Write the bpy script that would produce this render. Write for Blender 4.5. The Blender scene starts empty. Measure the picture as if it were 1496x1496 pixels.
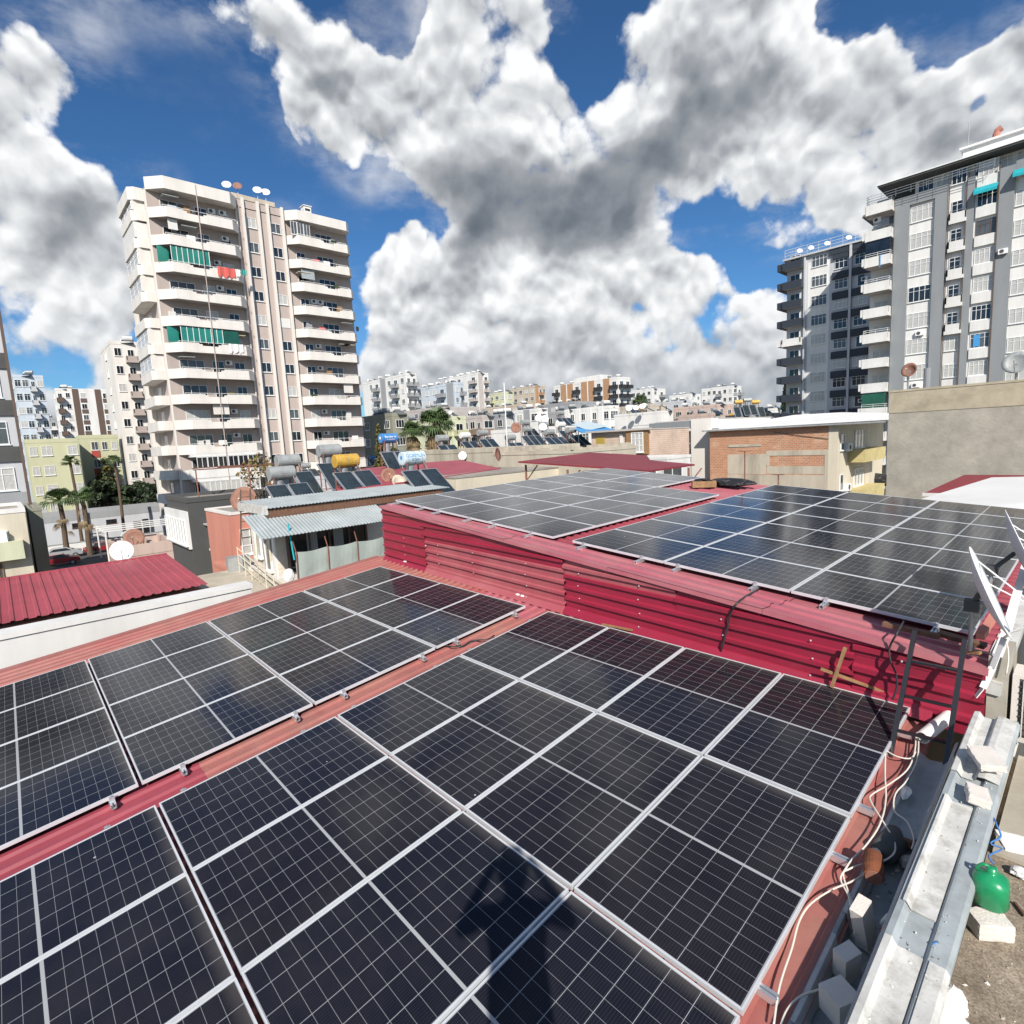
import bpy, math, random
from mathutils import Vector, Matrix, Quaternion
R = math.radians
random.seed(7)
scene = bpy.context.scene
col = scene.collection

# ---------------------------------------------------------------- camera, sky, sun, exposure
CAMH = 12.0
WM = ((0.68138129, 0.05737868, -0.72967611), (0.73008338, -0.1240265, 0.67200869), (-0.0519402, -0.99061855, -0.12640056))
FPX = 808.0
cam_d = bpy.data.cameras.new('camera'); cam = bpy.data.objects.new('camera', cam_d); col.objects.link(cam)
cam_d.sensor_width = 36; cam_d.lens = 36 * FPX / 1496; cam_d.clip_start = 0.05; cam_d.clip_end = 6000
cam.matrix_world = Matrix(((WM[0][0], -WM[0][1], -WM[0][2], 0), (WM[1][0], -WM[1][1], -WM[1][2], 0), (WM[2][0], -WM[2][1], -WM[2][2], CAMH), (0, 0, 0, 1)))
scene.camera = cam

def ray(x, y):
    v = ((x - 748) / FPX, (y - 748) / FPX, 1.0)
    return Vector([sum(WM[i][j] * v[j] for j in range(3)) for i in range(3)])
C0 = Vector((0, 0, CAMH))
def atz(x, y, z): d = ray(x, y); return C0 + d * ((z - CAMH) / d.z)
def aty(x, y, Y): d = ray(x, y); return C0 + d * (Y / d.y)
def atx(x, y, X): d = ray(x, y); return C0 + d * (X / d.x)
def atr(x, y, r): d = ray(x, y); return C0 + d * (r / math.hypot(d.x, d.y))
def atp(x, y, p, n): d = ray(x, y); n = Vector(n); return C0 + d * ((Vector(p) - C0).dot(n) / d.dot(n))
def pxof(P):
    v = Vector(P) - C0
    c = [sum(WM[i][j] * v[i] for i in range(3)) for j in range(3)]
    return (c[0] / c[2] * FPX + 748, c[1] / c[2] * FPX + 748)

SUN_EL = R(38); SUN_H = Vector((0.757, -0.653, 0)).normalized()
sdir = Vector((SUN_H.x * math.cos(SUN_EL), SUN_H.y * math.cos(SUN_EL), math.sin(SUN_EL)))
sl = bpy.data.lights.new('sun', 'SUN'); sl.energy = 4.6; sl.angle = R(0.55); sl.color = (1, 0.94, 0.86)
so = bpy.data.objects.new('sun', sl); col.objects.link(so)
so.rotation_euler = sdir.to_track_quat('Z', 'Y').to_euler(); so.location = (20, -20, 60)

world = bpy.data.worlds.new('World'); scene.world = world; world.use_nodes = True
wn, wl = world.node_tree.nodes, world.node_tree.links
wn.clear()
def N(t, **k):
    n = wn.new(t)
    for a, b in k.items(): setattr(n, a, b)
    return n
def wmath(op, a, b=None, c=None, clamp=False):
    n = N('ShaderNodeMath', operation=op, use_clamp=clamp)
    for i, v in enumerate((a, b, c)):
        if v is None: continue
        if isinstance(v, (int, float)): n.inputs[i].default_value = v
        else: wl.new(v, n.inputs[i])
    return n.outputs[0]
def wvec(op, a, b=None, s=None):
    n = N('ShaderNodeVectorMath', operation=op)
    for i, v in enumerate((a, b)):
        if v is None: continue
        if isinstance(v, (tuple, list, Vector)): n.inputs[i].default_value = tuple(v)
        else: wl.new(v, n.inputs[i])
    if s is not None:
        if isinstance(s, (int, float)): n.inputs['Scale'].default_value = s
        else: wl.new(s, n.inputs['Scale'])
    return n.outputs[1] if op in ('DOT_PRODUCT', 'DISTANCE', 'LENGTH') else n.outputs[0]
def wmap(v, a, b, c=0.0, d=1.0, smooth=True):
    n = N('ShaderNodeMapRange', interpolation_type='SMOOTHSTEP' if smooth else 'LINEAR')
    wl.new(v, n.inputs[0])
    for i, q in enumerate((a, b, c, d)): n.inputs[i + 1].default_value = q
    return n.outputs[0]
def wnoise(vec, scale, detail=8, rough=0.55, lac=2.0, dist=0.0):
    n = N('ShaderNodeTexNoise'); n.inputs['Scale'].default_value = scale; n.inputs['Detail'].default_value = detail
    n.inputs['Roughness'].default_value = rough; n.inputs['Lacunarity'].default_value = lac; n.inputs['Distortion'].default_value = dist
    wl.new(vec, n.inputs['Vector']); return n
def wmix(f, a, b):
    n = N('ShaderNodeMix', data_type='RGBA')
    for s, v in ((n.inputs[0], f), (n.inputs[6], a), (n.inputs[7], b)):
        if isinstance(v, (int, float)): s.default_value = v
        elif isinstance(v, tuple): s.default_value = (*v, 1)
        else: wl.new(v, s)
    return n.outputs[2]
tc = N('ShaderNodeTexCoord'); D = wvec('NORMALIZE', tc.outputs['Generated'])
warpn = wnoise(D, 4.5, 5, 0.55)
warp = wvec('SCALE', wvec('SUBTRACT', warpn.outputs['Color'], (0.5, 0.5, 0.5)), None, 0.16)
DW = wvec('ADD', D, warp)
def blobsum(blobs, vec, init=0.0):
    """sum of soft round lobes fixed in the sky; each lobe is (direction given through the view in the photo, angular size, weight)"""
    tot = None
    for (x, y, r, w) in blobs:
        d = ray(x, y).normalized(); d2 = ray(x + r, y).normalized(); d3 = ray(x, y + r).normalized()
        rr = ((d - d2).length + (d - d3).length) / 2
        q = wmap(wvec('DISTANCE', vec, d), 0.0, rr * 1.75, w, 0.0)
        tot = q if tot is None else wmath('ADD', tot, q)
    return tot
cover = [(425, 150, 65, .9), (465, 225, 60, .9), (525, 255, 45, .7), (1200, 235, 90, .9), (1400, 245, 100, .9), (1290, 190, 90, .9),  # where the clouds stand
 (470, 95, 75, 1), (560, 165, 80, 1.2), (650, 90, 105, 1.2), (640, 235, 95, 1.1), (735, 60, 80, 1.2), (760, 170, 110, 1.2), (860, 165, 80, 1.1),
 (940, 60, 80, 1.2), (1040, 60, 100, 1.2), (1150, 60, 90, 1.1), (1205, 120, 80, 1), (1060, 170, 110, 1.2), (900, 260, 100, 1.2), (780, 290, 80, 1.1),
 (1010, 240, 80, 1), (690, 320, 55, .9), (860, 345, 60, 1), (1150, 210, 70, .9), (430, 205, 45, .7), (1250, 170, 80, .95), (1330, 130, 90, .8), (1420, 170, 90, 1),
 (1480, 110, 60, .9), (1350, 250, 90, 1), (1480, 290, 70, 1), (1260, 300, 60, .8), (1300, 240, 80, .9), (1450, 240, 100, .95), (1225, 290, 75, 1.1), (1300, 330, 60, .8), (1090, 265, 55, .7), (1120, 330, 45, .7), (300, 15, 50, .45), (370, 25, 50, .5), (450, 30, 60, .6),
 (20, 85, 75, .95), (70, 110, 45, .6), (40, 150, 40, .5), (10, 30, 40, .4), (40, 280, 115, 1.2), (140, 330, 85, 1.1), (60, 390, 90, 1.1), (130, 420, 50, .8), (150, 200, 25, .5), (205, 120, 25, .45), (200, 170, 22, .35),
 (105, 470, 40, .85), (180, 468, 45, 1.0), (70, 535, 75, 1.5), (20, 530, 60, 1.3), (130, 590, 90, 1.5), (30, 600, 90, 1.5), (130, 545, 50, 1), (110, 550, 45, .8), (150, 530, 30, .5),
 (590, 360, 62, 1.1), (560, 400, 60, 1), (640, 420, 70, .9), (600, 480, 90, 1), (680, 500, 90, 1), (790, 430, 85, 1.2), (880, 420, 75, 1.1), (955, 420, 60, 1), (1035, 430, 60, 1),
 (800, 520, 110, 1.2), (930, 510, 100, 1.2), (1040, 510, 90, 1.2), (1120, 500, 70, 1.1), (1000, 580, 90, 1), (1130, 580, 80, 1), (700, 570, 80, 1), (560, 560, 70, 1), (850, 590, 80, 1), (740, 370, 50, .6), (1130, 430, 35, .5), (1200, 480, 60, .8),
 (-160, 200, 160, 1), (-120, 480, 110, 1), (1640, 150, 170, 1), (700, -160, 170, 1.1), (1150, -150, 150, 1), (300, -220, 150, .8)]
gaps = [(640, 320, 34, .9), (505, 290, 40, .6), (840, 55, 42, 1.5), (560, 12, 38, 1.3), (1265, 15, 40, 1.1), (1385, 50, 60, 1), (1175, 250, 35, .5), (1150, 300, 32, .5), (1015, 335, 40, 1.1), (1060, 345, 34, .9), (290, 160, 110, 1.3), (560, 275, 45, 1.0), (450, 270, 80, 1), (1105, 385, 30, .8), (1150, 375, 28, .8),
        (40, 478, 40, .3), (110, 220, 35, .5), (1415, 165, 28, .7), (120, 250, 30, .3), (690, 310, 24, .5), (1060, 478, 25, .3)]
cv = blobsum(cover, DW); gp = blobsum(gaps, DW)
nf = wnoise(D, 6.5, 8, 0.56, 2.2, 0.0)
bill = N('ShaderNodeTexVoronoi', feature='F1'); bill.inputs['Scale'].default_value = 12; bill.inputs['Detail'].default_value = 2; bill.inputs['Roughness'].default_value = 0.55
DB = wvec('ADD', D, wvec('SCALE', wvec('SUBTRACT', warpn.outputs['Color'], (0.5, 0.5, 0.5)), None, 0.08)); wl.new(DB, bill.inputs['Vector'])
gen = wnoise(D, 2.2, 3, 0.5)            # clouds of the rest of the sky
sepd = N('ShaderNodeSeparateXYZ'); wl.new(D, sepd.inputs[0])
fwd = Vector((WM[0][2], WM[1][2], 0)).normalized()
behind = wmap(wvec('DOT_PRODUCT', D, tuple(fwd)), 0.45, -0.05, 0.0, 1.0)
cvc = wmath('MINIMUM', cv, 1.5)
base = wmath('SUBTRACT', wmath('SUBTRACT', cvc, wmath('MULTIPLY', gp, 1.1)), 0.25)
base = wmath('ADD', base, wmath('MULTIPLY', behind, wmap(gen.outputs[0], 0.4, 0.62, 0, 1.1)))
puff = wmath('ADD', wmath('MULTIPLY', wmath('SUBTRACT', nf.outputs[0], 0.5), 2.7), wmath('MULTIPLY', wmath('SUBTRACT', 0.42, bill.outputs['Distance']), 0.85))
dens = wmath('ADD', base, puff)
alpha0 = wmap(dens, 0.0, 0.42)
wis = wnoise(wvec('MULTIPLY', D, (1.0, 1.0, 2.2)), 3.4, 7, 0.62)
alpha = wmath('MAXIMUM', alpha0, wmath('MULTIPLY', wmap(wis.outputs[0], 0.50, 0.74), wmap(base, -1.4, 0.1, 0.06, 0.55)))
# shade of the cloud: thick bellies grey, rims and tops white
dark = [(860, 245, 70, .35), (780, 335, 70, .4),(600, 275, 60, .8), (690, 275, 70, .9), (790, 300, 75, 1.1), (890, 290, 75, 1.1), (960, 230, 75, .9), (1040, 190, 65, .9), (990, 130, 50, .75), (1030, 60, 40, .5), (860, 340, 60, .9), (1140, 110, 60, .7), (1180, 180, 60, .5), (700, 350, 50, .8),
        (60, 345, 75, .8), (140, 345, 60, .7), (40, 130, 40, .3), (760, 530, 70, .35), (880, 550, 80, .5), (905, 250, 70, .35), (700, 240, 60, .3), (1000, 570, 80, .5), (640, 520, 50, .3), (1110, 590, 70, .4), (680, 410, 45, .5), (700, 570, 60, .4), (590, 500, 40, .3), (1300, 260, 70, .55), (1420, 270, 80, .5), (1080, 130, 50, .5), (540, 200, 40, .25), (860, 470, 50, .35), (20, 40, 40, .2)]
dk = wmap(blobsum(dark, DW), 0.25, 1.7, 0.0, 1.0)
off = wvec('ADD', DB, (SUN_H.x * 0.016, SUN_H.y * 0.016, 0.03))
bill2 = N('ShaderNodeTexVoronoi', feature='F1'); bill2.inputs['Scale'].default_value = 12; bill2.inputs['Detail'].default_value = 2; bill2.inputs['Roughness'].default_value = 0.55; wl.new(wvec('ADD', DB, (SUN_H.x * .008, SUN_H.y * .008, .016)), bill2.inputs['Vector'])
relb = wmath('SUBTRACT', bill2.outputs['Distance'], bill.outputs['Distance'])
nfa = wnoise(DB, 7.5, 3, 0.5, 2.2, 0.0); nf2 = wnoise(off, 7.5, 3, 0.5, 2.2, 0.0)
rel = wmath('ADD', wmath('SUBTRACT', nfa.outputs[0], nf2.outputs[0]), wmath('MULTIPLY', wmath('SUBTRACT', nf.outputs[0], 0.5), 0.10))
thick = wmap(dens, 0.3, 1.5, 0.0, 0.26)
sh = wmath('SUBTRACT', 0.93, thick)
br = blobsum([(585, 345, 45, .5), (560, 420, 40, .4), (640, 330, 30, .4), (780, 380, 50, .5), (860, 385, 55, .5), (950, 400, 45, .5), (1035, 400, 40, .5), (1075, 440, 30, .4), (740, 420, 50, .3), (620, 470, 50, .3), (760, 130, 60, .4), (860, 105, 45, .6), (930, 30, 50, .5), (1200, 40, 45, .5), (640, 150, 60, .3), (700, 220, 50, .3), (120, 395, 50, .5), (90, 230, 60, .4), (60, 70, 50, .4), (930, 470, 40, .3), (1130, 470, 40, .35), (70, 530, 50, .5), (600, 540, 50, .2)], DW)
sh = wmath('ADD', wmath('SUBTRACT', sh, wmath('MULTIPLY', dk, 0.56)), wmath('MULTIPLY', br, 0.30))
sh = wmath('ADD', sh, wmath('ADD', wmath('MULTIPLY', rel, 0.62), wmath('MULTIPLY', relb, wmath('SUBTRACT', 0.62, wmath('MULTIPLY', dk, 0.45)))))
sh = wmath('ADD', sh, wmath('MULTIPLY', wmath('SUBTRACT', 0.4, bill.outputs['Distance']), wmath('MULTIPLY', wmath('SUBTRACT', 1.0, dk), 0.16)))
sh = wmath('MINIMUM', wmath('MAXIMUM', sh, 0.06), 1.0)
cr = N('ShaderNodeValToRGB'); wl.new(sh, cr.inputs[0])
el = cr.color_ramp.elements; el[0].position = 0.0; el[0].color = (0.10, 0.12, 0.15, 1); el[1].position = 1.0; el[1].color = (0.93, 0.94, 0.95, 1)
for p, c in ((0.22, (0.17, 0.195, 0.23)), (0.5, (0.36, 0.38, 0.41)), (0.78, (0.66, 0.68, 0.70))):
    e = el.new(p); e.color = (*c, 1)
sky = N('ShaderNodeTexSky', sky_type='NISHITA'); sky.sun_disc = False; sky.sun_elevation = SUN_EL
sky.sun_rotation = math.atan2(SUN_H.x, SUN_H.y); sky.altitude = 30; sky.air_density = 1.0; sky.dust_density = 0.4; sky.ozone_density = 3.5
gam = N('ShaderNodeGamma'); wl.new(sky.outputs[0], gam.inputs[0]); gam.inputs[1].default_value = 1.12
tint = N('ShaderNodeVectorMath', operation='MULTIPLY'); wl.new(gam.outputs[0], tint.inputs[0]); tint.inputs[1].default_value = (0.46, 0.74, 0.92)
bsky = N('ShaderNodeBackground'); wl.new(tint.outputs[0], bsky.inputs[0]); bsky.inputs[1].default_value = 0.072
hz = wmap(sepd.outputs[2], -0.02, 0.24, 0.62, 0.0)
ccol = wmix(hz, cr.outputs[0], (0.40, 0.44, 0.50))
bcl = N('ShaderNodeBackground'); wl.new(ccol, bcl.inputs[0]); bcl.inputs[1].default_value = 0.80
mx = N('ShaderNodeMixShader'); wl.new(alpha, mx.inputs[0]); wl.new(bsky.outputs[0], mx.inputs[1]); wl.new(bcl.outputs[0], mx.inputs[2])
wo = N('ShaderNodeOutputWorld'); wl.new(mx.outputs[0], wo.inputs[0])
try: world.cycles.sampling_method = 'MANUAL'; world.cycles.sample_map_resolution = 512
except Exception: pass

scene.view_settings.view_transform = 'Standard'; scene.view_settings.look = 'None'
scene.view_settings.exposure = 0.42; scene.view_settings.gamma = 1.0
scene.render.resolution_x = 1024; scene.render.resolution_y = 1024
try: scene.cycles.max_bounces = 4; scene.cycles.diffuse_bounces = 2; scene.cycles.glossy_bounces = 3; scene.cycles.use_denoising = True
except Exception: pass
# ---------------------------------------------------------------- materials
def mat(name, c, rough=0.7, var=0.12, vs=1.5, bump=0.0, bs=20, metal=0.0, coat=0.0, c2=None, stain=0.0, ss=0.5, spec=None, streak=False):
    """painted / plaster / metal surface: base colour with worn patches and fine grain, all in object space"""
    m = bpy.data.materials.new(name); m.use_nodes = True
    n, l = m.node_tree.nodes, m.node_tree.links
    b = n['Principled BSDF']; b.inputs['Roughness'].default_value = rough; b.inputs['Metallic'].default_value = metal
    if coat: b.inputs['Coat Weight'].default_value = coat; b.inputs['Coat Roughness'].default_value = 0.05
    if spec is not None: b.inputs['Specular IOR Level'].default_value = spec
    t = n.new('ShaderNodeTexCoord')
    nz = n.new('ShaderNodeTexNoise'); nz.inputs['Scale'].default_value = vs; nz.inputs['Detail'].default_value = 5; nz.inputs['Roughness'].default_value = 0.65
    src = t.outputs['Object']
    if streak:
        mp = n.new('ShaderNodeMapping'); mp.inputs['Scale'].default_value = (1, 1, 0.18); l.new(src, mp.inputs[0]); src = mp.outputs[0]
    l.new(src, nz.inputs['Vector'])
    c2 = c2 or tuple(max(0, x * (1 - 2.2 * var)) for x in c)
    mix = n.new('ShaderNodeMix'); mix.data_type = 'RGBA'
    mr = n.new('ShaderNodeMapRange'); mr.inputs[1].default_value = 0.3; mr.inputs[2].default_value = 0.75
    l.new(nz.outputs[0], mr.inputs[0]); l.new(mr.outputs[0], mix.inputs[0])
    mix.inputs[6].default_value = (*[min(1, x * (1 + var * .5)) for x in c], 1); mix.inputs[7].default_value = (*c2, 1)
    out = mix.outputs[2]
    if stain:
        ns = n.new('ShaderNodeTexNoise'); ns.inputs['Scale'].default_value = ss; ns.inputs['Detail'].default_value = 8; ns.inputs['Roughness'].default_value = 0.7
        l.new(src, ns.inputs['Vector'])
        m2 = n.new('ShaderNodeMapRange'); m2.inputs[1].default_value = 0.5; m2.inputs[2].default_value = 0.7; m2.inputs[4].default_value = stain
        l.new(ns.outputs[0], m2.inputs[0])
        mx = n.new('ShaderNodeMix'); mx.data_type = 'RGBA'; l.new(m2.outputs[0], mx.inputs[0]); l.new(out, mx.inputs[6])
        mx.inputs[7].default_value = (c[0] * .35 + .03, c[1] * .33 + .025, c[2] * .3 + .02, 1); out = mx.outputs[2]
    l.new(out, b.inputs['Base Color'])
    if bump:
        nb = n.new('ShaderNodeTexNoise'); nb.inputs['Scale'].default_value = bs; nb.inputs['Detail'].default_value = 4; l.new(t.outputs['Object'], nb.inputs['Vector'])
        bp = n.new('ShaderNodeBump'); bp.inputs['Strength'].default_value = bump; bp.inputs['Distance'].default_value = 0.02
        l.new(nb.outputs[0], bp.inputs['Height']); l.new(bp.outputs[0], b.inputs['Normal'])
    return m
M = {}
def dm(k, *a, **w): M[k] = mat(k, *a, **w)
def srgb(r, g, b): return tuple(((v / 255 + .055) / 1.055) ** 2.4 if v > 10 else v / 255 / 12.92 for v in (r, g, b))
dm('white', (.72, .71, .68), .7, .06, .6, stain=.25, streak=True)
dm('cream', (.62, .56, .44), .75, .08, .5, stain=.3, streak=True)
dm('offwhite', (.71, .675, .625), .75, .06, .4, stain=.22, streak=True)
dm('mauve', (.46, .385, .345), .8, .08, .4, stain=.15, streak=True)
dm('slab', (.48, .44, .41), .85, .1, .6)
dm('paleblue', (.50, .56, .62), .8, .06, .5, stain=.2, streak=True)
dm('palegreen', (.52, .52, .34), .8, .06, .4, stain=.2, streak=True)
dm('olive', (.27, .27, .21), .85, .1, .4, stain=.3, streak=True)
dm('creamgreen', (.58, .60, .42), .8, .07, .5, stain=.25, streak=True)
dm('beige', (.52, .45, .36), .8, .08, .5, stain=.25, streak=True)
dm('brown', (.28, .19, .14), .8, .1, .6)
dm('orange', (.43, .25, .14), .75, .08, .6)
dm('black', (.035, .035, .04), .6, .1, .8)
dm('grey', (.25, .265, .275), .8, .08, .4, stain=.2, streak=True)
dm('midgrey', (.32, .33, .34), .8, .08, .4, stain=.2, streak=True)
dm('palegrey', (.52, .53, .55), .8, .06, .4, stain=.2, streak=True)
dm('darkgrey', (.075, .077, .075), .75, .1, .6, stain=.1)
dm('navy', (.030, .038, .052), .6, .1, .6)
dm('coral', (.54, .22, .16), .8, .1, .8, stain=.25, streak=True)
dm('pinkwall', (.55, .42, .36), .85, .1, .5, stain=.4, ss=1, streak=True)
dm('red_trim', (.42, .07, .05), .7, .1, 1)
dm('concrete', (.40, .37, .31), .9, .16, .9, bump=.5, bs=9, stain=.35, ss=.6)
dm('concrete_top', (.44, .385, .28), .9, .14, 1.2, bump=.3, bs=9, stain=.3, ss=1.5)
dm('oldplaster', (.50, .45, .36), .9, .14, .8, bump=.4, bs=6, stain=.6, ss=.7, streak=True)
dm('flatroof', (.34, .31, .27), .9, .2, .35, stain=.4, ss=.2)
dm('darkroof', (.16, .15, .14), .9, .2, .35, stain=.4, ss=.2)
dm('whiteroof', (.74, .73, .70), .6, .06, .3, stain=.12)
dm('redroof', (.36, .062, .082), .55, .12, .6, stain=.12, ss=1.2)
dm('maroon', (.22, .030, .040), .6, .12, .6)
dm('crimson', (.30, .017, .046), .42, .10, 1.2, coat=.10, c2=(.24, .016, .035), stain=.15, ss=2.0)
dm('crimson_faded', (.36, .115, .12), .5, .14, 1.0, coat=.05, c2=(.34, .05, .075), stain=.12, ss=2.5)
dm('roof_red', (.32, .15, .12), .6, .14, .9, c2=(.33, .075, .075), stain=.4, ss=1.9, bump=.06, bs=30)
dm('roof_crimson', (.31, .055, .075), .5, .1, .9)
dm('flash', (.36, .085, .115), .48, .10, 1.2, c2=(.41, .16, .165), stain=.22, ss=3.4, bump=.05, bs=25)
dm('alu', (.74, .75, .77), .32, .05, 5, metal=.75)
dm('frame', (.76, .78, .80), .38, .04, 5, metal=.35)
dm('galv', (.42, .44, .45), .42, .12, 3, metal=.6, stain=.2, ss=3)
dm('galv_dull', (.36, .375, .37), .6, .12, 2, metal=.25, stain=.25, ss=2)
dm('corr_grey', (.42, .46, .46), .55, .1, 1.5, metal=.2, stain=.15, ss=1)
dm('sheetwhite', (.60, .595, .56), .6, .14, 4, stain=.75, ss=5, bump=.12, bs=40)
dm('blackmetal', (.016, .016, .02), .4, .1, 6, coat=.2)
dm('blackplastic', (.02, .02, .022), .5, .1, 6)
dm('bluegrey', (.37, .41, .42), .5, .14, 2.5, stain=.45, ss=4)
dm('rust', (.23, .075, .03), .85, .2, 8, bump=.3, bs=40)
dm('rusty_dish', (.27, .13, .09), .7, .15, 3)
dm('rustbar', (.25, .11, .075), .8, .2, 6)
dm('wood', (.33, .19, .09), .8, .2, 8, bump=.2, bs=30, stain=.3, ss=6)
dm('wood_dark', (.17, .085, .05), .8, .2, 8, bump=.2, bs=30)
dm('yellow', (.55, .33, .05), .5, .08, 2, stain=.7, ss=2)
dm('paleyellow', (.56, .47, .22), .8, .08, 2, stain=.2)
dm('tankblue', (.05, .22, .52), .4, .08, 3)
dm('tankwhiteblue', (.55, .66, .70), .4, .08, 3, stain=.2, ss=2)
dm('letter_white', (.85, .87, .9), .5, .03, 3)
dm('letter_blue', (.09, .25, .50), .5, .05, 3)
dm('green_plastic', (.01, .26, .10), .35, .15, 6, coat=.3)
dm('pvc', (.78, .76, .72), .4, .06, 4, stain=.2, ss=5)
dm('cable_white', (.70, .66, .58), .5, .08, 6)
dm('cable_black', (.03, .03, .035), .5, .1, 6)
dm('rope_blue', (.05, .18, .45), .8, .1, 20)
dm('aac', (.66, .61, .55), .95, .05, 5, bump=.25, bs=90)
dm('bag', (.80, .78, .72), .5, .06, 6, bump=.4, bs=18)
dm('paper', (.82, .80, .74), .8, .05, 6)
dm('cloth_white', (.78, .77, .74), .9, .05, 6)
dm('cloth_red', (.62, .12, .10), .9, .1, 6)
dm('cloth_teal', (.03, .30, .26), .9, .1, 6)
dm('teal', (.01, .36, .42), .7, .1, 1)
dm('tealglass', (.02, .22, .17), .15, .15, .8, coat=.6)
dm('greenglass', (.015, .10, .06), .15, .2, .8, coat=.6)
dm('canopyblue', (.06, .30, .62), .7, .1, 1.5)
dm('tarp', (.36, .41, .38), .75, .08, 1.2, stain=.2, ss=1.5, bump=.2, bs=3)
dm('glass_dark', (.022, .026, .03), .08, .5, .5, coat=.7)
dm('glass_mid', (.10, .11, .115), .12, .3, .6, coat=.6)
dm('curtain', (.50, .49, .46), .25, .12, 5, coat=.6)
dm('shutter', (.66, .65, .62), .6, .05, 4)
dm('frame_white', (.78, .78, .77), .5, .03, 3)
dm('frame_dark', (.12, .08, .06), .6, .1, 3)
dm('ochre', (.42, .30, .06), .6, .1, 2)
dm('bark', (.13, .09, .06), .9, .25, 6, bump=.5, bs=20)
dm('leaf', (.055, .085, .028), .6, .35, 1.2)
dm('leaf_dark', (.028, .05, .02), .65, .35, 1.2)
dm('leaf_yellow', (.24, .16, .035), .65, .4, 1.4, c2=(.08, .09, .02))
dm('frond', (.065, .11, .03), .55, .3, 1.2)
dm('frond_dry', (.26, .19, .10), .8, .3, 1.2)
dm('carred', (.30, .02, .025), .3, .05, 1, coat=.8)
dm('carsilver', (.42, .43, .45), .3, .05, 1, coat=.8, metal=.3)
dm('tyre', (.02, .02, .02), .8, .1, 3)
dm('skin', (.45, .27, .19), .6, .05, 8)
dm('jacket', (.03, .035, .05), .85, .1, 6)
dm('trousers', (.045, .05, .07), .9, .1, 6)
dm('hair', (.02, .015, .012), .8, .1, 20)

def ground_mat(name, c1, c2, s1, rough=.95, bump=.3, peb=60):
    m = bpy.data.materials.new(name); m.use_nodes = True; n, l = m.node_tree.nodes, m.node_tree.links; b = n['Principled BSDF']
    b.inputs['Roughness'].default_value = rough
    t = n.new('ShaderNodeTexCoord'); a = n.new('ShaderNodeTexNoise'); a.inputs['Scale'].default_value = s1; a.inputs['Detail'].default_value = 8; a.inputs['Roughness'].default_value = .7
    l.new(t.outputs['Object'], a.inputs['Vector'])
    r = n.new('ShaderNodeValToRGB'); l.new(a.outputs[0], r.inputs[0]); r.color_ramp.elements[0].position = .36; r.color_ramp.elements[0].color = (*c1, 1)
    r.color_ramp.elements[1].position = .64; r.color_ramp.elements[1].color = (*c2, 1)
    v = n.new('ShaderNodeTexNoise'); v.inputs['Scale'].default_value = peb; v.inputs['Detail'].default_value = 4; l.new(t.outputs['Object'], v.inputs['Vector'])
    mr = n.new('ShaderNodeMapRange'); l.new(v.outputs[0], mr.inputs[0]); mr.inputs[1].default_value = .3; mr.inputs[2].default_value = .7; mr.inputs[3].default_value = .6; mr.inputs[4].default_value = 1.3
    mm = n.new('ShaderNodeVectorMath'); mm.operation = 'SCALE'; l.new(r.outputs[0], mm.inputs[0]); l.new(mr.outputs[0], mm.inputs['Scale'])
    l.new(mm.outputs[0], b.inputs['Base Color'])
    bp = n.new('ShaderNodeBump'); bp.inputs['Strength'].default_value = bump; bp.inputs['Distance'].default_value = .01; l.new(v.outputs[0], bp.inputs['Height']); l.new(bp.outputs[0], b.inputs['Normal'])
    return m
M['terrace'] = ground_mat('terrace_floor', (.17, .135, .095), (.33, .27, .20), 5, peb=90)
M['asphalt'] = ground_mat('asphalt', (.045, .045, .045), (.09, .085, .08), .25, peb=8)
M['cityground'] = ground_mat('cityground', (.12, .11, .09), (.22, .19, .15), .05, peb=1)

def brick_mat():
    m = bpy.data.materials.new('brick'); m.use_nodes = True; n, l = m.node_tree.nodes, m.node_tree.links; b = n['Principled BSDF']; b.inputs['Roughness'].default_value = .9
    t = n.new('ShaderNodeTexCoord'); mp = n.new('ShaderNodeMapping'); mp.inputs['Rotation'].default_value = (R(90), 0, 0); l.new(t.outputs['Object'], mp.inputs[0])
    br = n.new('ShaderNodeTexBrick'); l.new(mp.outputs[0], br.inputs['Vector']); br.inputs['Scale'].default_value = 1; br.inputs['Brick Width'].default_value = .32; br.inputs['Row Height'].default_value = .14
    br.inputs['Mortar Size'].default_value = .022; br.inputs['Color1'].default_value = (.50, .22, .11, 1); br.inputs['Color2'].default_value = (.40, .165, .085, 1); br.inputs['Mortar'].default_value = (.42, .33, .25, 1)
    nz = n.new('ShaderNodeTexNoise'); nz.inputs['Scale'].default_value = .9; nz.inputs['Detail'].default_value = 10; nz.inputs['Roughness'].default_value = .75; l.new(t.outputs['Object'], nz.inputs['Vector'])
    mr = n.new('ShaderNodeMapRange'); mr.inputs[1].default_value = .52; mr.inputs[2].default_value = .66; mr.inputs[4].default_value = .75; l.new(nz.outputs[0], mr.inputs[0])
    mx = n.new('ShaderNodeMix'); mx.data_type = 'RGBA'; l.new(mr.outputs[0], mx.inputs[0]); l.new(br.outputs[0], mx.inputs[6]); mx.inputs[7].default_value = (.56, .37, .25, 1)
    l.new(mx.outputs[2], b.inputs['Base Color'])
    bp = n.new('ShaderNodeBump'); bp.inputs['Strength'].default_value = .5; bp.inputs['Distance'].default_value = .02; l.new(br.outputs['Fac'], bp.inputs['Height']); bp.invert = True; l.new(bp.outputs[0], b.inputs['Normal'])
    return m
M['brick'] = brick_mat()
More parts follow.
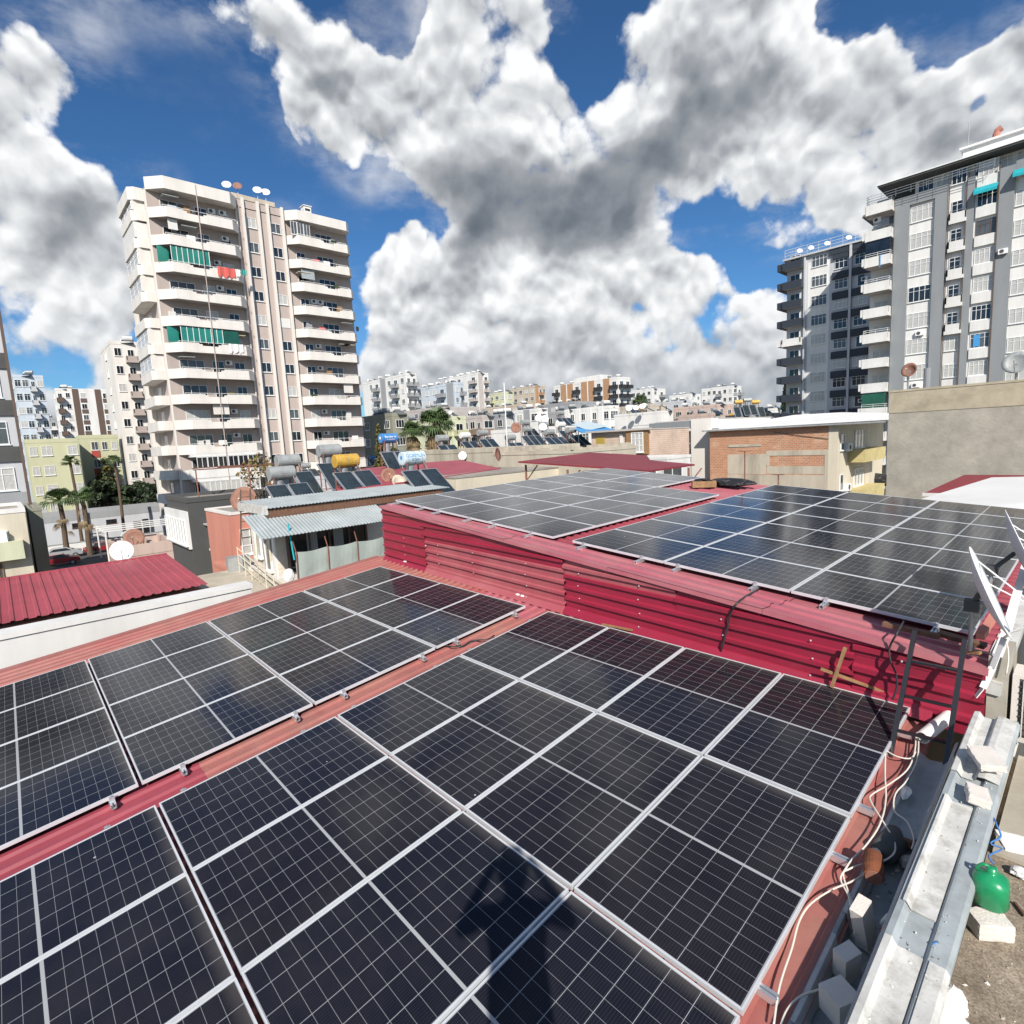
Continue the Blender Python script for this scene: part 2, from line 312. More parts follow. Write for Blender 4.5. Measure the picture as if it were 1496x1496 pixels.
def siding_mat(name, c, pitch=.16):
    m = mat(name, c, .6, .1, 1, stain=.2, ss=1); n, l = m.node_tree.nodes, m.node_tree.links; b = n['Principled BSDF']
    t = n.new('ShaderNodeTexCoord'); s = n.new('ShaderNodeSeparateXYZ'); l.new(t.outputs['Object'], s.inputs[0])
    d = n.new('ShaderNodeMath'); d.operation = 'DIVIDE'; l.new(s.outputs[2], d.inputs[0]); d.inputs[1].default_value = pitch
    f = n.new('ShaderNodeMath'); f.operation = 'FRACT'; l.new(d.outputs[0], f.inputs[0])
    bp = n.new('ShaderNodeBump'); bp.inputs['Strength'].default_value = 1; bp.inputs['Distance'].default_value = .04; l.new(f.outputs[0], bp.inputs['Height']); bp.invert = True; l.new(bp.outputs[0], b.inputs['Normal'])
    return m
M['siding'] = siding_mat('siding', (.62, .56, .48)); M['siding_pink'] = siding_mat('siding_pink', (.52, .40, .32))

# ---- the photovoltaic laminate: 6 x 18 half cells under glass, silver grid
PW, PL = 1.134, 1.722
def pv_mat():
    m = bpy.data.materials.new('pv_laminate'); m.use_nodes = True; n, l = m.node_tree.nodes, m.node_tree.links; b = n['Principled BSDF']
    t = n.new('ShaderNodeTexCoord'); s = n.new('ShaderNodeSeparateXYZ'); l.new(t.outputs['Object'], s.inputs[0])
    def mt(op, a, c=None, e=None):
        q = n.new('ShaderNodeMath'); q.operation = op
        for i, v in enumerate((a, c, e)):
            if v is None: continue
            if isinstance(v, (int, float)): q.inputs[i].default_value = v
            else: l.new(v, q.inputs[i])
        return q.outputs[0]
    x, y = s.outputs[0], s.outputs[1]
    def line(v, p, w, o=0.0):      # 1 on grid lines of pitch p and width w
        f = mt('FRACT', mt('DIVIDE', mt('ADD', v, o), p)); f = mt('ABSOLUTE', mt('SUBTRACT', f, .5))
        return mt('GREATER_THAN', f, .5 - w / p / 2)
    cx, cy = .1835, .0928
    gx = line(mt('SUBTRACT', x, PW / 2), cx, .0036)
    ya = mt('SUBTRACT', mt('ABSOLUTE', mt('SUBTRACT', y, PL / 2)), .010)
    gy = line(ya, cy, .0026)
    mid = mt('LESS_THAN', ya, .0)
    edge = mt('MAXIMUM', mt('GREATER_THAN', mt('ABSOLUTE', mt('SUBTRACT', x, PW / 2)), cx * 3), mt('GREATER_THAN', ya, cy * 9))
    grid = mt('MAXIMUM', mt('MAXIMUM', gx, mt('MULTIPLY', gy, .62)), mt('MAXIMUM', mid, edge))
    bus = mt('MULTIPLY', line(mt('SUBTRACT', x, PW / 2), cx / 10, .0013, cx / 20), .09)
    g = mt('MAXIMUM', grid, bus)
    oi = n.new('ShaderNodeObjectInfo')
    mxc = n.new('ShaderNodeMix'); mxc.data_type = 'RGBA'; l.new(oi.outputs['Random'], mxc.inputs[0]); mxc.inputs[6].default_value = (.0045, .006, .014, 1); mxc.inputs[7].default_value = (.008, .0075, .013, 1)
    mx = n.new('ShaderNodeMix'); mx.data_type = 'RGBA'; l.new(g, mx.inputs[0]); l.new(mxc.outputs[2], mx.inputs[6]); mx.inputs[7].default_value = (.34, .35, .36, 1)
    # dust film: a thin pale veil, thicker along the lower frame where rain dries
    nz = n.new('ShaderNodeTexNoise'); nz.inputs['Scale'].default_value = 1.6; nz.inputs['Detail'].default_value = 7; nz.inputs['Roughness'].default_value = .6
    add = n.new('ShaderNodeVectorMath'); add.operation = 'ADD'; l.new(t.outputs['Object'], add.inputs[0]); l.new(oi.outputs['Location'], add.inputs[1]); l.new(add.outputs[0], nz.inputs['Vector'])
    d1 = n.new('ShaderNodeMapRange'); d1.inputs[1].default_value = .38; d1.inputs[2].default_value = .75; d1.inputs[3].default_value = .012; d1.inputs[4].default_value = .04; l.new(nz.outputs[0], d1.inputs[0])
    lo = n.new('ShaderNodeMapRange'); lo.inputs[1].default_value = PL - .10; lo.inputs[2].default_value = PL - .012; lo.inputs[3].default_value = 0; lo.inputs[4].default_value = .18; l.new(y, lo.inputs[0])
    dust = mt('ADD', d1.outputs[0], mt('MULTIPLY', lo.outputs[0], mt('MULTIPLY', nz.outputs[0], 1.3)))
    m3 = n.new('ShaderNodeMix'); m3.data_type = 'RGBA'; l.new(dust, m3.inputs[0]); l.new(mx.outputs[2], m3.inputs[6]); m3.inputs[7].default_value = (.40, .36, .30, 1)
    vo = n.new('ShaderNodeTexVoronoi'); vo.inputs['Scale'].default_value = 2.1; l.new(add.outputs[0], vo.inputs['Vector'])
    sp = mt('MULTIPLY', mt('LESS_THAN', mt('ADD', vo.outputs['Distance'], mt('MULTIPLY', nz.outputs[0], .05)), .046), .7)
    m4 = n.new('ShaderNodeMix'); m4.data_type = 'RGBA'; l.new(sp, m4.inputs[0]); l.new(m3.outputs[2], m4.inputs[6]); m4.inputs[7].default_value = (.6, .58, .53, 1)
    l.new(m4.outputs[2], b.inputs['Base Color'])
    rr_ = mt('ADD', mt('MULTIPLY', nz.outputs[0], .16), .03); l.new(rr_, b.inputs['Roughness'])
    b.inputs['Roughness'].default_value = .12; b.inputs['IOR'].default_value = 1.34
    return m
M['pv'] = pv_mat()

# ---------------------------------------------------------------- mesh helpers
class MB:
    def __init__(s): s.v = []; s.f = []; s.m = []; s.mats = []
    def mi(s, m):
        if m not in s.mats: s.mats.append(m)
        return s.mats.index(m)
    def add(s, vs, fs, m):
        o = len(s.v); s.v += [tuple(v) for v in vs]; k = s.mi(m)
        for f in fs: s.f.append([o + i for i in f]); s.m.append(k)
        return s
    def box(s, x0, x1, y0, y1, z0, z1, m):
        if x0 > x1: x0, x1 = x1, x0
        if y0 > y1: y0, y1 = y1, y0
        vs = [(x, y, z) for z in (z0, z1) for y in (y0, y1) for x in (x0, x1)]
        return s.add(vs, [(0, 2, 3, 1), (4, 5, 7, 6), (0, 1, 5, 4), (2, 6, 7, 3), (0, 4, 6, 2), (1, 3, 7, 5)], m)
    def obox(s, c, ax, ay, az, m):   # centre and three half-axis vectors
        c, ax, ay, az = map(Vector, (c, ax, ay, az))
        vs = [c + i * ax + j * ay + k * az for k in (-1, 1) for j in (-1, 1) for i in (-1, 1)]
        return s.add(vs, [(0, 2, 3, 1), (4, 5, 7, 6), (0, 1, 5, 4), (2, 6, 7, 3), (0, 4, 6, 2), (1, 3, 7, 5)], m)
    def bar(s, a, b, w, h, m):
        a, b = Vector(a), Vector(b); d = (b - a); L = d.length; d.normalize()
        up = Vector((0, 0, 1)) if abs(d.z) < .95 else Vector((0, 1, 0))
        sd = d.cross(up).normalized(); u = sd.cross(d)
        return s.obox((a + b) / 2, d * L / 2, sd * w / 2, u * h / 2, m)
    def tube(s, pts, r, m, n=8, caps=True):
        pts = [Vector(p) for p in pts]; rs = r if isinstance(r, (list, tuple)) else [r] * len(pts)
        o = len(s.v); vs = []; fs = []
        prev = None
        for i, p in enumerate(pts):
            d = (pts[min(i + 1, len(pts) - 1)] - pts[max(i - 1, 0)])
            d = d.normalized() if d.length > 1e-9 else Vector((0, 0, 1))
            if prev is None:
                q = Vector((0, 0, 1)) if abs(d.z) < .9 else Vector((1, 0, 0)); a = d.cross(q).normalized()
            else: a = (prev - d * prev.dot(d)).normalized()
            prev = a; b = d.cross(a)
            for k in range(n):
                t = 2 * math.pi * k / n; vs.append(p + (a * math.cos(t) + b * math.sin(t)) * rs[i])
        for i in range(len(pts) - 1):
            for k in range(n): fs.append((i * n + k, i * n + (k + 1) % n, (i + 1) * n + (k + 1) % n, (i + 1) * n + k))
        if caps: fs.append(tuple(range(n))[::-1]); fs.append(tuple((len(pts) - 1) * n + k for k in range(n)))
        return s.add(vs, fs, m)
    def poly(s, pts, z0, z1, m):      # extruded plan outline
        n = len(pts); vs = [(x, y, z0) for x, y in pts] + [(x, y, z1) for x, y in pts]
        fs = [tuple(range(n))[::-1], tuple(range(n, 2 * n))] + [(i, (i + 1) % n, n + (i + 1) % n, n + i) for i in range(n)]
        return s.add(vs, fs, m)
    def hexa(s, vs, m):               # 8 corners: bottom 4 in order, top 4 in order
        return s.add(vs, [(3, 2, 1, 0), (4, 5, 6, 7), (0, 1, 5, 4), (1, 2, 6, 5), (2, 3, 7, 6), (3, 0, 4, 7)], m)
    def slab(s, a, b, c, d, t, m):    # quad sheet a,b,c,d with thickness t downwards
        a, b, c, d = map(Vector, (a, b, c, d)); nn = (b - a).cross(d - a).normalized()
        if nn.z < 0: nn = -nn
        return s.hexa([a - nn * t, b - nn * t, c - nn * t, d - nn * t, a, b, c, d], m)
    def mesh(s, name, smooth=False):
        me = bpy.data.meshes.new(name); me.from_pydata(s.v, [], s.f)
        for k in s.mats: me.materials.append(M[k])
        for p, k in zip(me.polygons, s.m): p.material_index = k
        if smooth:
            for p in me.polygons: p.use_smooth = True
        import bmesh
        bm = bmesh.new(); bm.from_mesh(me); bmesh.ops.recalc_face_normals(bm, faces=bm.faces); bm.to_mesh(me); bm.free()
        me.update(); return me
    def build(s, name, parent=None, loc=(0, 0, 0), rz=0, smooth=False):
        return link(name, s.mesh(name, smooth), parent, loc, rz)
def link(name, me, parent=None, loc=(0, 0, 0), rz=0):
    o = bpy.data.objects.new(name, me); col.objects.link(o); o.location = loc; o.rotation_euler = (0, 0, rz)
    if parent: o.parent = parent
    return o
def tag(o, label=None, cat=None, group=None, kind=None):
    if label: o['label'] = label
    if cat: o['category'] = cat
    if group: o['group'] = group
    if kind: o['kind'] = kind
    return o
def thing(name, label, cat, loc=(0, 0, 0), rz=0, group=None):
    return tag(link(name, None, None, loc, rz), label, cat, group)
def copy_tree(o, parent=None):
    c = o.copy(); col.objects.link(c); c.parent = parent
    for ch in list(o.children): copy_tree(ch, c)
    return c
def corr(mb, p0, u, v, n, depth, m, prof='trap', t=0.0):
    """profiled sheet: n ribs counted along u, running along v; depth away from the sheet"""
    p0, u, v = Vector(p0), Vector(u), Vector(v); nn = u.cross(v).normalized()
    if nn.z < -0.001: nn = -nn
    pr = [(0, 0), (.52, 0), (.60, 1), (.86, 1), (.94, 0)] if prof == 'trap' else [(k / 6, .5 - .5 * math.cos(2 * math.pi * k / 6)) for k in range(6)]
    st = [((i + a) / n, h) for i in range(n) for a, h in pr] + [(1, 0)]
    vs = []
    for a, h in st:
        q = p0 + u * a + nn * h * depth; vs += [q, q + v]
    k = len(st); fs = [(2 * i, 2 * i + 2, 2 * i + 3, 2 * i + 1) for i in range(k - 1)]
    mb.add(vs, fs, m)
    if t:
        vs2 = [Vector(q) - nn * t for q in vs]
        mb.add(vs2, fs, m)
    return mb

# ---------------------------------------------------------------- windows, balconies, buildings
_wc = {}
def win_mesh(w, h, cols, rows, fm, pm, depth=.07):
    key = (round(w, 2), round(h, 2), cols, rows, fm, pm)
    if key in _wc: return _wc[key]
    f = MB(); t = .05 if w > .9 else .04
    f.box(0, w, -depth, -.002, 0, t, fm); f.box(0, w, -depth, -.002, h - t, h, fm)
    f.box(0, t, -depth, -.002, t, h - t, fm); f.box(w - t, w, -depth, -.002, t, h - t, fm)
    for c in range(1, cols):
        x = w * c / cols; f.box(x - t * .45, x + t * .45, -depth + .006, -.004, t, h - t, fm)
    zt = h * .70
    for r in range(1, rows):
        z = zt if rows == 2 else h * r / rows
        for c in range(cols):
            f.box(w * c / cols + t * .46, w * (c + 1) / cols - t * .46, -depth + .010, -.005, z - t * .4, z + t * .4, fm)
    f.box(-.06, w + .06, -.13, -.001, -.07, -.001, fm)
    p = MB(); p.box(t, w - t, -.030, -.0065, t, h - t, pm)
    _wc[key] = (f.mesh('window'), p.mesh('pane')); return _wc[key]
def window(root, x, y, z, rz, w, h, cols=2, rows=2, fm='frame_white', pm=None, name='window'):
    pm = pm or random.choice(('glass_dark', 'glass_dark', 'glass_mid', 'curtain'))
    a, b = win_mesh(w, h, cols, rows, fm, pm)
    o = link(name, a, root, (x, y, z), rz); link('pane', b, o); return o
def AC_mesh():
    if 'ac' in _wc: return _wc['ac']
    m = MB(); m.box(0, .8, -.32, -.02, 0, .55, 'frame_white'); m.tube([(.3, -.322, .28), (.3, -.335, .28)], .2, 'darkgrey', 14); m.box(.08, .12, -.3, -.005, -.08, -.003, 'galv'); m.box(.66, .70, -.3, -.005, -.08, -.003, 'galv')
    _wc['ac'] = m.mesh('air_conditioner'); return _wc['ac']

class Bld:
    """axis-aligned building; local frame of a face: u along the wall, n outwards.  face 'S' looks along -y, face 'E' along +x"""
    def __init__(s, name, label, cat, x0, x1, y0, y1, z1, wall='white', z0=0.0, group=None, roof='flatroof', parapet=.7, pm=None):
        s.x0, s.x1, s.y0, s.y1, s.z0, s.z1 = x0, x1, y0, y1, z0, z1
        s.root = thing(name, label, cat, ((x0 + x1) / 2, (y0 + y1) / 2, z0), 0, group)
        s.ox, s.oy = (x0 + x1) / 2, (y0 + y1) / 2
        w = MB(); w.box(x0 - s.ox, x1 - s.ox, y0 - s.oy, y1 - s.oy, 0, z1 - z0, wall); w.build('wall', s.root)
        r = MB(); t = .2; X0, X1, Y0, Y1, Z = x0 - s.ox - .03, x1 - s.ox + .03, y0 - s.oy - .03, y1 - s.oy + .03, z1 - z0
        pm = pm or wall
        if parapet:
            r.box(X0, X1, Y0, Y0 + t, Z + .003, Z + parapet, pm); r.box(X0, X1, Y1 - t, Y1, Z + .003, Z + parapet, pm)
            r.box(X0, X0 + t, Y0 + t, Y1 - t, Z + .003, Z + parapet, pm); r.box(X1 - t, X1, Y0 + t, Y1 - t, Z + .003, Z + parapet, pm)
            r.box(X0 + t, X1 - t, Y0 + t, Y1 - t, Z + .003, Z + .06, roof)
        else: r.box(X0, X1, Y0, Y1, Z + .003, Z + .08, roof)
        r.build('roof', s.root)
    def fr(s, face):   # origin (local to root), rz, u-length
        if face == 'S': return (s.x0 - s.ox, s.y0 - s.oy), 0.0, s.x1 - s.x0
        if face == 'W': return (s.x0 - s.ox, s.y1 - s.oy), -math.pi / 2, s.y1 - s.y0
        return (s.x1 - s.ox, s.y0 - s.oy), math.pi / 2, s.y1 - s.y0
    def P(s, face, u, n=0.0):
        (ox, oy), rz, L = s.fr(face); c, q = math.cos(rz), math.sin(rz)
        return (ox + u * c + n * q, oy + u * q - n * c)
    def win(s, face, u, z, w, h, **k):
        n = k.pop('n', 0.0); p = s.P(face, u, n); return window(s.root, p[0], p[1], z - s.z0, s.fr(face)[1], w, h, **k)
    def part(s, name, face, u0, u1, z0, z1, n0, n1, m, smooth=False):
        b = MB(); b.box(0, u1 - u0, -n1, -n0, 0, z1 - z0, m); p = s.P(face, u0)
        return b.build(name, s.root, (p[0], p[1], z0 - s.z0), s.fr(face)[1])
    def meshpart(s, name, me, face, u, z, n=0.0):
        p = s.P(face, u, n); return link(name, me, s.root, (p[0], p[1], z - s.z0), s.fr(face)[1])
    def ac(s, face, u, z, n=0.0): return s.meshpart('air_conditioner', AC_mesh(), face, u, z, n)
_bc = {}
def balc_mesh(w, d, ph, m, slab='slab', rail=False, cham=0.0, notch=None, th=.12):
    """balcony tray: floor slab, solid parapet of height ph, optional chamfered left end and a dip with a rail"""
    key = ('b', round(w, 2), round(d, 2), ph, m, slab, rail, cham, notch)
    if key in _bc: return _bc[key]
    b = MB(); c = cham
    pts = [(0, -.002), (0, -(d - c))] + ([(c, -d)] if c else []) + [(w - c * .6, -d)] + ([(w, -(d - c * .6))] if c else [])
    if not c: pts = [(0, -.002), (0, -d), (w, -d)]
    pts += [(w, -.002)]
    b.poly(pts, -.02, .14, slab)
    for i in range(len(pts) - 1):
        (xa, ya), (xb, yb) = pts[i], pts[i + 1]
        dx, dy = xb - xa, yb - ya; L = math.hypot(dx, dy); nx, ny = -dy / L * th, dx / L * th   # inwards
        segs = [(0, 1, ph)]
        if notch and abs(dy) < 1e-6 and L > 3:
            segs = [(0, notch[0] - .05, ph), (notch[0] - .05, notch[0], ph - .12), (notch[0], notch[1], ph - .30), (notch[1], notch[1] + .05, ph - .12), (notch[1] + .05, 1, ph)]
        for a, e, hh in segs:
            p, q = (xa + dx * a, ya + dy * a), (xa + dx * e, ya + dy * e)
            b.poly([p, q, (q[0] + nx, q[1] + ny), (p[0] + nx, p[1] + ny)], .14, hh, m)
        b.poly([(xa + dx * 0 - nx * .15, ya - ny * .15), (xb - nx * .15, yb - ny * .15), (xb, yb), (xa, ya)], -.10, .30, m)
    _bc[key] = b.mesh('balcony'); return _bc[key]
def rail_mesh(w, d, z0, z1, m='frame_white', bars=2, posts=1.5):
    key = ('r', round(w, 2), round(d, 2), z0, z1, m, bars)
    if key in _bc: return _bc[key]
    b = MB()
    for i in range(bars):
        z = z1 - (z1 - z0) * i / max(1, bars)
        b.box(0, w, -d - .02, -d + .02, z - .02, z + .02, m); b.box(-.02, .02, -d + .021, -.05, z - .02, z + .02, m); b.box(w - .02, w + .02, -d + .021, -.05, z - .02, z + .02, m)
    k = max(2, int(w / posts))
    for i in range(k + 1): b.box(w * i / k - .015, w * i / k + .015, -d - .014, -d + .014, z0, z1 - .021, m)
    _bc[key] = b.mesh('railing'); return _bc[key]
ORD = ['first', 'second', 'third', 'fourth', 'fifth', 'sixth', 'seventh', 'eighth', 'ninth', 'tenth', 'eleventh', 'twelfth', 'thirteenth', 'fourteenth', 'fifteenth', 'sixteenth', 'seventeenth', 'eighteenth', 'nineteenth', 'twentieth']
# ---------------------------------------------------------------- ground
g = MB(); g.box(-3000, 3000, -600, 5000, -.5, 0, 'cityground'); tag(g.build('ground'), kind='structure')
a = MB(); a.box(-101, -72, -14, 30, .004, .04, 'asphalt'); tag(a.build('parking_lot'), kind='structure')

# ---------------------------------------------------------------- the two metal roofs of the workshop
def zlo(x, y): return 9.295 + .0933 * (y - 5.917) - .006 * (x + 5.713)
def zup(x, y): return 10.205 - .079 * (x + 6) + .024 * (y - 6.85)
def yw(x): return 5.9 - .055 * x
def zcap(x): return 10.655 - .070 * (x + 11.5)
roofb = thing('workshop_building', 'workshop with stepped dark red corrugated metal roofs carrying the solar panels', 'building', (-6.3, 4, 0))
RB = (-6.3, 4, 0)
def rel(p): return Vector(p) - Vector(RB)
b = MB(); b.box(-11.85 - RB[0], -1.0 - RB[0], -9 - RB[1], 5.95 - RB[1], 0, 7.6, 'oldplaster'); b.box(-11.6 - RB[0], -.62 - RB[0], 6.58 - RB[1], 15.2 - RB[1], 0, 9.5, 'oldplaster'); b.build('wall', roofb)
def lowsheet(x0, x1, y0, y1, m, dz=0):
    s = MB(); n = max(1, round((x1 - x0) / .2)); yy = lambda x: min(y1, yw(x) + .06)
    corr(s, rel((x0, y0, zlo(x0, y0) + dz)), Vector((x1 - x0, 0, zlo(x1, y0) - zlo(x0, y0))), Vector((0, y1 - y0, .0933 * (y1 - y0))), n, .028, m)
    return s.build('roof_sheet', roofb)
for x0, x1, y0, y1, m in ((-11.95, -7.55, -9, 6.75, 'roof_red'), (-7.55, -4.75, -9, 1.15, 'roof_crimson'), (-7.55, -4.75, 1.1505, 5.62, 'roof_red'), (-7.55, -5.95, 5.6205, 6.5, 'flash'), (-5.95, -4.75, 5.6205, 6.4, 'roof_red'), (-4.75, -.90, -9, 6.3, 'roof_red')):
    lowsheet(x0, x1, y0, y1, m, .004 if m == 'roof_crimson' else 0)
# upper roof, ribs running along x
def upsheet(y0, y1, x0, x1, m, dz=0):
    s = MB(); n = max(1, round((y1 - y0) / .2))
    corr(s, rel((x0, y0, zup(x0, y0) + dz)), Vector((0, y1 - y0, .024 * (y1 - y0))), Vector((x1 - x0, 0, -.079 * (x1 - x0))), n, .03, m)
    return s.build('roof_sheet', roofb)
upsheet(6.9, 15.25, -11.7, -8.2, 'roof_crimson'); upsheet(6.9, 12.0, -8.1995, -.62, 'roof_crimson', .004); upsheet(12.001, 15.25, -8.1995, -.62, 'flash')
# cap along the wall top
s = MB()
xs = [-11.62, -9.3, -7.0, -4.7, -2.5, -.58]
for i in range(5):
    xa, xb = xs[i], xs[i + 1] - .004
    for k, (na, nb, da, db) in enumerate(((-.07, .12, 0, 0), (.12, .16, 0, .03), (.16, .24, .03, .03), (.24, .28, .03, 0), (.28, .50, 0, 0), (.50, .54, 0, .03), (.54, .62, .03, .03), (.62, .66, .03, 0), (.66, .95, 0, 0))):
        P = [(x, yw(x) + n, zcap(x) + (zup(x, 6.85) - zcap(x)) * max(0, min(1, n / .6)) + d + .006 * (i % 2) + .004) for x, n, d in ((xa, na, da), (xb, na, da), (xb, nb, db), (xa, nb, db))]
        s.add([rel(p) for p in P], [(0, 1, 2, 3)], 'flash')
    P = [(xa, yw(xa) - .07, zcap(xa) + .004), (xb, yw(xb) - .07, zcap(xb) + .004), (xb, yw(xb) - .078, zcap(xb) - .05), (xa, yw(xa) - .078, zcap(xa) - .05)]
    s.add([rel(p) for p in P], [(0, 1, 2, 3)], 'flash')
s.build('wall_cap', roofb)
# horizontal cladding sheets of the step wall
def clad(x0, x1, z0, z1, m, out, n, tilt=0.0):
    s = MB(); P = rel((x0, yw(x0) - out, z0)); U = Vector((0, 0, z1 - z0)); V = Vector((x1 - x0, yw(x1) - yw(x0), tilt))
    # ribs counted upwards, pushed towards -y
    pr = [(0, 0), (.50, 0), (.60, 1), (.84, 1), (.94, 0)]
    st = [((i + a) / n, h) for i in range(n) for a, h in pr] + [(1, 0)]
    vs = []; ns = max(1, int((x1 - x0) / .2)); fs = []
    for j in range(ns + 1):
        f_ = j / ns; x_ = x0 + (x1 - x0) * f_
        for a, h in st:
            q = P + U * a + Vector((-.05, -1, 0)).normalized() * h * .034 + V * f_
            q.z = min(q.z, zcap(x_) - .004); vs.append(q)
    m_ = len(st)
    for j in range(ns):
        for i in range(m_ - 1): fs.append((j * m_ + i, j * m_ + i + 1, (j + 1) * m_ + i + 1, (j + 1) * m_ + i))
    s.add(vs, fs, m)
    return s.build('cladding_sheet', roofb)
clad(-11.62, -9.70, 9.38, 10.76, 'crimson', .006, 7, -.02)
clad(-9.82, -5.60, 10.02, 10.60, 'crimson', .018, 3, -.02)
clad(-9.70, -5.60, 9.33, 10.05, 'crimson_faded', .006, 4, -.02)
clad(-5.62, -3.62, 9.92, 10.30, 'crimson_faded', .018, 2, -.02)
clad(-5.60, -1.60, 9.27, 9.96, 'crimson', .006, 4, -.02)
clad(-3.63, -.60, 9.76, 10.18, 'crimson', .018, 2, -.02)
clad(-1.61, -.60, 9.24, 9.88, 'crimson', .012, 3, 0)
sm_ = MB().obox((0, 0, 0), (.007, 0, 0), (0, .005, 0), (0, 0, .007), 'frame').mesh('screw')   # screw heads on the cladding
for x in (-10.6, -9.2, -8.0, -6.5, -5.3, -4.2, -3.0, -2.0, -1.2):
    for k in range(4):
        if 9.42 + .19 * k < zcap(x) - .12: link('screw', sm_, roofb, rel((x + .02 * (k % 2), yw(x) - .05, 9.42 + .19 * k + .01 * math.sin(x))))
b = MB()   # base flashing where the lower roof meets the step wall
for xa, xb, m in ((-11.6, -9.70, 'crimson'), (-9.698, -5.6, 'crimson_faded'), (-5.598, -.95, 'crimson')):
    P = [(xa, yw(xa) - .03, zlo(xa, 6) + .13), (xb, yw(xb) - .03, zlo(xb, 6) + .13), (xb, yw(xb) - .12, zlo(xb, 6) + .034), (xa, yw(xa) - .12, zlo(xa, 6) + .034)]
    b.add([rel(p) for p in P], [(0, 1, 2, 3)], m)
b.build('base_flashing', roofb)
b = MB()  # edge trims of both roofs
b.slab(rel((-12.02, -9, zlo(-12, -9) + .032)), rel((-11.86, -9, zlo(-12, -9) + .034)), rel((-11.86, 6.5, zlo(-12, 6.5) + .034)), rel((-12.02, 6.5, zlo(-12, 6.5) + .032)), .1, 'roof_red')
b.build('edge_trim', roofb); b = MB()
b.slab(rel((-.66, 5.95, zup(-.66, 5.95) + .02)), rel((-.50, 5.95, zup(-.5, 5.95) + .02)), rel((-.50, 15.2, zup(-.5, 15.2) + .05)), rel((-.66, 15.2, zup(-.66, 15.2) + .05)), .12, 'sheetwhite')
b.build('edge_trim', roofb)

# ---------------------------------------------------------------- solar panels
def panel_meshes():
    t, h = .011, .035
    f = MB()
    f.box(0, PW, 0, t, -h, 0, 'frame'); f.box(0, PW, PL - t, PL, -h, 0, 'frame'); f.box(0, t, t, PL - t, -h, 0, 'frame'); f.box(PW - t, PW, t, PL - t, -h, 0, 'frame')
    gl = MB(); gl.box(t, PW - t, t, PL - t, -.010, -.0025, 'pv')
    return f.mesh('frame'), gl.mesh('laminate')
fme, gme = panel_meshes()
def rotmat(ex, ey):
    ex = Vector(ex).normalized(); ey = (Vector(ey) - ex * Vector(ey).dot(ex)).normalized(); ez = ex.cross(ey)
    return Matrix((ex, ey, ez)).transposed().to_4x4()
pv_proto = None
def solar(P, ex, ey, label, group):
    """P is the outer corner of the panel, ex along its short side, ey along its long side"""
    global pv_proto
    m = rotmat(ex, ey)
    if m.to_3x3().col[2].z < 0: raise Exception('flipped')
    c = [Vector(P) + m.to_3x3() @ Vector(q) for q in ((0, 0, 0), (PW, 0, 0), (0, PL, 0), (PW, PL, 0))]
    pp = [pxof(q) for q in c if (q - C0).dot(ray(748, 748)) > .3]
    if not pp or all(x < -25 for x, y in pp) or all(y > 1520 for x, y in pp) or all(x > 1520 for x, y in pp): return None
    if pv_proto is None:
        o = thing('solar_module', label, 'solar panel', (0, 0, 0), 0, group); link('frame', fme, o); link('laminate', gme, o); pv_proto = o
    else: o = copy_tree(pv_proto)
    o.matrix_world = Matrix.Translation(P) @ m; tag(o, label, 'solar panel', group); return o
GP = 'solar panels laid in rows on the red metal roofs'
rnd = random.Random(3)
# lower arrays: x along the wall, rows step towards the viewer (-y); the ladder side is the right
LRC = (-5.713, 5.917, 9.398); LLC = (-10.761, 5.901, 9.436)
def low_arr(C, yaw, name, side):
    ex = Vector((math.cos(R(yaw)), math.sin(R(yaw)), -.0055)); ey = Vector((math.sin(R(yaw)), -math.cos(R(yaw)), -.0945))
    for r in range(5):
        for c in range(4):
            P = Vector(C) + ex * (c * 1.154) + ey * (r * 1.744)
            # panel long axis along -y: use flipped frame so that normal stays up
            Q = P + ey * PL
            lab = '%s array solar panel, %s row from the step wall, %s column from the left' % (name, ORD[r], ORD[c])
            solar(Q + Vector((0, 0, rnd.uniform(-.002, .002))), ex, -ey, lab, GP)
low_arr(LRC, 0, 'lower right', 1); low_arr(LLC, -.45, 'lower left', 0)
def up_arr(C, yaw, name, rows, skip=()):
    ex = Vector((math.cos(R(yaw)), math.sin(R(yaw)), -.0787)).normalized(); ey = Vector((-math.sin(R(yaw)), math.cos(R(yaw)), .0245)).normalized()
    for r in range(rows):
        for c in range(3):
            if (r, c) in skip: continue
            P = Vector(C) + ex * (c * 1.744) + ey * (r * 1.154)
            # long side along +x: panel local x (short) = ey, local y (long) = ex would flip, so start from the far corner
            lab = '%s array solar panel, %s row behind the wall cap, %s column from the left' % (name, ORD[r], ORD[c])
            solar(P + ey * PW, -ey, ex, lab, GP)
up_arr((-11.606, 6.915, 10.755), -1.0, 'upper left', 7, ((5, 2), (6, 2))); up_arr((-5.996, 6.851, 10.318), -.4, 'upper right', 7)

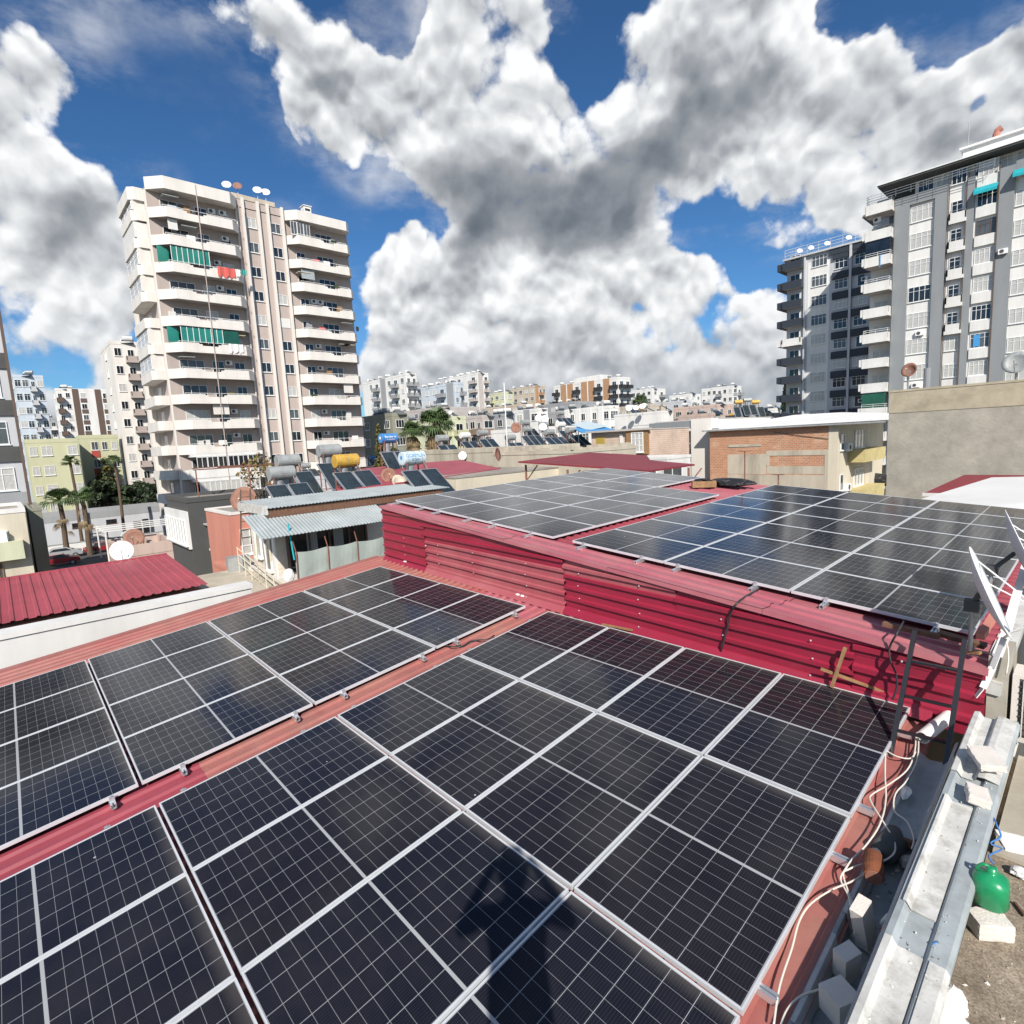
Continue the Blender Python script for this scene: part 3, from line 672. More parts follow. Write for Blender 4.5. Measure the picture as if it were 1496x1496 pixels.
# mounting rails under the panels, their cut ends stick out
def rail(a, b_, label, group='aluminium mounting rails under the solar panels'):
    a, b_ = Vector(a), Vector(b_); d = (b_ - a).normalized(); sd = d.cross(Vector((0, 0, 1))).normalized(); u = sd.cross(d); s = MB(); w, h = .02, .02
    L = (b_ - a).length / 2; c = Vector((0, 0, 0))
    s.obox(c - u * h, d * L, sd * w, u * .003, 'alu'); s.obox(c + sd * w, d * L, sd * .003, u * (h - .0035), 'alu'); s.obox(c - sd * w, d * L, sd * .003, u * (h - .0035), 'alu')
    s.obox(c + sd * .014 + u * h, d * L, sd * .009, u * .003, 'alu'); s.obox(c - sd * .014 + u * h, d * L, sd * .009, u * .003, 'alu')
    o = s.build('mounting_rail', None, (a + b_) / 2); tag(o, label, 'rail', group); return o
def clampm(p, d, label):
    """end clamp: small Z bracket with bolt, gripping a panel edge; d points away from the panel"""
    d = Vector(d).normalized(); sd = Vector((-d.y, d.x, 0)); s = MB()
    s.obox(d * .018 + Vector((0, 0, -.018)), d * .003, sd * .022, (0, 0, .020), 'alu'); s.obox(d * .004 + Vector((0, 0, .004)), d * .016, sd * .022, (0, 0, .002), 'alu')
    s.obox(d * .032 + Vector((0, 0, -.036)), d * .014, sd * .022, (0, 0, .002), 'alu'); s.tube([d * .006 + Vector((0, 0, .007)), d * .006 + Vector((0, 0, .016))], .008, 'galv', 6)
    o = s.build('end_clamp', None, p); tag(o, label, 'clamp', 'end clamps gripping the edges of the solar panels'); return o
for r, ys in enumerate(((5.516, 4.368), (3.794, 2.65), (2.06, .91), (.32, -.82))):
    for k, y in enumerate(ys):
        where = '%s mounting rail counted from the step wall' % ORD[2 * r + k]
        zz = zlo(-5, y) + .058
        if r < 2: rail((-5.70, y, zlo(-5.7, y) + .052), (-1.02, y, zlo(-1.05, y) + .052), 'rail ending bright at the right roof edge, %s from the step wall' % ORD[2 * r + k])
        else: rail((-5.70, y, zlo(-5.7, y) + .052), (-1.02, y, zlo(-1.05, y) + .052), 'aluminium rail under the lower right array, %s from the step wall' % ORD[2 * r + k])
        yy = y + .09
        rail((-10.72, yy, zlo(-10.7, yy) + .056), (-6.085, yy, zlo(-6.1, yy) + .058), 'aluminium rail under the lower left array, %s from the step wall' % ORD[2 * r + k])
        pp = pxof((-6.12, yy, 9))
        if pp[0] > -20:
            clampm((-6.142 - .008 * r, yy, zlo(-6.15, yy) + .119), (1, 0, 0), 'end clamp on the near edge of the lower left array, %s from the step wall' % ORD[2 * r + k])
        if pxof((-5.72, y, 9))[0] > -20:
            clampm((-5.716, y, zlo(-5.7, y) + .103), (-1, 0, 0), 'end clamp on the left edge of the lower right array, %s from the step wall' % ORD[2 * r + k])
upx = [-11.45, -10.448, -9.804, -8.723, -7.957, -6.94, -5.75, -4.639, -4.035, -2.949, -2.133, -1.103]
for i, x in enumerate(upx):
    arr = 'upper left' if i < 6 else 'upper right'
    rail((x, 6.66, zup(x, 6.66) + .052), (x + .05, 12.5, zup(x + .05, 12.5) + .056), 'rail end resting on the pink wall cap, %s from the left, %s array' % (ORD[i], arr))
    zz = 10.755 - .079 * (x + 11.606) if i < 6 else 10.318 - .079 * (x + 5.996)
    clampm((x, 6.915 + (x + 11.6) * -.0175 if i < 6 else 6.851 - (x + 6) * .007, zz + .002), (0, -1, 0), 'end clamp over the wall cap, %s from the left' % ORD[i])

def cable(name, label, pts, r, m, cat='cable', group=None, n=6, sub=5):
    P = [Vector(p) for p in pts]; out = []
    for i in range(len(P) - 1):
        p0, p1, p2, p3 = P[max(0, i - 1)], P[i], P[i + 1], P[min(len(P) - 1, i + 2)]
        for k in range(sub):
            t = k / sub; out.append(.5 * ((2 * p1) + (p2 - p0) * t + (2 * p0 - 5 * p1 + 4 * p2 - p3) * t * t + (3 * p1 - p0 - 3 * p2 + p3) * t ** 3))
    out.append(P[-1]); c = out[0].copy(); s = MB(); s.tube([q - c for q in out], r, m, n)
    o = s.build(name, None, c, smooth=True); tag(o, label, cat, group); return o
LO = ((-5.713, 5.917, 9.335), (.006, -.0933, 1))
def onlow(x, y, h=0): p = atp(x, y, *LO); p.z += h; return p
def onwall(x, y, o=.05): p = atp(x, y, (0, 5.9 - o, 0), (.055, 1, 0)); return p
cable('roof_cable', 'black cable lying on the red strip between the two lower arrays', [onlow(*q, .02) for q in ((636, 940), (655, 946), (675, 946), (690, 938), (712, 936), (722, 930))], .010, 'cable_black')
cable('wall_cable', 'black cable hanging over the cap and down the middle of the step wall', [atp(1108, 862, (0, 6.9, 0), (0, 1, 0)), atp(1095, 868, (0, 6.4, 0), (0, 1, 0)), onwall(1078, 880, .09), onwall(1068, 895, .09), onwall(1062, 920, .07), onwall(1055, 945, .07), onlow(1052, 958, .03)], .012, 'cable_black')
cable('looped_cable', 'grey cable curling down the step wall just left of the ladder', [atp(1320, 908, (0, 6.5, 0), (0, 1, 0)), onwall(1313, 921, .1), onwall(1300, 945, .1), onwall(1301, 965, .12), onwall(1309, 985, .10), onwall(1310, 1005, .10), onwall(1304, 1022, .12)], .009, 'cable_black')
def onz(q, z): return atz(q[0], q[1], z)
wc = [((1338, 1073), (1336, 1100), (1325, 1125), (1300, 1145), (1275, 1160), (1272, 1170), (1290, 1200), (1305, 1225), (1307, 1245), (1290, 1258), (1262, 1262), (1240, 1270), (1232, 1280), (1248, 1330), (1248, 1365)),
      ((1342, 1075), (1340, 1110), (1325, 1140), (1308, 1160), (1307, 1185), (1325, 1200), (1335, 1225), (1332, 1240)),
      ((1294, 1096), (1310, 1105), (1330, 1108), (1338, 1098)),
      ((1294, 1096), (1293, 1130), (1294, 1170), (1285, 1205), (1265, 1235), (1245, 1255), (1235, 1270), (1228, 1285), (1240, 1310), (1246, 1340)),
      ((1290, 1260), (1250, 1285), (1215, 1300), (1185, 1320), (1168, 1345), (1157, 1385), (1145, 1420), (1137, 1450), (1130, 1500)),
      ((1200, 1445), (1170, 1455), (1150, 1475), (1140, 1500))]
for i, w in enumerate(wc):
    lab = ['white cable snaking out of the pipe and over the roof edge to the grey blocks', 'white cable looping from the pipe mouth towards the dented metal trough', 'short white cable arching between the panel corner and the pipe mouth', 'white cable running down from the panel corner beside the brown roof edge', 'cream cable lying along the roof edge past the nearest rail end', 'thin white cable crossing the shaded roof edge at the bottom'][i]
    cable('white_cable', lab, [onlow(q[0], q[1], .0) + (C0 - onlow(q[0], q[1])).normalized() * (.03 if q[1] > 1270 else .09) for q in w], .0058, 'cable_white', 'cable', None, 6, 4)

# ---------------------------------------------------------------- sticks, ladder, pipe
def stick(name, label, a, b_, w, h, m, cat='plank'):
    a, b_ = Vector(a), Vector(b_); c = (a + b_) / 2; s = MB(); n = 5
    d = (b_ - a); prev = a
    for i in range(n):
        q = a + d * (i + 1) / n; s.bar(prev - c, q - c, w * (1 + .08 * math.sin(i * 2.1)), h, m); prev = q
    o = s.build(name, None, c); return tag(o, label, cat)
stick('wooden_stick', 'short upright wooden stick leaning against the step wall', onwall(1215, 1004, .14), onwall(1235, 946, .10), .03, .02, 'wood')
stick('wooden_batten', 'long thin wooden batten lying slanted at the foot of the step wall', onwall(1199, 977, .13), onlow(1335, 1036, .06), .03, .022, 'wood')
stick('wooden_lath', 'pale broken lath lying on the ribs beside the top of the lower right array', onlow(880, 916, .04), onlow(924, 925, .04), .035, .02, 'wood')
stick('roof_plank', 'rough brown plank lying on the wall cap above the ladder', atp(1290, 911, (0, 6.3, 0), (0, 1, 0)), atp(1372, 930, (0, 6.3, 0), (0, 1, 0)), .07, .04, 'wood_dark')
stick('roof_board', 'dark weathered board along the front of the upper right array corner', atp(1372, 925, (0, 6.55, 0), (0, 1, 0)), atp(1440, 944, (0, 6.5, 0), (0, 1, 0)), .10, .04, 'wood_dark')
stick('wood_offcut', 'small orange brown wood offcut under the roof corner by the dish pole', (-.78, 6.05, 9.96), (-.66, 6.02, 9.98), .05, .03, 'wood')
la, lb = onwall(1336, 925, .09), onwall(1409, 938, .09)
fa, fb = atz(1301, 1102, 9.22), atz(1381, 1122, 9.20)
t = thing('ladder', 'black steel ladder leaning on the step wall at the roof corner', 'ladder', tuple((fa + fb) / 2))
cc = (fa + fb) / 2
for p, q in ((fa, la), (fb, lb)):
    s = MB(); p2, q2 = p + (q - p) * -.02, q + (q - p) * .02; s.bar(p2 - cc, q2 - cc, .036, .028, 'blackmetal'); s.build('side_rail', t)
for k in (.19, .47, .76):
    s = MB(); a_, b2 = fa + (la - fa) * k, fb + (lb - fb) * k; d = (b2 - a_).normalized(); s.bar(a_ + d * .02 - cc, b2 - d * .02 - cc, .026, .022, 'blackmetal'); s.build('rung', t)
# white plastic pipe
pa, pb = atz(1347, 1078, 9.33), atz(1438, 1004, 9.45)
t = thing('drain_pipe', 'white plastic drain pipe with an orange stain lying under the ladder', 'pipe', tuple(pa))
s = MB(); r0, r1 = .052, .046; d = (pb - pa); n = 20
dd = d.normalized(); aa = dd.cross(Vector((0, 0, 1))).normalized(); bb = aa.cross(dd)
vs = []; fs = []
for i in range(2):
    for rr in (r0, r1):
        for k in range(n):
            an = 2 * math.pi * k / n; vs.append(d * i + (aa * math.cos(an) + bb * math.sin(an)) * rr)
for k in range(n):
    k2 = (k + 1) % n; fs += [(k, k2, 2 * n + k2, 2 * n + k), (n + k, n + k2, 3 * n + k2, 3 * n + k), (k, k2, n + k2, n + k), (2 * n + k, 2 * n + k2, 3 * n + k2, 3 * n + k)]
s.add(vs, fs, 'pvc'); s.build('pipe', t, smooth=False)
s = MB(); s.tube([d * .70, d * .79], [r0 + .0012, r0 + .0012], 'orange', 20, False); s.build('stain_band', t)

# ---------------------------------------------------------------- trough, channel and rubble along the right edge
edge = thing('parapet_wall', 'low roof edge wall carrying the metal trough and channel', 'wall', (-.65, 3, 8.6))
s = MB(); s.hexa([(.02, -2, -.6), (.262, -2, -.6), (.262, 2.7, -.6), (.02, 2.7, -.6), (.02, -2, .30), (.262, -2, .30), (.262, 2.7, .74), (.02, 2.7, .74)], 'cream'); s.build('wall', edge)
def prism(name, label, prof, y0, y1, dx, m, cat, parent=None, z=0.0, z1=0.0, thick=.0025):
    """bent sheet: profile of (x, z) points swept along y"""
    s = MB(); n = len(prof); vs = []
    for (yy, ox, oz) in ((y0, 0, z), (y1, dx, z1)):
        vs += [(x + ox, yy, zz + oz) for x, zz in prof]
    s.add(vs, [(i, i + 1, n + i + 1, n + i) for i in range(n - 1)], m)
    s.add([(v[0] + .0015, v[1], v[2] - thick) for v in vs], [(i, i + 1, n + i + 1, n + i) for i in range(n - 1)], m)
    o = s.build(name, parent); 
    if not parent: tag(o, label, cat)
    return o
SL = .0933
def cz(y): return SL * (y - 3.0)
prism('gutter_trough', 'bluish grey metal gutter trough holding the concrete blocks', [(-.945, 9.045), (-.925, 9.04), (-.905, 8.90), (-.70, 8.90), (-.675, 9.34), (-.655, 9.36)], 1.7, 5.1, 0, 'bluegrey', 'gutter', z=cz(1.7), z1=cz(5.1))
ch = prism('metal_channel', 'grey folded metal channel along the outer roof edge', [(-.672, 9.345), (-.655, 9.405), (-.625, 9.412), (-.600, 9.375), (-.49, 9.375), (-.472, 9.40), (-.46, 9.402), (-.40, 9.402), (-.385, 9.38), (-.383, 9.355)], 1.7, 5.55, .035, 'bluegrey', 'channel', z=cz(1.7), z1=cz(5.55))
def wprism(prof, y0, y1, label):
    o = prism('insulation_sheet', label, [(x + .009 * (y0 - 1.7), z - .05) for x, z in prof], y0, y1, .009 * (y1 - y0), 'sheetwhite', 'sheet', thick=.004, z=cz(y0), z1=cz(y1)); return o
P1 = [(-.668, 9.408), (-.652, 9.465), (-.622, 9.470), (-.598, 9.434), (-.492, 9.433)]
wprism(P1, 1.7, 3.02, 'white torn sheet lining the nearest stretch of the metal channel'); wprism([(-.462, 9.459), (-.40, 9.459), (-.383, 9.437), (-.381, 9.22)], 1.7, 3.0, 'white strip on the outer lip of the nearest channel stretch')
wprism([(-.634, 9.473), (-.620, 9.473), (-.596, 9.435), (-.490, 9.434)], 3.28, 4.32, 'white worn sheet lining the middle stretch of the metal channel')
wprism([(-.672, 9.414), (-.654, 9.467), (-.622, 9.472), (-.596, 9.436), (-.53, 9.436), (-.51, 9.475), (-.475, 9.478), (-.40, 9.46)], 4.62, 5.52, 'white folded sheet at the far end of the metal channel')
def block(label, c, hx, hy, hz, rz, tilt=(0, 0), m='aac', name='concrete_block', chip=True, seed=0):
    import bmesh
    bm = bmesh.new(); bmesh.ops.create_cube(bm, size=2)
    bmesh.ops.subdivide_edges(bm, edges=bm.edges[:], cuts=5, use_grid_fill=True)
    rr = random.Random(seed)
    for v in bm.verts:
        p = v.co
        k = sum(1 for q in p if abs(abs(q) - 1) < .01)
        if chip and k >= 2: p *= 1 - rr.random() * .06
        if chip and p.x < -.9 + .0: p.x += rr.random() * .10
        v.co = Vector((p.x * hx, p.y * hy, p.z * hz))
    me = bpy.data.meshes.new(name); bm.to_mesh(me); bm.free(); me.materials.append(M[m])
    o = link(name, me, None, c); o.rotation_euler = (tilt[0], tilt[1], rz); return tag(o, label, 'block')
block('flat white slab topmost on the channel below the ladder', atz(1440, 1112, 9.64) + Vector((0, 0, .02)), .075, .115, .024, R(28), (R(5), R(-4)), seed=1)
block('broken white block propped under the topmost slab on the channel', atz(1428, 1162, 9.56), .060, .085, .030, R(15), (0, R(10)), seed=2)
block('upright pale block standing in the trough beside the rusty pot', atz(1262, 1330, 9.22) - Vector((0, 0, .08)), .034, .060, .15, R(-8), (R(18), R(0)), chip=False, seed=3)
block('middle grey block lying in the trough', atz(1238, 1395, 9.12) - Vector((0, 0, .05)), .040, .058, .09, R(-24), (R(8), R(6)), chip=False, seed=4)
block('nearest grey block lying flat in the trough', atz(1228, 1452, 9.12) - Vector((0, 0, .05)), .066, .070, .07, R(-28), (R(3), 0), chip=False, seed=5)
block('small rubble lump in the shaded trough', (-.77, 4.15, 9.06), .04, .03, .03, R(30), (0, 0), seed=6, name='rubble_lump')
s = MB(); s.bar((-.08, .0, 0), (.085, .02, 0), .03, .055, 'wood_dark'); tag(s.build('wood_piece', None, (-.79, 4.22, 9.14)), 'brown wood piece wedged across the trough', 'plank')
# rusty pot: half of a corroded can
t = thing('rusty_can', 'rusty orange can lying on its side in the trough', 'can', tuple(atz(1276, 1282, 9.20)))
s = MB(); s.tube([(-.0, -.02, .02), (0.0, .03, .03), (.01, .16, .03)], [.056, .058, .054], 'rust', 20); s.tube([(0, -.023, .02), (0, -.030, .0195)], [.050, .046], 'rustbar', 20); s.build('can_body', t, rz=R(18), smooth=False)
s = MB(); s.tube([(-.0, .13, .0), (.03, .30, -.02), (.02, .42, -.01)], [.075, .085, .05], 'darkgrey', 12); tag(s.build('plastic_bundle', None, atz(1285, 1262, 9.14), rz=R(5), smooth=True), 'grey crumpled plastic bundle behind the rusty can', 'bundle')
def scrap(label, c, rx, ry, rz, tilt=(0, 0), m='paper'):
    s = MB(); rr = random.Random(len(label)); n = 11
    pts = [(math.cos(2 * math.pi * k / n) * rx * rr.uniform(.6, 1.1), math.sin(2 * math.pi * k / n) * ry * rr.uniform(.6, 1.1)) for k in range(n)]
    vs = [(x, y, .008 * math.sin(x * 60 + y * 40)) for x, y in pts] + [(x, y, .008 * math.sin(x * 60 + y * 40) - .002) for x, y in pts] 
    s.add(vs + [(0, 0, .01), (0, 0, .008)], [(k, (k + 1) % n, 2 * n) for k in range(n)] + [(n + k, n + (k + 1) % n, 2 * n + 1) for k in range(n)] + [(k, (k + 1) % n, n + (k + 1) % n, n + k) for k in range(n)], m)
    o = s.build('paper_scrap', None, c); o.rotation_euler = (tilt[0], tilt[1], rz); return tag(o, label, 'scrap')
scrap('torn white scrap on the trough rim between the cables', (-.905, 3.95, 9.15), .035, .10, .1)
scrap('torn white scrap below the pipe mouth', (-.90, 4.72, 9.22), .04, .12, .1)
scrap('cream scrap tucked beside the rusty can', (-.72, 3.44, 9.16), .022, .055, -.2, (R(20), R(30)))
for y_, l_ in ((2.2, 'nearest the bottom of the photo'), (2.9, 'beside the standing blocks'), (3.7, 'beside the rusty can'), (4.5, 'close to the ladder')):
    prism('liner_strip', 'pale liner strip along the inner trough rim, ' + l_, [(-.938, 9.056), (-.918, 9.052), (-.895, 8.93)], y_ - .3, y_ + .32, 0, 'sheetwhite', 'strip', z=cz(y_ - .3), z1=cz(y_ + .32))
scrap('thin white strip on the trough wall near the wood piece', (-.685, 4.35, 9.38), .014, .13, 0, (0, R(40)))
# grey curled flashing between trough and roof under the ladder
prism('bent_flashing', 'bluish bent metal flashing below the ladder foot', [(-.945, 9.16), (-.87, 9.11), (-.78, 9.12), (-.70, 9.20), (-.67, 9.33)], 4.30, 5.35, 0, 'bluegrey', 'flashing', z=0, z1=.098)

crm = MB(); rc = random.Random(77)
def crumb(p, s_, m='aac'):
    p = Vector(p); a = Vector((rc.gauss(0, 1), rc.gauss(0, 1), rc.gauss(0, 1))).normalized() * s_; b_ = a.cross(Vector((rc.gauss(0, 1), rc.gauss(0, 1), 1))).normalized() * s_ * rc.uniform(.5, 1); c_ = a.cross(b_).normalized() * s_ * rc.uniform(.3, .8)
    crm.add([p + a, p - a, p + b_, p - b_, p + c_, p - c_], [(0, 2, 4), (2, 1, 4), (1, 3, 4), (3, 0, 4), (2, 0, 5), (1, 2, 5), (3, 1, 5), (0, 3, 5)], m)
for _ in range(260):
    y = rc.uniform(2.2, 5.0); k_ = rc.random()
    if k_ < .6: crumb((rc.uniform(-.90, -.70), y, 8.90 + cz(y) + .008), rc.uniform(.004, .022) if rc.random() < .8 else rc.uniform(.02, .035), rc.choice(('aac', 'aac', 'oldplaster', 'concrete', 'coral')))
    elif k_ < .8: crumb((rc.uniform(-.59, -.50), y, 9.386 + cz(y)), rc.uniform(.003, .009), rc.choice(('aac', 'concrete')))
    else: crumb((rc.uniform(-.46, -.40), y, 9.408 + cz(y)), rc.uniform(.003, .007), rc.choice(('aac', 'concrete')))
tag(crm.build('rubble_crumbs'), 'plaster crumbs and gravel scattered in the trough and on the channel', 'rubble', kind='stuff')
# ---------------------------------------------------------------- terrace
TZ = 9.24
g = MB(); g.box(-.385, 6.0, -6, 5.75, 8.7, TZ, 'terrace'); tag(g.build('terrace_floor'), kind='structure')
g = MB(); g.box(-.36, 4.0, 4.32, 5.76, TZ + .004, TZ + .03, 'oldplaster'); tag(g.build('terrace_ledge'), kind='structure')
def jug(label, c, s_=.86):
    t = thing('green_jug', label, 'jug', c); t.scale = (s_, s_, s_ * 1.05)
    b = MB(); n = 20; prof = [(.0, 0), (.085, .0), (.094, .012), (.095, .14), (.090, .165), (.060, .19), (.03, .20), (.026, .205), (.026, .235), (.0, .235)]
    vs = []; 
    for r_, z_ in prof:
        for k in range(n):
            a_ = 2 * math.pi * k / n; q = (abs(math.cos(a_)) ** 4 + abs(math.sin(a_)) ** 4) ** -.25
            q = 1 + (q - 1) * .45; wob = 1 + .03 * math.sin(3 * a_ + z_ * 30)
            vs.append((r_ * q * math.cos(a_) * wob, r_ * q * math.sin(a_) * wob, z_))
    fs = [(i * n + k, i * n + (k + 1) % n, (i + 1) * n + (k + 1) % n, (i + 1) * n + k) for i in range(len(prof) - 1) for k in range(n)]
    b.add(vs, fs, 'green_plastic'); b.build('body', t, smooth=True)
    b = MB(); b.tube([(-.065, 0, .165), (-.075, 0, .20), (-.045, 0, .235), (-.012, 0, .232)], .010, 'green_plastic', 8); b.build('handle', t, smooth=True)
    return t
block('pale concrete block under the green jug', atz(1446, 1338, TZ + .10) - Vector((0, 0, .05)), .062, .085, .048, R(-52), (0, 0), seed=8)
jug('green plastic jug standing on a pale block on the terrace', atz(1446, 1318, TZ + .10))
cable('blue_rope', 'blue plastic string tied round the channel above the jug', [atz(1452, 1195, 9.50), atz(1456, 1205, 9.5), atz(1462, 1222, 9.46), atz(1447, 1232, 9.44), atz(1464, 1240, 9.42), atz(1445, 1250, 9.42), atz(1452, 1262, 9.40)], .005, 'rope_blue', 'string')
cable('bag_string', 'blue string hanging from the channel lip to the white bag', [atz(1362, 1380, 9.41), atz(1370, 1376, 9.415), atz(1374, 1386, 9.40), atz(1375, 1400, 9.36), atz(1374, 1425, 9.33), atz(1372, 1448, 9.31)], .004, 'rope_blue', 'string')
def lump(name, label, c, sx, sy, sz, m, cat, seed=1, amp=.25, neck=True):
    import bmesh
    from mathutils import noise
    bm = bmesh.new(); bmesh.ops.create_icosphere(bm, subdivisions=5, radius=1)
    for v in bm.verts:
        p = v.co.copy(); q = noise.noise(p * 1.6 + Vector((seed, 0, 0))) + .5 * abs(noise.noise(p * 4 + Vector((0, seed, 0)))) + .25 * abs(noise.noise(p * 9))
        k = 1 + amp * q
        if neck and p.z > .3: k2 = max(.10, 1 - (p.z - .3) * 1.45); p = Vector((p.x * k2, p.y * k2, p.z * 1.15))
        v.co = Vector((p.x * sx * k, p.y * sy * k, max(-.8, p.z) * sz * (1 if p.z > 0 else .7)))
    me = bpy.data.meshes.new(name); bm.to_mesh(me); bm.free(); me.materials.append(M[m])
    for p in me.polygons: p.use_smooth = True
    return tag(link(name, me, None, c), label, cat)
lump('white_bag', 'white plastic bag tied with blue string on the terrace', atz(1392, 1462, TZ + .06), .055, .06, .075, 'bag', 'bag', 3, .35)
lump('white_sack', 'large crumpled white sack lying at the bottom beside the channel', atz(1385, 1492, TZ + .03), .07, .075, .05, 'bag', 'bag', 9, .4, False)
block('white slab lying on the terrace behind the green jug', atz(1485, 1235, TZ + .02), .09, .10, .015, R(20), (0, R(4)), 'cloth_white', 'stone_slab', seed=11)
lump('crumpled_paper', 'crumpled white paper beside the green jug', atz(1490, 1275, TZ + .03), .04, .04, .03, 'cloth_white', 'paper', 14, .5, False)
s = MB(); s.bar((0, 0, 0), (.05, -.08, 0), .012, .012, 'wood_dark'); tag(s.build('wood_scrap', None, tuple(atz(1482, 1318, TZ + .015))), 'small dark wooden stick on the terrace beside the block', 'stick')
tcr = MB(); crm = tcr
for _ in range(500): crumb((rc.uniform(-.37, .6), rc.uniform(2.2, 4.3), TZ + .002), rc.uniform(.0025, .007) if rc.random() < .93 else .013, rc.choice(('terrace', 'oldplaster', 'concrete', 'aac')))
tag(tcr.build('terrace_gravel'), 'loose grit on the terrace floor', 'gravel', kind='stuff')
# ---- corner column, flower pot, air conditioner, far terrace wall
s = MB(); s.box(-.60, -.47, 5.98, 6.5, -1.2, .93, 'concrete'); tag(s.build('concrete_column', None, (0, 0, 9.05)), 'grey concrete corner column right of the cladding', 'column')
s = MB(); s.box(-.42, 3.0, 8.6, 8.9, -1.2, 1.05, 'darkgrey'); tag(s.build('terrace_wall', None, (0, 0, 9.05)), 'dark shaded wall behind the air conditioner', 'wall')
t = thing('air_conditioner', 'beige outdoor air conditioner unit behind the corner column', 'air conditioner', (-.445, 6.03, 9.26))
s = MB(); s.box(0, .85, 0, .3, 0, .58, 'aac'); s.build('casing', t)
s = MB()
for k in range(9): s.box(.05 + .001, .60, -.012, -.001, .07 + k * .052, .082 + k * .052, 'darkgrey')
for k in range(7): s.box(.07 + k * .085, .078 + k * .085, -.02, -.0125, .05, .55, 'aac')
s.build('grille', t)
s = MB(); s.box(.045, .62, -.0008, -.0002, .045, .555, 'darkgrey'); s.build('fan_opening', t)
t = thing('plant_pot', 'small white plant pot beside the corner column', 'pot', (-.42, 5.78, TZ + .004))
s = MB(); s.tube([(0, 0, 0), (0, 0, .10), (0, 0, .11)], [.038, .052, .056], 'aac', 16); s.build('pot', t); s = MB(); s.tube([(0, 0, .1105), (0, 0, .1125)], [.046, .046], 'bark', 16); s.build('soil', t)
# ---- the two dishes seen edge-on
def dish(name, label, c, n, r, m='frame_white', depth=.16, mast=None, group=None, feed=True, small=False, mastm='galv', struts='arm', focus=None):
    c = Vector(c); n = Vector(n).normalized()
    t = thing(name, label, 'satellite dish', tuple(c), 0, group)
    up = Vector((0, 0, 1)); a = n.cross(up).normalized(); b_ = a.cross(n).normalized()
    s = MB(); K, Rg = (14, 3) if small else (36, 8); vs = []
    for side in (0, 1):
        for i in range(Rg + 1):
            q = r * i / Rg
            for k in range(K):
                an = 2 * math.pi * k / K; vs.append(n * (depth * (i / Rg) ** 2 - depth * .5 - side * .006) + (a * math.cos(an) + b_ * math.sin(an)) * q)
    fs = []
    for side in (0, 1):
        o = side * (Rg + 1) * K
        for i in range(Rg):
            for k in range(K): fs.append((o + i * K + k, o + i * K + (k + 1) % K, o + (i + 1) * K + (k + 1) % K, o + (i + 1) * K + k))
    o2 = (Rg + 1) * K
    for k in range(K): fs.append((Rg * K + k, Rg * K + (k + 1) % K, o2 + Rg * K + (k + 1) % K, o2 + Rg * K + k))
    s.add(vs, fs, m); s.build('reflector', t, smooth=True)
    F = Vector(focus) - c if focus else n * r * .9 + b_ * (-.1 * r)
    if feed:
        s = MB()
        if struts == 'arm': s.tube([-b_ * r * .95 + n * depth * .4, F - b_ * .02], .012 if not small else .02, mastm, 6)
        else:
            for an in (.5, 2.6, 4.7): s.tube([(a * math.cos(an) + b_ * math.sin(an)) * r * .97 + n * depth * .45, F], .006, 'frame_white', 6)
        s.build('feed_arm', t)
        s = MB(); s.tube([F, F + (-F).normalized() * -.07], .03, 'cream', 8); s.build('feed_horn', t)
    if mast:
        s = MB(); s.tube([Vector(mast[0]) - c, Vector(mast[1]) - c], mast[2], mastm, 10); s.build('mast', t)
        s = MB(); k = Vector(mast[1]) - c; s.tube([k, -n * (depth * .5 + .01)], mast[2] * 1.1, mastm if small else 'darkgrey', 8)
        if not small: s.obox(k, (.05, 0, 0), (0, .04, 0), (0, 0, .05), 'darkgrey')
        s.build('bracket', t)
    return t
v1 = ray(1440, 866).normalized(); ax = Vector((.298, 0, -.738)).normalized(); n1 = ax.cross(v1).normalized()
if n1.x < 0: n1 = -n1
n1 = (n1 - v1 * .06).normalized()
dish('satellite_dish', 'white satellite dish seen edge on, at the roof corner above the ladder', aty(1440, 866, 6.0), n1, .40, depth=.07, mast=((-.729, 6.02, 9.98), (-.735, 6.02, 10.39), .018), struts='rods', focus=aty(1523, 893, 5.9))
dish('satellite_dish', 'white satellite dish seen edge on, further back at the right frame edge', aty(1491, 806, 7.8), n1, .46, depth=.08, mast=((-.80, 7.6, 10.0), (-.78, 7.6, 10.38), .02), struts='rods', focus=aty(1580, 830, 7.7))
# white plastic strips wrapped round the corner post
def strip(label, pts, w, m='cloth_white'):
    P = [Vector(p) for p in pts]; c = P[0]; s = MB()
    for i in range(len(P) - 1): s.bar(P[i] - c, P[i + 1] - c, w, .006, m)
    return tag(s.build('plastic_strip', None, c), label, 'strip')
strip('white plastic strip hanging down the corner edge below the near dish', [aty(1467, 932, 6.0), aty(1450, 975, 5.93), aty(1436, 1005, 5.9), aty(1425, 1018, 5.88)], .05)
strip('white plastic strip stretching right from the knot under the near dish', [aty(1467, 932, 6.0), aty(1480, 922, 5.95), aty(1510, 912, 5.9)], .035)
strip('white folded flashing rising along the right roof edge past the dishes', [aty(1456, 960, 6.0), aty(1470, 925, 6.4), aty(1482, 880, 7.2), aty(1500, 820, 8.6)], .07)
cable('dish_cable', 'white coaxial cable dangling from the knot under the near dish', [aty(1466, 932, 5.98), aty(1472, 945, 5.95), aty(1473, 965, 5.93), aty(1470, 985, 5.92)], .006, 'cable_white')
stick('brick_rubble', 'broken red brick strip along the roof edge under the near dish', aty(1432, 930, 6.15), aty(1452, 900, 6.8), .06, .05, 'coral', 'brick')
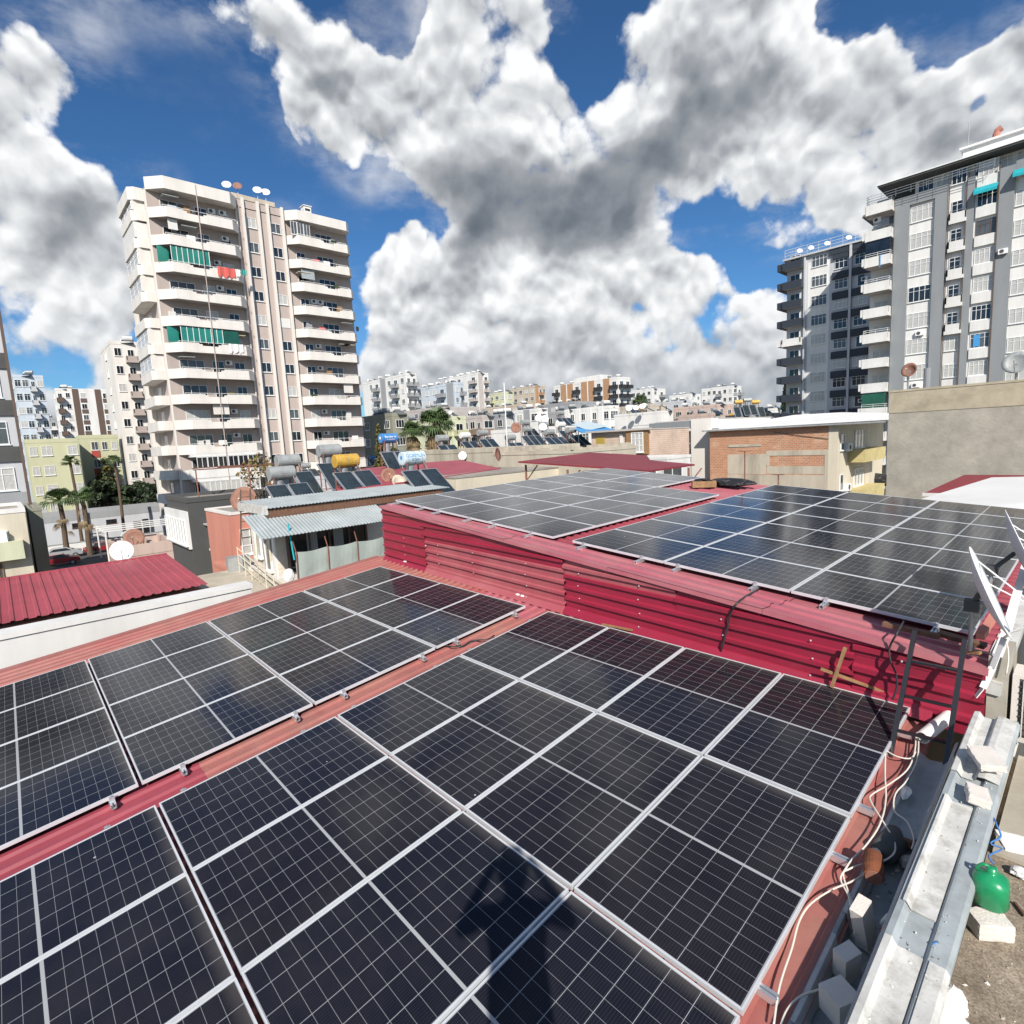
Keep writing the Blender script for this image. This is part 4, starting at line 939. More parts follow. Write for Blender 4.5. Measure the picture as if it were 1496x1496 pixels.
# black bundle at the back of the upper roof
pb_ = Vector((-7.15, 14.2, zup(-7.15, 14.2) + .06))
s = MB(); s.box(-.30, .30, -.14, .14, 0, .16, 'wood'); o = s.build('wooden_crate', None, pb_ + Vector((-.15, -.5, 0)), R(35)); tag(o, 'small wooden crate at the back of the upper red roof', 'crate')
lump('black_bundle', 'heap of crumpled black plastic beside the crate on the upper roof', pb_ + Vector((.25, .1, .06)), .55, .28, .14, 'blackplastic', 'bundle', 5, .5, False)
lump('black_rag', 'small black rag on top of the wooden crate', pb_ + Vector((-.2, -.45, .18)), .22, .12, .05, 'blackplastic', 'rag', 6, .5, False)
def antenna(label, p, h, k=1, group=None):
    s = MB(); s.tube([(0, 0, 0), (0, 0, h)], .018, 'rustbar', 6); s.tube([(-.35 * k, 0, h), (.35 * k, 0, h)], .012, 'rustbar', 5)
    for i in range(4): s.tube([(-.3 * k + .2 * k * i, -.16, h), (-.3 * k + .2 * k * i, .16, h)], .007, 'rustbar', 5)
    return tag(s.build('tv_antenna', None, p), label, 'antenna', group)
antenna('rusty television antenna behind the crate in front of the brick wall', atr(1088, 708, 17.0), .95, .45); antenna('second small antenna in front of the bare plaster patch', atr(1137, 715, 17.2), .42, .38)
for i, (q, lab) in enumerate((((758, 872), 'white crumpled wrapper left of the arrays gap at the wall foot'), ((764, 874), 'white crumpled wrapper beside the other one at the wall foot'), ((592, 823), 'white crumpled wrapper near the far left wall corner'))):
    lump('litter', lab, onlow(*q, .04), .05, .03, .02, 'cloth_white', 'litter', i, .5, False)
# ================================================================= the pink tower on the left
FH = 2.93
T = Bld('apartment_tower', 'tall beige and mauve apartment tower with rounded balconies, on the left', 'apartment tower', -88, -74.5, 16, 39.9, 42.2, 'mauve', parapet=0)
bt = [39.9 - FH * k for k in range(13)]
bal_l = balc_mesh(9.3, 1.6, 1.0 + .0, 'offwhite', cham=1.5, notch=(.30, .55)); bal_r = balc_mesh(8.5, 1.5, 1.0, 'offwhite', cham=1.1, notch=(.5, .72))
for k, z in enumerate(bt):
    zs = z - 1.0
    if zs < 4: break
    if k < 12:
        o = T.meshpart('balcony', bal_l, 'E', -.1, zs); link('railing', rail_mesh(7.6, 1.5, .95, 1.12, bars=1), o, (1.2, 0, 0))
    o = T.meshpart('balcony', bal_r, 'E', 15.25, zs); link('railing', rail_mesh(6.8, 1.42, .95, 1.15, bars=1), o, (.9, 0, 0))
    # doors and windows behind the balconies, air conditioners over them
    T.win('E', 1.2, zs + .30, 2.6, 1.9, cols=3, rows=1, name='balcony_door'); T.win('E', 4.7, zs + .30, 1.3, 1.9, cols=2, rows=1); T.win('E', 7.2, zs + .35, 1.2, 1.8, cols=2, rows=1)
    T.win('E', 16.4, zs + .30, 1.2, 1.9, cols=2, rows=1); T.win('E', 19.2, zs + .30, 2.4, 1.9, cols=3, rows=1)
    if k % 3 != 1: T.ac('E', 6.1, zs + 1.75)
    if k in (0, 1): T.ac('E', 7.3, zs + 1.8)
    if k in (2, 3, 5, 6, 8, 9): T.ac('E', 17.8, zs + 1.7)
    if k == 3: T.ac('E', 18.7, zs + 1.7)
    # core windows
    if z > 8:
        for u, dz in ((10.45, 1.15), (13.45, 1.10)):
            if (k, u) == (4, 13.45): T.part('shutter', 'E', u, u + 1.25, zs + dz, zs + dz + 1.2, .004, .05, 'shutter')
            else: T.win('E', u, zs + dz, 1.2, 1.2, cols=2, rows=1, pm=('glass_dark', 'glass_mid', 'curtain', 'glass_dark')[(k * 3 + int(u)) % 4])
T.part('roof_band', 'E', -.1, 9.2, 41.75, 43.0, 0, 0, 'offwhite') if False else None
def tband(u0, u1, d, cham, z0, z1):
    b = MB(); w = u1 - u0; b.poly([(0, -.002), (0, -(d - cham)), (cham, -d), (w - cham * .6, -d), (w, -(d - cham * .6)), (w, -.002)], 0, z1 - z0, 'offwhite'); p = T.P('E', u0); b.build('roof_band', T.root, (p[0], p[1], z0), T.fr('E')[1])
tband(-.1, 9.2, 1.65, 1.5, 41.75, 43.05); tband(15.25, 23.8, 1.55, 1.1, 41.75, 42.95)
for u0, u1, m, n1 in ((9.25, 9.35, 'offwhite', .35), (10.0, 10.3, 'offwhite', .35), (11.8, 12.1, 'offwhite', .35), (13.0, 13.3, 'offwhite', .35), (14.8, 15.1, 'offwhite', .35)):
    T.part('pilaster', 'E', u0, u1, 2, 43.3, .003, n1, m)
T.part('core_top', 'E', 9.4, 15.2, 42.203, 43.2, -4, .03, 'mauve'); T.part('core_top', 'E', 9.0, 14.2, 43.204, 43.75, -4, .1, 'beige')
for u in (4.6, 9.15): T.part('drain_pipe', 'E', u, u + .08, 3, 42.9, 1.62, 1.70, 'mauve')
T.part('balcony_front', 'E', .35, 6.0, bt[10] - 1.0, bt[10] + .1, 1.62, 1.66, 'white'); 
for k in (10, 11):   # the white glazed-in balconies near the ground
    zs = bt[k] - 1.0
    for i in range(6): T.win('E', 1.35 + i * 1.15, zs + 1.12, 1.12, 1.35, cols=2, rows=1, n=1.62, pm='glass_dark' if k == 10 else 'curtain')
    T.part('balcony_lintel', 'E', .8, 8.9, zs + 2.50, zs + 2.93, .003, 1.6, 'white')
# enclosed balconies with green glass
for k, (ua, ub) in ((2, (1.4, 5.3)), (5, (1.4, 5.8))):
    zs = bt[k] - 1.0
    T.part('glazing', 'E', ua, ub, zs + 1.05, zs + 2.75, 1.40, 1.46, 'tealglass')
    for i in range(8):
        u = ua + (ub - ua) * i / 7; T.part('mullion', 'E', u - .03, u + .03, zs + 1.05, zs + 2.75, 1.463, 1.50, 'frame_white')
    T.part('glazing', 'E', ua - 1.2, ua - .06, zs + 1.05, zs + 2.75, .6, .66, 'tealglass')
T.part('glazing', 'E', 5.9, 7.6, bt[5] + .0, bt[5] + 1.7, 1.40, 1.46, 'greenglass')
for i in range(3): T.win('E', 15.5 + i * .85, bt[0] + .02, .82, 1.6, cols=2, rows=1, n=1.2, pm='glass_mid')
rb = random.Random(17)
for k in range(11):
    zs = bt[k] - 1.0
    for u0, w_ in ((.5, 8.2), (15.6, 7.6)):
        for j in range(rb.randrange(1, 4)):
            u = u0 + rb.uniform(0, w_ - 1.2); kind = rb.choice(('awning', 'blind', 'box', 'chair', 'rack'))
            if kind == 'blind': T.part('blind', 'E', u, u + rb.uniform(.8, 1.8), zs + 1.3 + rb.uniform(0, .5), zs + 2.75, 1.2, 1.23, rb.choice(('cream', 'shutter', 'corr_grey', 'offwhite')))
            elif kind == 'box': T.part('cupboard', 'E', u, u + .7, zs + .15, zs + rb.uniform(1.2, 2.0), .1, .5, rb.choice(('white', 'wood', 'midgrey')))
            elif kind == 'chair': T.part('planter', 'E', u, u + .8, zs + 1.01, zs + 1.25, 1.3, 1.45, rb.choice(('leaf', 'leaf_dark', 'leaf_yellow')))
            elif kind == 'rack': T.part('drying_cloth', 'E', u, u + .9, zs + .9, zs + 1.45, .9, .95, rb.choice(('cloth_white', 'paper', 'paleblue', 'cloth_red', 'jacket')))
            else: T.part('awning', 'E', u, u + 1.6, zs + 2.3, zs + 2.36, .3, 1.3, rb.choice(('corr_grey', 'cream')))
# laundry over the rail
def laundry(label, X, y, z, w, h, m):
    b = MB(); n = 8; vs = []
    for s_ in (0, .03):
        for i in range(n + 1):
            for z_ in (0, 1): vs.append((s_ + .05 * math.sin(i * 1.7), w * i / n, -h * z_ * (1 + .2 * math.sin(i * 2.3))))
    k = 2 * (n + 1); fs = []
    for i in range(n): fs += [(2 * i, 2 * i + 1, 2 * i + 3, 2 * i + 2), (k + 2 * i, k + 2 * i + 2, k + 2 * i + 3, k + 2 * i + 1), (2 * i + 1, k + 2 * i + 1, k + 2 * i + 3, 2 * i + 3), (2 * i, 2 * i + 2, k + 2 * i + 2, k + 2 * i)]
    fs += [(0, k, k + 1, 1), (2 * n, 2 * n + 1, k + 2 * n + 1, k + 2 * n)]
    b.add(vs, fs, m); return tag(b.build('laundry', None, (X, y, z)), label, 'laundry')
XB = -74.5 + 1.68
laundry('red cloth drying over a balcony rail below the green glazing of the tower', XB, 22.0, bt[2] + .2, 1.9, 1.1, 'cloth_red')
laundry('white towel drying beside the red cloth on the tower balcony', XB, 24.0, bt[2] + .2, .5, .8, 'cloth_white'); laundry('teal cloth drying at the right end of the same tower rail as the red cloth', XB, 24.6, bt[2] + .25, .7, .6, 'cloth_teal')
laundry('white sheet drying over the balcony rail by the teal glazing of the tower', XB, 22.3, bt[5] + .15, 1.6, 1.0, 'cloth_white')
laundry('dark cloth on the right end of an upper right balcony of the tower', XB - .1, 39.3, bt[4] + .9, .4, .6, 'blackplastic')
# left side of the tower
for k, z in enumerate(bt):
    zs = z - 1.0
    if zs < 3: break
    glazed = k in (0, 1, 2, 3, 5, 6)
    b = MB(); b.poly([(0, -.002), (0, -.9), (.5, -1.4), (6.6, -1.4), (7.2, -.9), (7.2, -.002)], -.05, 1.05, 'offwhite'); p = T.P('S', 4.9); b.build('bay_parapet', T.root, (p[0], p[1], zs), 0)
    if glazed:
        if k == 1: T.part('shutter', 'S', 5.2, 11.9, zs + 1.06, zs + 2.70, .003, 1.32, 'shutter')
        else:
            T.part('bay_core', 'S', 5.2, 11.9, zs + 1.06, zs + 2.82, .003, 1.22, 'offwhite')
            for i in range(3): T.win('S', 5.5 + i * 2.1, zs + 1.2, 2.0, 1.4, cols=3, rows=2, n=1.23, pm='glass_dark')
            T.win('E', -1.2, zs + 1.2, 1.0, 1.4, cols=2, rows=2, n=-2.595, pm='glass_dark')
    else: T.win('S', 7.0, zs + .4, 1.6, 2.0, cols=2, rows=1)
    if k in (1, 4, 7, 9): T.ac('S', 1.5, zs + 1.2)
T.part('pilaster', 'S', 3.6, 4.4, 2, 42.6, .003, .9, 'offwhite'); T.part('pilaster', 'S', .0, .5, 2, 42.4, .003, .3, 'offwhite'); T.part('pilaster', 'S', 12.6, 13.2, 2, 42, .003, .12, 'offwhite')
b = MB(); b.poly([(0, -.002), (0, -.9), (.5, -1.5), (6.8, -1.5), (7.3, -.9), (7.3, -.002)], 0, 1.35, 'offwhite'); p = T.P('S', 4.85); b.build('roof_band', T.root, (p[0], p[1], 41.0), 0)
for i, (px_, py_, m, lab) in enumerate(((331, 272, 'frame_white', 'white satellite dish leftmost on the roof of the tall beige tower'), (347, 274, 'rusty_dish', 'rusty satellite dish beside the leftmost one on the roof of the tall beige tower'), (376, 280, 'frame_white', 'small white satellite dish third from the left on the roof of the tall beige tower'), (388, 283, 'frame_white', 'white satellite dish rightmost on the roof of the tall beige tower'))):
    p = atx(px_, py_ - 2, -75.5); dish('satellite_dish', lab, p, (.8, -.35, .45), .55, m, small=True, mast=((p.x - .1, p.y, 43.7), (p.x - .1, p.y, p.z), .05), group='satellite dishes on the roof of the tall beige tower')
b = MB(); p = atx(448, 303, -76); b.box(-.5, .5, -.5, .5, 0, p.z - 42.2, 'white'); b.box(-.35, -.1, .501, .52, p.z - 42.2 - .8, p.z - 42.2 - .3, 'black'); b.box(.501, .52, -.35, .35, p.z - 42.8, p.z - 42.5, 'black'); b.box(-.6, .6, -.6, .6, p.z - 42.197, p.z - 42.1, 'white')
tag(b.build('chimney', None, (-76.3, p.y, 42.28)), 'small white chimney on the right part of the tall beige tower roof', 'chimney')

# ================================================================= grey and white block on the right, its dark neighbour
def u2(B, x): return x - B.x0
T2 = Bld('apartment_block', 'tall white apartment block with wide grey vertical strips, on the right', 'apartment block', -22.3, 14, 84, 100, 38.6, 'white', parapet=0)
for ch_ in list(T2.root.children): bpy.data.objects.remove(ch_)
s = MB(); s.box(-19.6 - T2.ox, 14 - T2.ox, 84 - T2.oy, 100 - T2.oy, 0, 38.6, 'white'); s.box(-22.3 - T2.ox, -19.603 - T2.ox, 85.6 - T2.oy, 90 - T2.oy, 0, 36.5, 'white'); s.build('wall', T2.root)
pt = [38.5 - 3.08 * k for k in range(12)]
bw = balc_mesh(2.75, 1.3, 1.05, 'white'); bw2 = balc_mesh(1.55, .5, 1.05, 'white')
for k, z in enumerate(pt):
    zs = z - 1.05
    if z < 2: break
    o = T2.meshpart('balcony', bw, 'S', .02, zs)
    if k in (0, 2, 3, 5, 8): link('railing', rail_mesh(2.6, 1.2, 1.05, 1.5, 'frame_white' if k else 'galv', bars=2), o, (.08, 0, 0))
    T2.part('side_balcony', 'S', -.3, .01, zs + .15, zs + 1.05, -1.5, 1.25, 'white'); T2.part('balcony_floor', 'S', .02, 2.68, zs - .02, zs + .14, -1.6, -.003, 'slab')
    T2.win('S', .5, zs + .3, 1.5, 1.9, cols=2, rows=1, n=-1.598, pm='curtain')
    zw = z + .0 - 3.08
    if zw > 2:
        T2.win('S', 4.48, zw + .05, 2.2, 1.75, cols=4, rows=2, pm='curtain' if k % 5 != 3 else 'glass_dark')
        r = k
        if k in (1, 2, 3, 4, 5, 9):
            o = T2.meshpart('balcony', bw2, 'S', 8.2, z - 1.25); T2.win('S', 8.35, z - .2, 1.0, 1.35, cols=2, rows=2, pm='glass_dark'); link('railing', rail_mesh(1.4, .45, 1.05, 1.3, 'galv', bars=1), o, (.07, 0, 0))
        else: T2.win('S', 8.25, z - .1, 1.35, 1.5, cols=3, rows=2, pm='curtain' if k > 5 else 'glass_dark')
        T2.part('spandrel', 'S', 10.55, 12.38, z - 1.35, z - .22, .003, .28, 'white')
        T2.win('S', 10.6, z - .15, 1.72, 1.6, cols=4, rows=2, fm='frame_dark' if k == 2 else 'frame_white', pm=('curtain', 'glass_dark', 'glass_mid', 'curtain')[k % 4])
        T2.win('S', 13.85, z - 1.1, 2.2, 1.6, cols=4, rows=2, pm='curtain'); T2.win('S', 17.2, z - 1.1, 2.2, 1.6, cols=4, rows=2, pm='glass_mid')
T2.part('glazing', 'S', .1, 2.7, pt[2] + .0, pt[2] + 1.95, 1.1, 1.16, 'glass_dark'); T2.part('glazing', 'S', .1, 2.7, pt[8] + .0, pt[8] + 1.95, 1.1, 1.16, 'greenglass')
T2.part('window_panel', 'S', 10.9, 11.5, pt[6] + .0, pt[6] + 1.3, .082, .10, 'canopyblue')
for u0, u1, zt in ((2.85, 4.35, 38.6), (6.8, 8.0, 38.6), (9.75, 10.4, 38.6), (12.45, 13.75, 38.6), (16.2, 17.1, 38.6)): T2.part('pilaster', 'S', u0, u1, 0, zt, .003, .3, 'grey')
T2.part('pilaster', 'S', 4.36, 6.79, 37.5, 38.6, .003, .3, 'grey'); T2.part('pilaster', 'S', 13.76, 22, 37.8, 38.9, .003, .31, 'grey')
for u in (8.08, 9.66, 12.40): T2.part('drain_pipe', 'S', u, u + .09, 2, 39, .31, .40, 'frame_dark')
T2.part('penthouse', 'S', 4.6, 36, 38.603, 40.3, -12, -.9, 'white')
for i in range(9): T2.win('S', 4.9 + i * 1.75, 38.95, 1.5, 1.2, cols=3, rows=2, n=-.88, pm='curtain' if i % 3 else 'glass_dark')
T2.part('roof_eave', 'S', 1.2, 36, 40.303, 40.50, -14, 1.2, 'darkgrey'); T2.part('roof_trim', 'S', 1.1, 36.1, 40.503, 40.60, -14.1, 1.3, 'frame_white')
T2.meshpart('roof_railing', rail_mesh(12, 1.2, .1, .95, 'galv', bars=3), 'S', .1, 38.6)
T2.part('lift_tower', 'S', 8.9, 24, 40.603, 42.4, -12, -1.5, 'white'); T2.part('lift_tower_cap', 'S', 8.6, 24.3, 42.403, 42.6, -12.3, -1.2, 'frame_white')
for k, u in ((5, 5.4), (7, 5.2), (2, 12.7), (3, 18.5)): T2.ac('S', u, pt[k] - .95 if k != 2 else pt[3] + .3, .32 if k == 2 else .02)
T2.ac('S', .6, pt[1] + 1.2)
def awning(label, x0, x1, y, z):
    b = MB(); n = 8
    for i in range(n): b.slab((i * (x1 - x0) / n, 0, 0), ((i + 1) * (x1 - x0) / n, 0, 0), ((i + 1) * (x1 - x0) / n, -.9, -.65 - .05 * (i % 2)), (i * (x1 - x0) / n, -.9, -.65 - .05 * (i % 2)), .03, 'teal')
    b.box(0, x1 - x0, -.92, -.903, -.95, -.66, 'teal'); return tag(b.build('awning', None, (x0, y, z)), label, 'awning')
awning('teal awning over an upper balcony of the white block, left of the two', -11.9, -9.9, 83.7, 37.3); awning('teal awning at the right frame edge on the white block', -8.7, -5.6, 83.7, 38.0)
laundry('blue clothes drying on the glazed upper left balcony of the white block', -20.6, 82.6, pt[2] + .05, .05, 1.3, 'canopyblue'); 
b = MB(); b.tube([(0, 0, 0), (0, 0, 3.2)], .04, 'galv_dull', 6); tag(b.build('roof_pole', None, tuple(aty(1414, 222, 88) - Vector((0, 0, 0)))), 'thin pole on the roof of the white block', 'pole')
b = MB(); b.tube([(0, 0, 0), (0, 0, .5), (.1, 0, .8), (.45, 0, 1.0)], .35, 'coral', 12); tag(b.build('roof_vent', None, (-10.6, 86, 42.6)), 'orange curved vent on top of the white block lift tower', 'vent')

T3 = Bld('apartment_block', 'apartment block with dark navy balconies behind the white one, partly in shade', 'apartment block', -35.1, -22.6, 92, 108, 37.0, 'palegrey', parapet=0)
qt = [36.45 - 2.79 * k for k in range(12)]
bn = balc_mesh(2.7, 1.4, 1.0, 'navy')
for k, z in enumerate(qt):
    zs = z - 1.0
    if z < 3: break
    T3.meshpart('balcony', bn if k != 4 else balc_mesh(2.7, 1.4, 1.0, 'white'), 'S', -.2, zs)
    T3.part('side_balcony', 'S', -1.0, -.21, zs, zs + 1, -3, 1.2, 'navy' if k != 4 else 'white')
    T3.win('S', .5, zs + .3, 1.4, 1.8, cols=2, rows=1, pm='glass_dark')
    T3.win('S', 3.5, z - 1.1 - .2, 2.1, 1.5, cols=4, rows=2, pm='curtain' if k > 3 else 'glass_mid')
    for u in (6.6, 9.15):
        T3.part('spandrel', 'S', u - .25, u + 1.95, z - .95, z + .05, .003, .3, 'navy')
        if k % 3 != 1 or u < 7: T3.win('S', u, z - 2.3 - .0, 1.7, 1.3, cols=3, rows=2, pm=('glass_dark', 'glass_mid', 'curtain')[(k + int(u)) % 3])
        else: T3.win('S', u + .4, z - 2.5, .9, 1.5, cols=1, rows=1, pm='glass_dark'); T3.ac('S', u + .9, z - 2.0, .01)
T3.part('wall_panel', 'S', 3.0, 5.9, 0, 36.0, .0005, .0015, 'white'); T3.part('pilaster', 'S', 8.55, 8.85, 0, 37, .003, .45, 'palegrey'); T3.part('pilaster', 'S', 2.5, 2.75, 0, 37, .003, .35, 'palegrey')
T3.part('roof_band', 'S', 5.9, 12.5, 36.2, 37.1, .303, .35, 'navy'); T3.part('roof_slab', 'S', -.5, 12.5, 37.003, 37.25, -12, .5, 'palegrey')
T3.meshpart('roof_railing', rail_mesh(12.6, .4, .25, 1.5, 'offwhite', bars=3), 'S', -.2, 37.0)
T3.part('lift_roof', 'S', 9.5, 14, 40.6, 40.8, -8, -1.5, 'darkgrey'); T3.part('lift_room', 'S', 10.5, 12.4, 37.253, 40.6, -8, -3, 'palegrey')
for i, (a_, lab) in enumerate(((1.4, 'leftmost'), (3.0, 'second from the left'), (5.2, 'third from the left'), (8.0, 'rightmost'))):
    p = Vector((-35.1 + a_, 93, 38.3)); dish('satellite_dish', 'small satellite dish %s on the navy block roof' % lab, p, (.5, -.8, .5), .4, small=True, mast=((p.x, p.y + .1, 37.25), (p.x, p.y + .1, 38.3), .04), group='satellite dishes on the navy block roof')

# ================================================================= tower at the left frame edge
B3 = Bld('apartment_tower', 'tower with dark grey bands cut by the left frame edge', 'apartment tower', -62, -50, -16, 1.52, 27.5, 'palegrey', parapet=.5)
for k in range(8):
    zs = 24.6 - 3.05 * k; dk_ = 'darkgrey' if k < 5 else 'midgrey'
    if zs < 3.5: break
    o = B3.meshpart('balcony', balc_mesh(4.2, 1.2, 1.0, dk_), 'E', 10.3, zs); 
    B3.part('band', 'E', 14.5, 17.5, zs, zs + 1.0, .003, .12, dk_)
    B3.win('E', 15.0, zs + 1.15, 1.9, 1.5, cols=3, rows=2, pm='curtain' if k % 2 else 'glass_mid'); B3.win('E', 11.2, zs + .3, 2.4, 1.9, cols=3, rows=1, pm='glass_dark')
B3.part('pilaster', 'E', 17.35, 17.5, 0, 27.5, .125, .2, 'frame_dark')

# ================================================================= generic blocks further off
def corner(pxl, pxc, pxr, py, r):
    c = atr(pxc, py, r); x0 = max(aty(pxl, py, c.y).x, c.x - (34 if pxc > 250 else 12)); y1 = min(atx(pxr, py, c.x).y, c.y + 40)
    return x0, c.x, c.y, y1, c.z
def block_of_flats(name, label, cat, pxl, pxc, pxr, py, r, wall, band, zmin, sface='wwbw', eface='wb', fh=3.0, parapet=.6, wcol='white', roofs=True, bcol=None, pil=None, door=None, roof='flatroof', wm=None):
    """sface / eface: a letter per bay: w window, b balcony, s coloured strip, n blank"""
    x0, x1, y0, y1, z = corner(pxl, pxc, pxr, py, r)
    if x1 - x0 < 3: x0 = x1 - 3
    if y1 - y0 < 3: y1 = y0 + 3
    z -= parapet
    B = Bld(name, label, cat, x0, x1, y0, y1, z, wall, parapet=parapet, roof=roof)
    for face, spec in (('S', sface), ('E', eface)):
        L = B.fr(face)[2]; n = len(spec)
        if not n: continue
        w = L / n
        for i, ch_ in enumerate(spec):
            u = i * w
            if ch_ == 's': B.part('pilaster', face, u + w * .1, u + w * .9, 0, z + parapet * .8, .003, .15, pil or band); continue
            k = 0
            while z - fh * (k + 1) > zmin - 1:
                zf = z - fh * (k + 1) + .1; k += 1
                if ch_ == 'w':
                    ww = min(1.7, w * .55); B.win(face, u + (w - ww) / 2, zf + .95, ww, 1.35, cols=2 if ww < 1.4 else 3, rows=1, pm=wm)
                elif ch_ == 'W':
                    ww = w * .8; B.win(face, u + (w - ww) / 2, zf + .9, ww, 1.5, cols=max(2, int(ww / .7)), rows=2, pm=wm)
                elif ch_ == 'b':
                    ww = w * .92; B.meshpart('balcony', balc_mesh(ww, 1.2, 1.0, bcol or band), face, u + (w - ww) / 2, zf - .1)
                    B.win(face, u + w * .25, zf + .15, min(1.8, w * .5), 1.95, cols=2, rows=1, pm='glass_dark')
                elif ch_ == 'm':      # coloured spandrel with window
                    B.part('spandrel', face, u + w * .08, u + w * .92, zf - .25, zf + .85, .003, .1, band); ww = w * .7; B.win(face, u + (w - ww) / 2, zf + .95, ww, 1.4, cols=2, rows=1, pm=wm)
    return B
AB = 'apartment block'
F = []
def far(label, *a, **k): B = block_of_flats('apartment_block', label, AB, *a, **k); F.append(B); return B
far('white apartment block with grey balconies just right of the tall beige tower', 528, 592, 608, 545, 165, 'white', 'midgrey', 12, 'nwbswbw', 'bb')
far('light blue apartment block left of the slender white one', 607, 663, 677, 558, 155, 'paleblue', 'midgrey', 14, 'wwwbs', 'wb')
far('slender white apartment block with beige balconies behind the light blue one', 655, 697, 713, 544, 195, 'white', 'slab', 14, 'wwnb', 'sb')
far('small beige and green apartment block between the white and the brown one', 714, 738, 750, 572, 205, 'creamgreen', 'palegreen', 15, 'bww', 'w')
far('brown apartment block with an orange roof edge', 741, 781, 797, 563, 215, 'beige', 'orange', 15, 'wwwww', 'sbw')
B = far('white block with orange strips and black balconies', 808, 903, 921, 550, 188, 'white', 'black', 12, 'bssbssbsb', 'bb', pil='orange')
B.part('penthouse', 'S', 8, 20, B.z1 + .1, B.z1 + 2.4, -8, -2, 'white')
far('small white block right of the orange striped one', 922, 952, 972, 567, 240, 'white', 'midgrey', 16, 'wwbw', 'wb')
far('low white block further right with blue windows', 978, 1008, 1024, 575, 265, 'white', 'paleblue', 16, 'wwww', 'ww')
far('white block with dark right side on the horizon before the navy block', 1025, 1071, 1083, 563, 225, 'white', 'midgrey', 14, 'wwwbww', 'mb')
far('narrow grey white block tucked behind the light blue one', 636, 655, 668, 553, 220, 'palegrey', 'midgrey', 20, 'wbw', 'w')
# left of the tower
far('mauve apartment tower with white stepped fins behind the tall beige one', 143, 160, 250, 497, 118, 'offwhite', 'mauve', 7, 'w', 'wbsbb', bcol='mauve', fh=3.0)
far('white tower with dark brown strips far off on the left', 76, 80, 168, 567, 195, 'white', 'frame_dark', 10, 'w', 'bwsmnsmw', pil='frame_dark')
far('pale grey glassy tower near the left frame edge', 14, 18, 62, 547, 165, 'paleblue', 'palegrey', 8, 'w', 'WWbW')
far('small grey block in the gap left of the brown striped tower', 56, 60, 82, 610, 210, 'midgrey', 'white', 10, 'b', 'bb')
B = block_of_flats('apartment_block', 'pale yellow green apartment block four storeys high on the left', AB, 34, 36, 113, 642, 112, 'palegreen', 'palegreen', 4, 'n', 'wWnW', fh=3.0, wm='curtain')
block_of_flats('apartment_block', 'pale yellow green block with red edged openings beside the trees', AB, 112, 114, 172, 636, 118, 'palegreen', 'red_trim', 4, 'n', 'nmww', fh=3.0)
# second row, mid distance
far('olive grey building with square windows between the tower and the palms', 528, 572, 592, 603, 98, 'olive', 'palegreen', 3, 'wnw', 'w')
far('cream and pale green building behind the palm trees', 588, 660, 680, 608, 104, 'creamgreen', 'palegreen', 3, 'bwwnb', 'b')
far('brown fronted low building right of the palm trees', 676, 704, 714, 606, 108, 'slab', 'brown', 3, 'wmb', 'm')
far('plain grey low building with two small windows right of the brown one', 712, 736, 744, 604, 112, 'midgrey', 'white', 4, 'ww', 'w')
far('white building with grey balconies behind the water heaters', 743, 786, 800, 596, 120, 'white', 'midgrey', 4, 'bWsW', 'w')
far('dark grey building with a white frame left of the white ribbed one', 798, 822, 832, 600, 124, 'midgrey', 'darkgrey', 4, 'bn', 'n')
far('white building ribbed with grey panels behind the blue canopy', 824, 890, 900, 592, 112, 'white', 'midgrey', 4, 'smsmsmsW', 'W', pil='white')
far('plain white rendered building with one tiny window', 897, 966, 983, 600, 84, 'white', 'white', 3, '', '', parapet=.3, roof='whiteroof')
far('pinkish stepped building crowded with rooftop clutter left of the three tanks', 984, 1048, 1072, 590, 150, 'pinkwall', 'beige', 4, 'wbww', 'wb')
far('low pink building in front of the stepped one', 992, 1040, 1062, 603, 128, 'pinkwall', 'beige', 4, 'wwb', 'w')
far('pale roofs block under the three orange tanks', 1060, 1120, 1140, 603, 116, 'beige', 'beige', 4, 'ww', 'w')
far('small white block on the horizon left of the dark conifer', 1112, 1132, 1142, 596, 170, 'white', 'white', 6, 'ww', 'w')
far('beige block behind the crowded roofs in the middle', 905, 950, 972, 590, 150, 'beige', 'beige', 4, 'wwb', 'w')
far('long grey roofed block far behind the white rendered building', 948, 996, 1010, 585, 185, 'palegrey', 'midgrey', 8, 'www', 'w')
for i, (a_, b_, c_, y_, r_, m_, l_) in enumerate(((470, 530, 560, 618, 130, 'beige', 'beige low block glimpsed behind the lower right corner of the tall tower'), (700, 760, 790, 590, 180, 'beige', 'beige block glimpsed between the brown block and the white low ones'), (560, 640, 700, 594, 150, 'slab', 'grey cluttered roof line below the light blue block'), (790, 840, 880, 586, 170, 'midgrey', 'grey block low below the orange striped one'), (1080, 1110, 1160, 600, 200, 'beige', 'low beige horizon block left of the navy block'))):
    far(l_, a_, b_, c_, y_, r_, m_, 'midgrey', 6, 'wwww', 'ww')
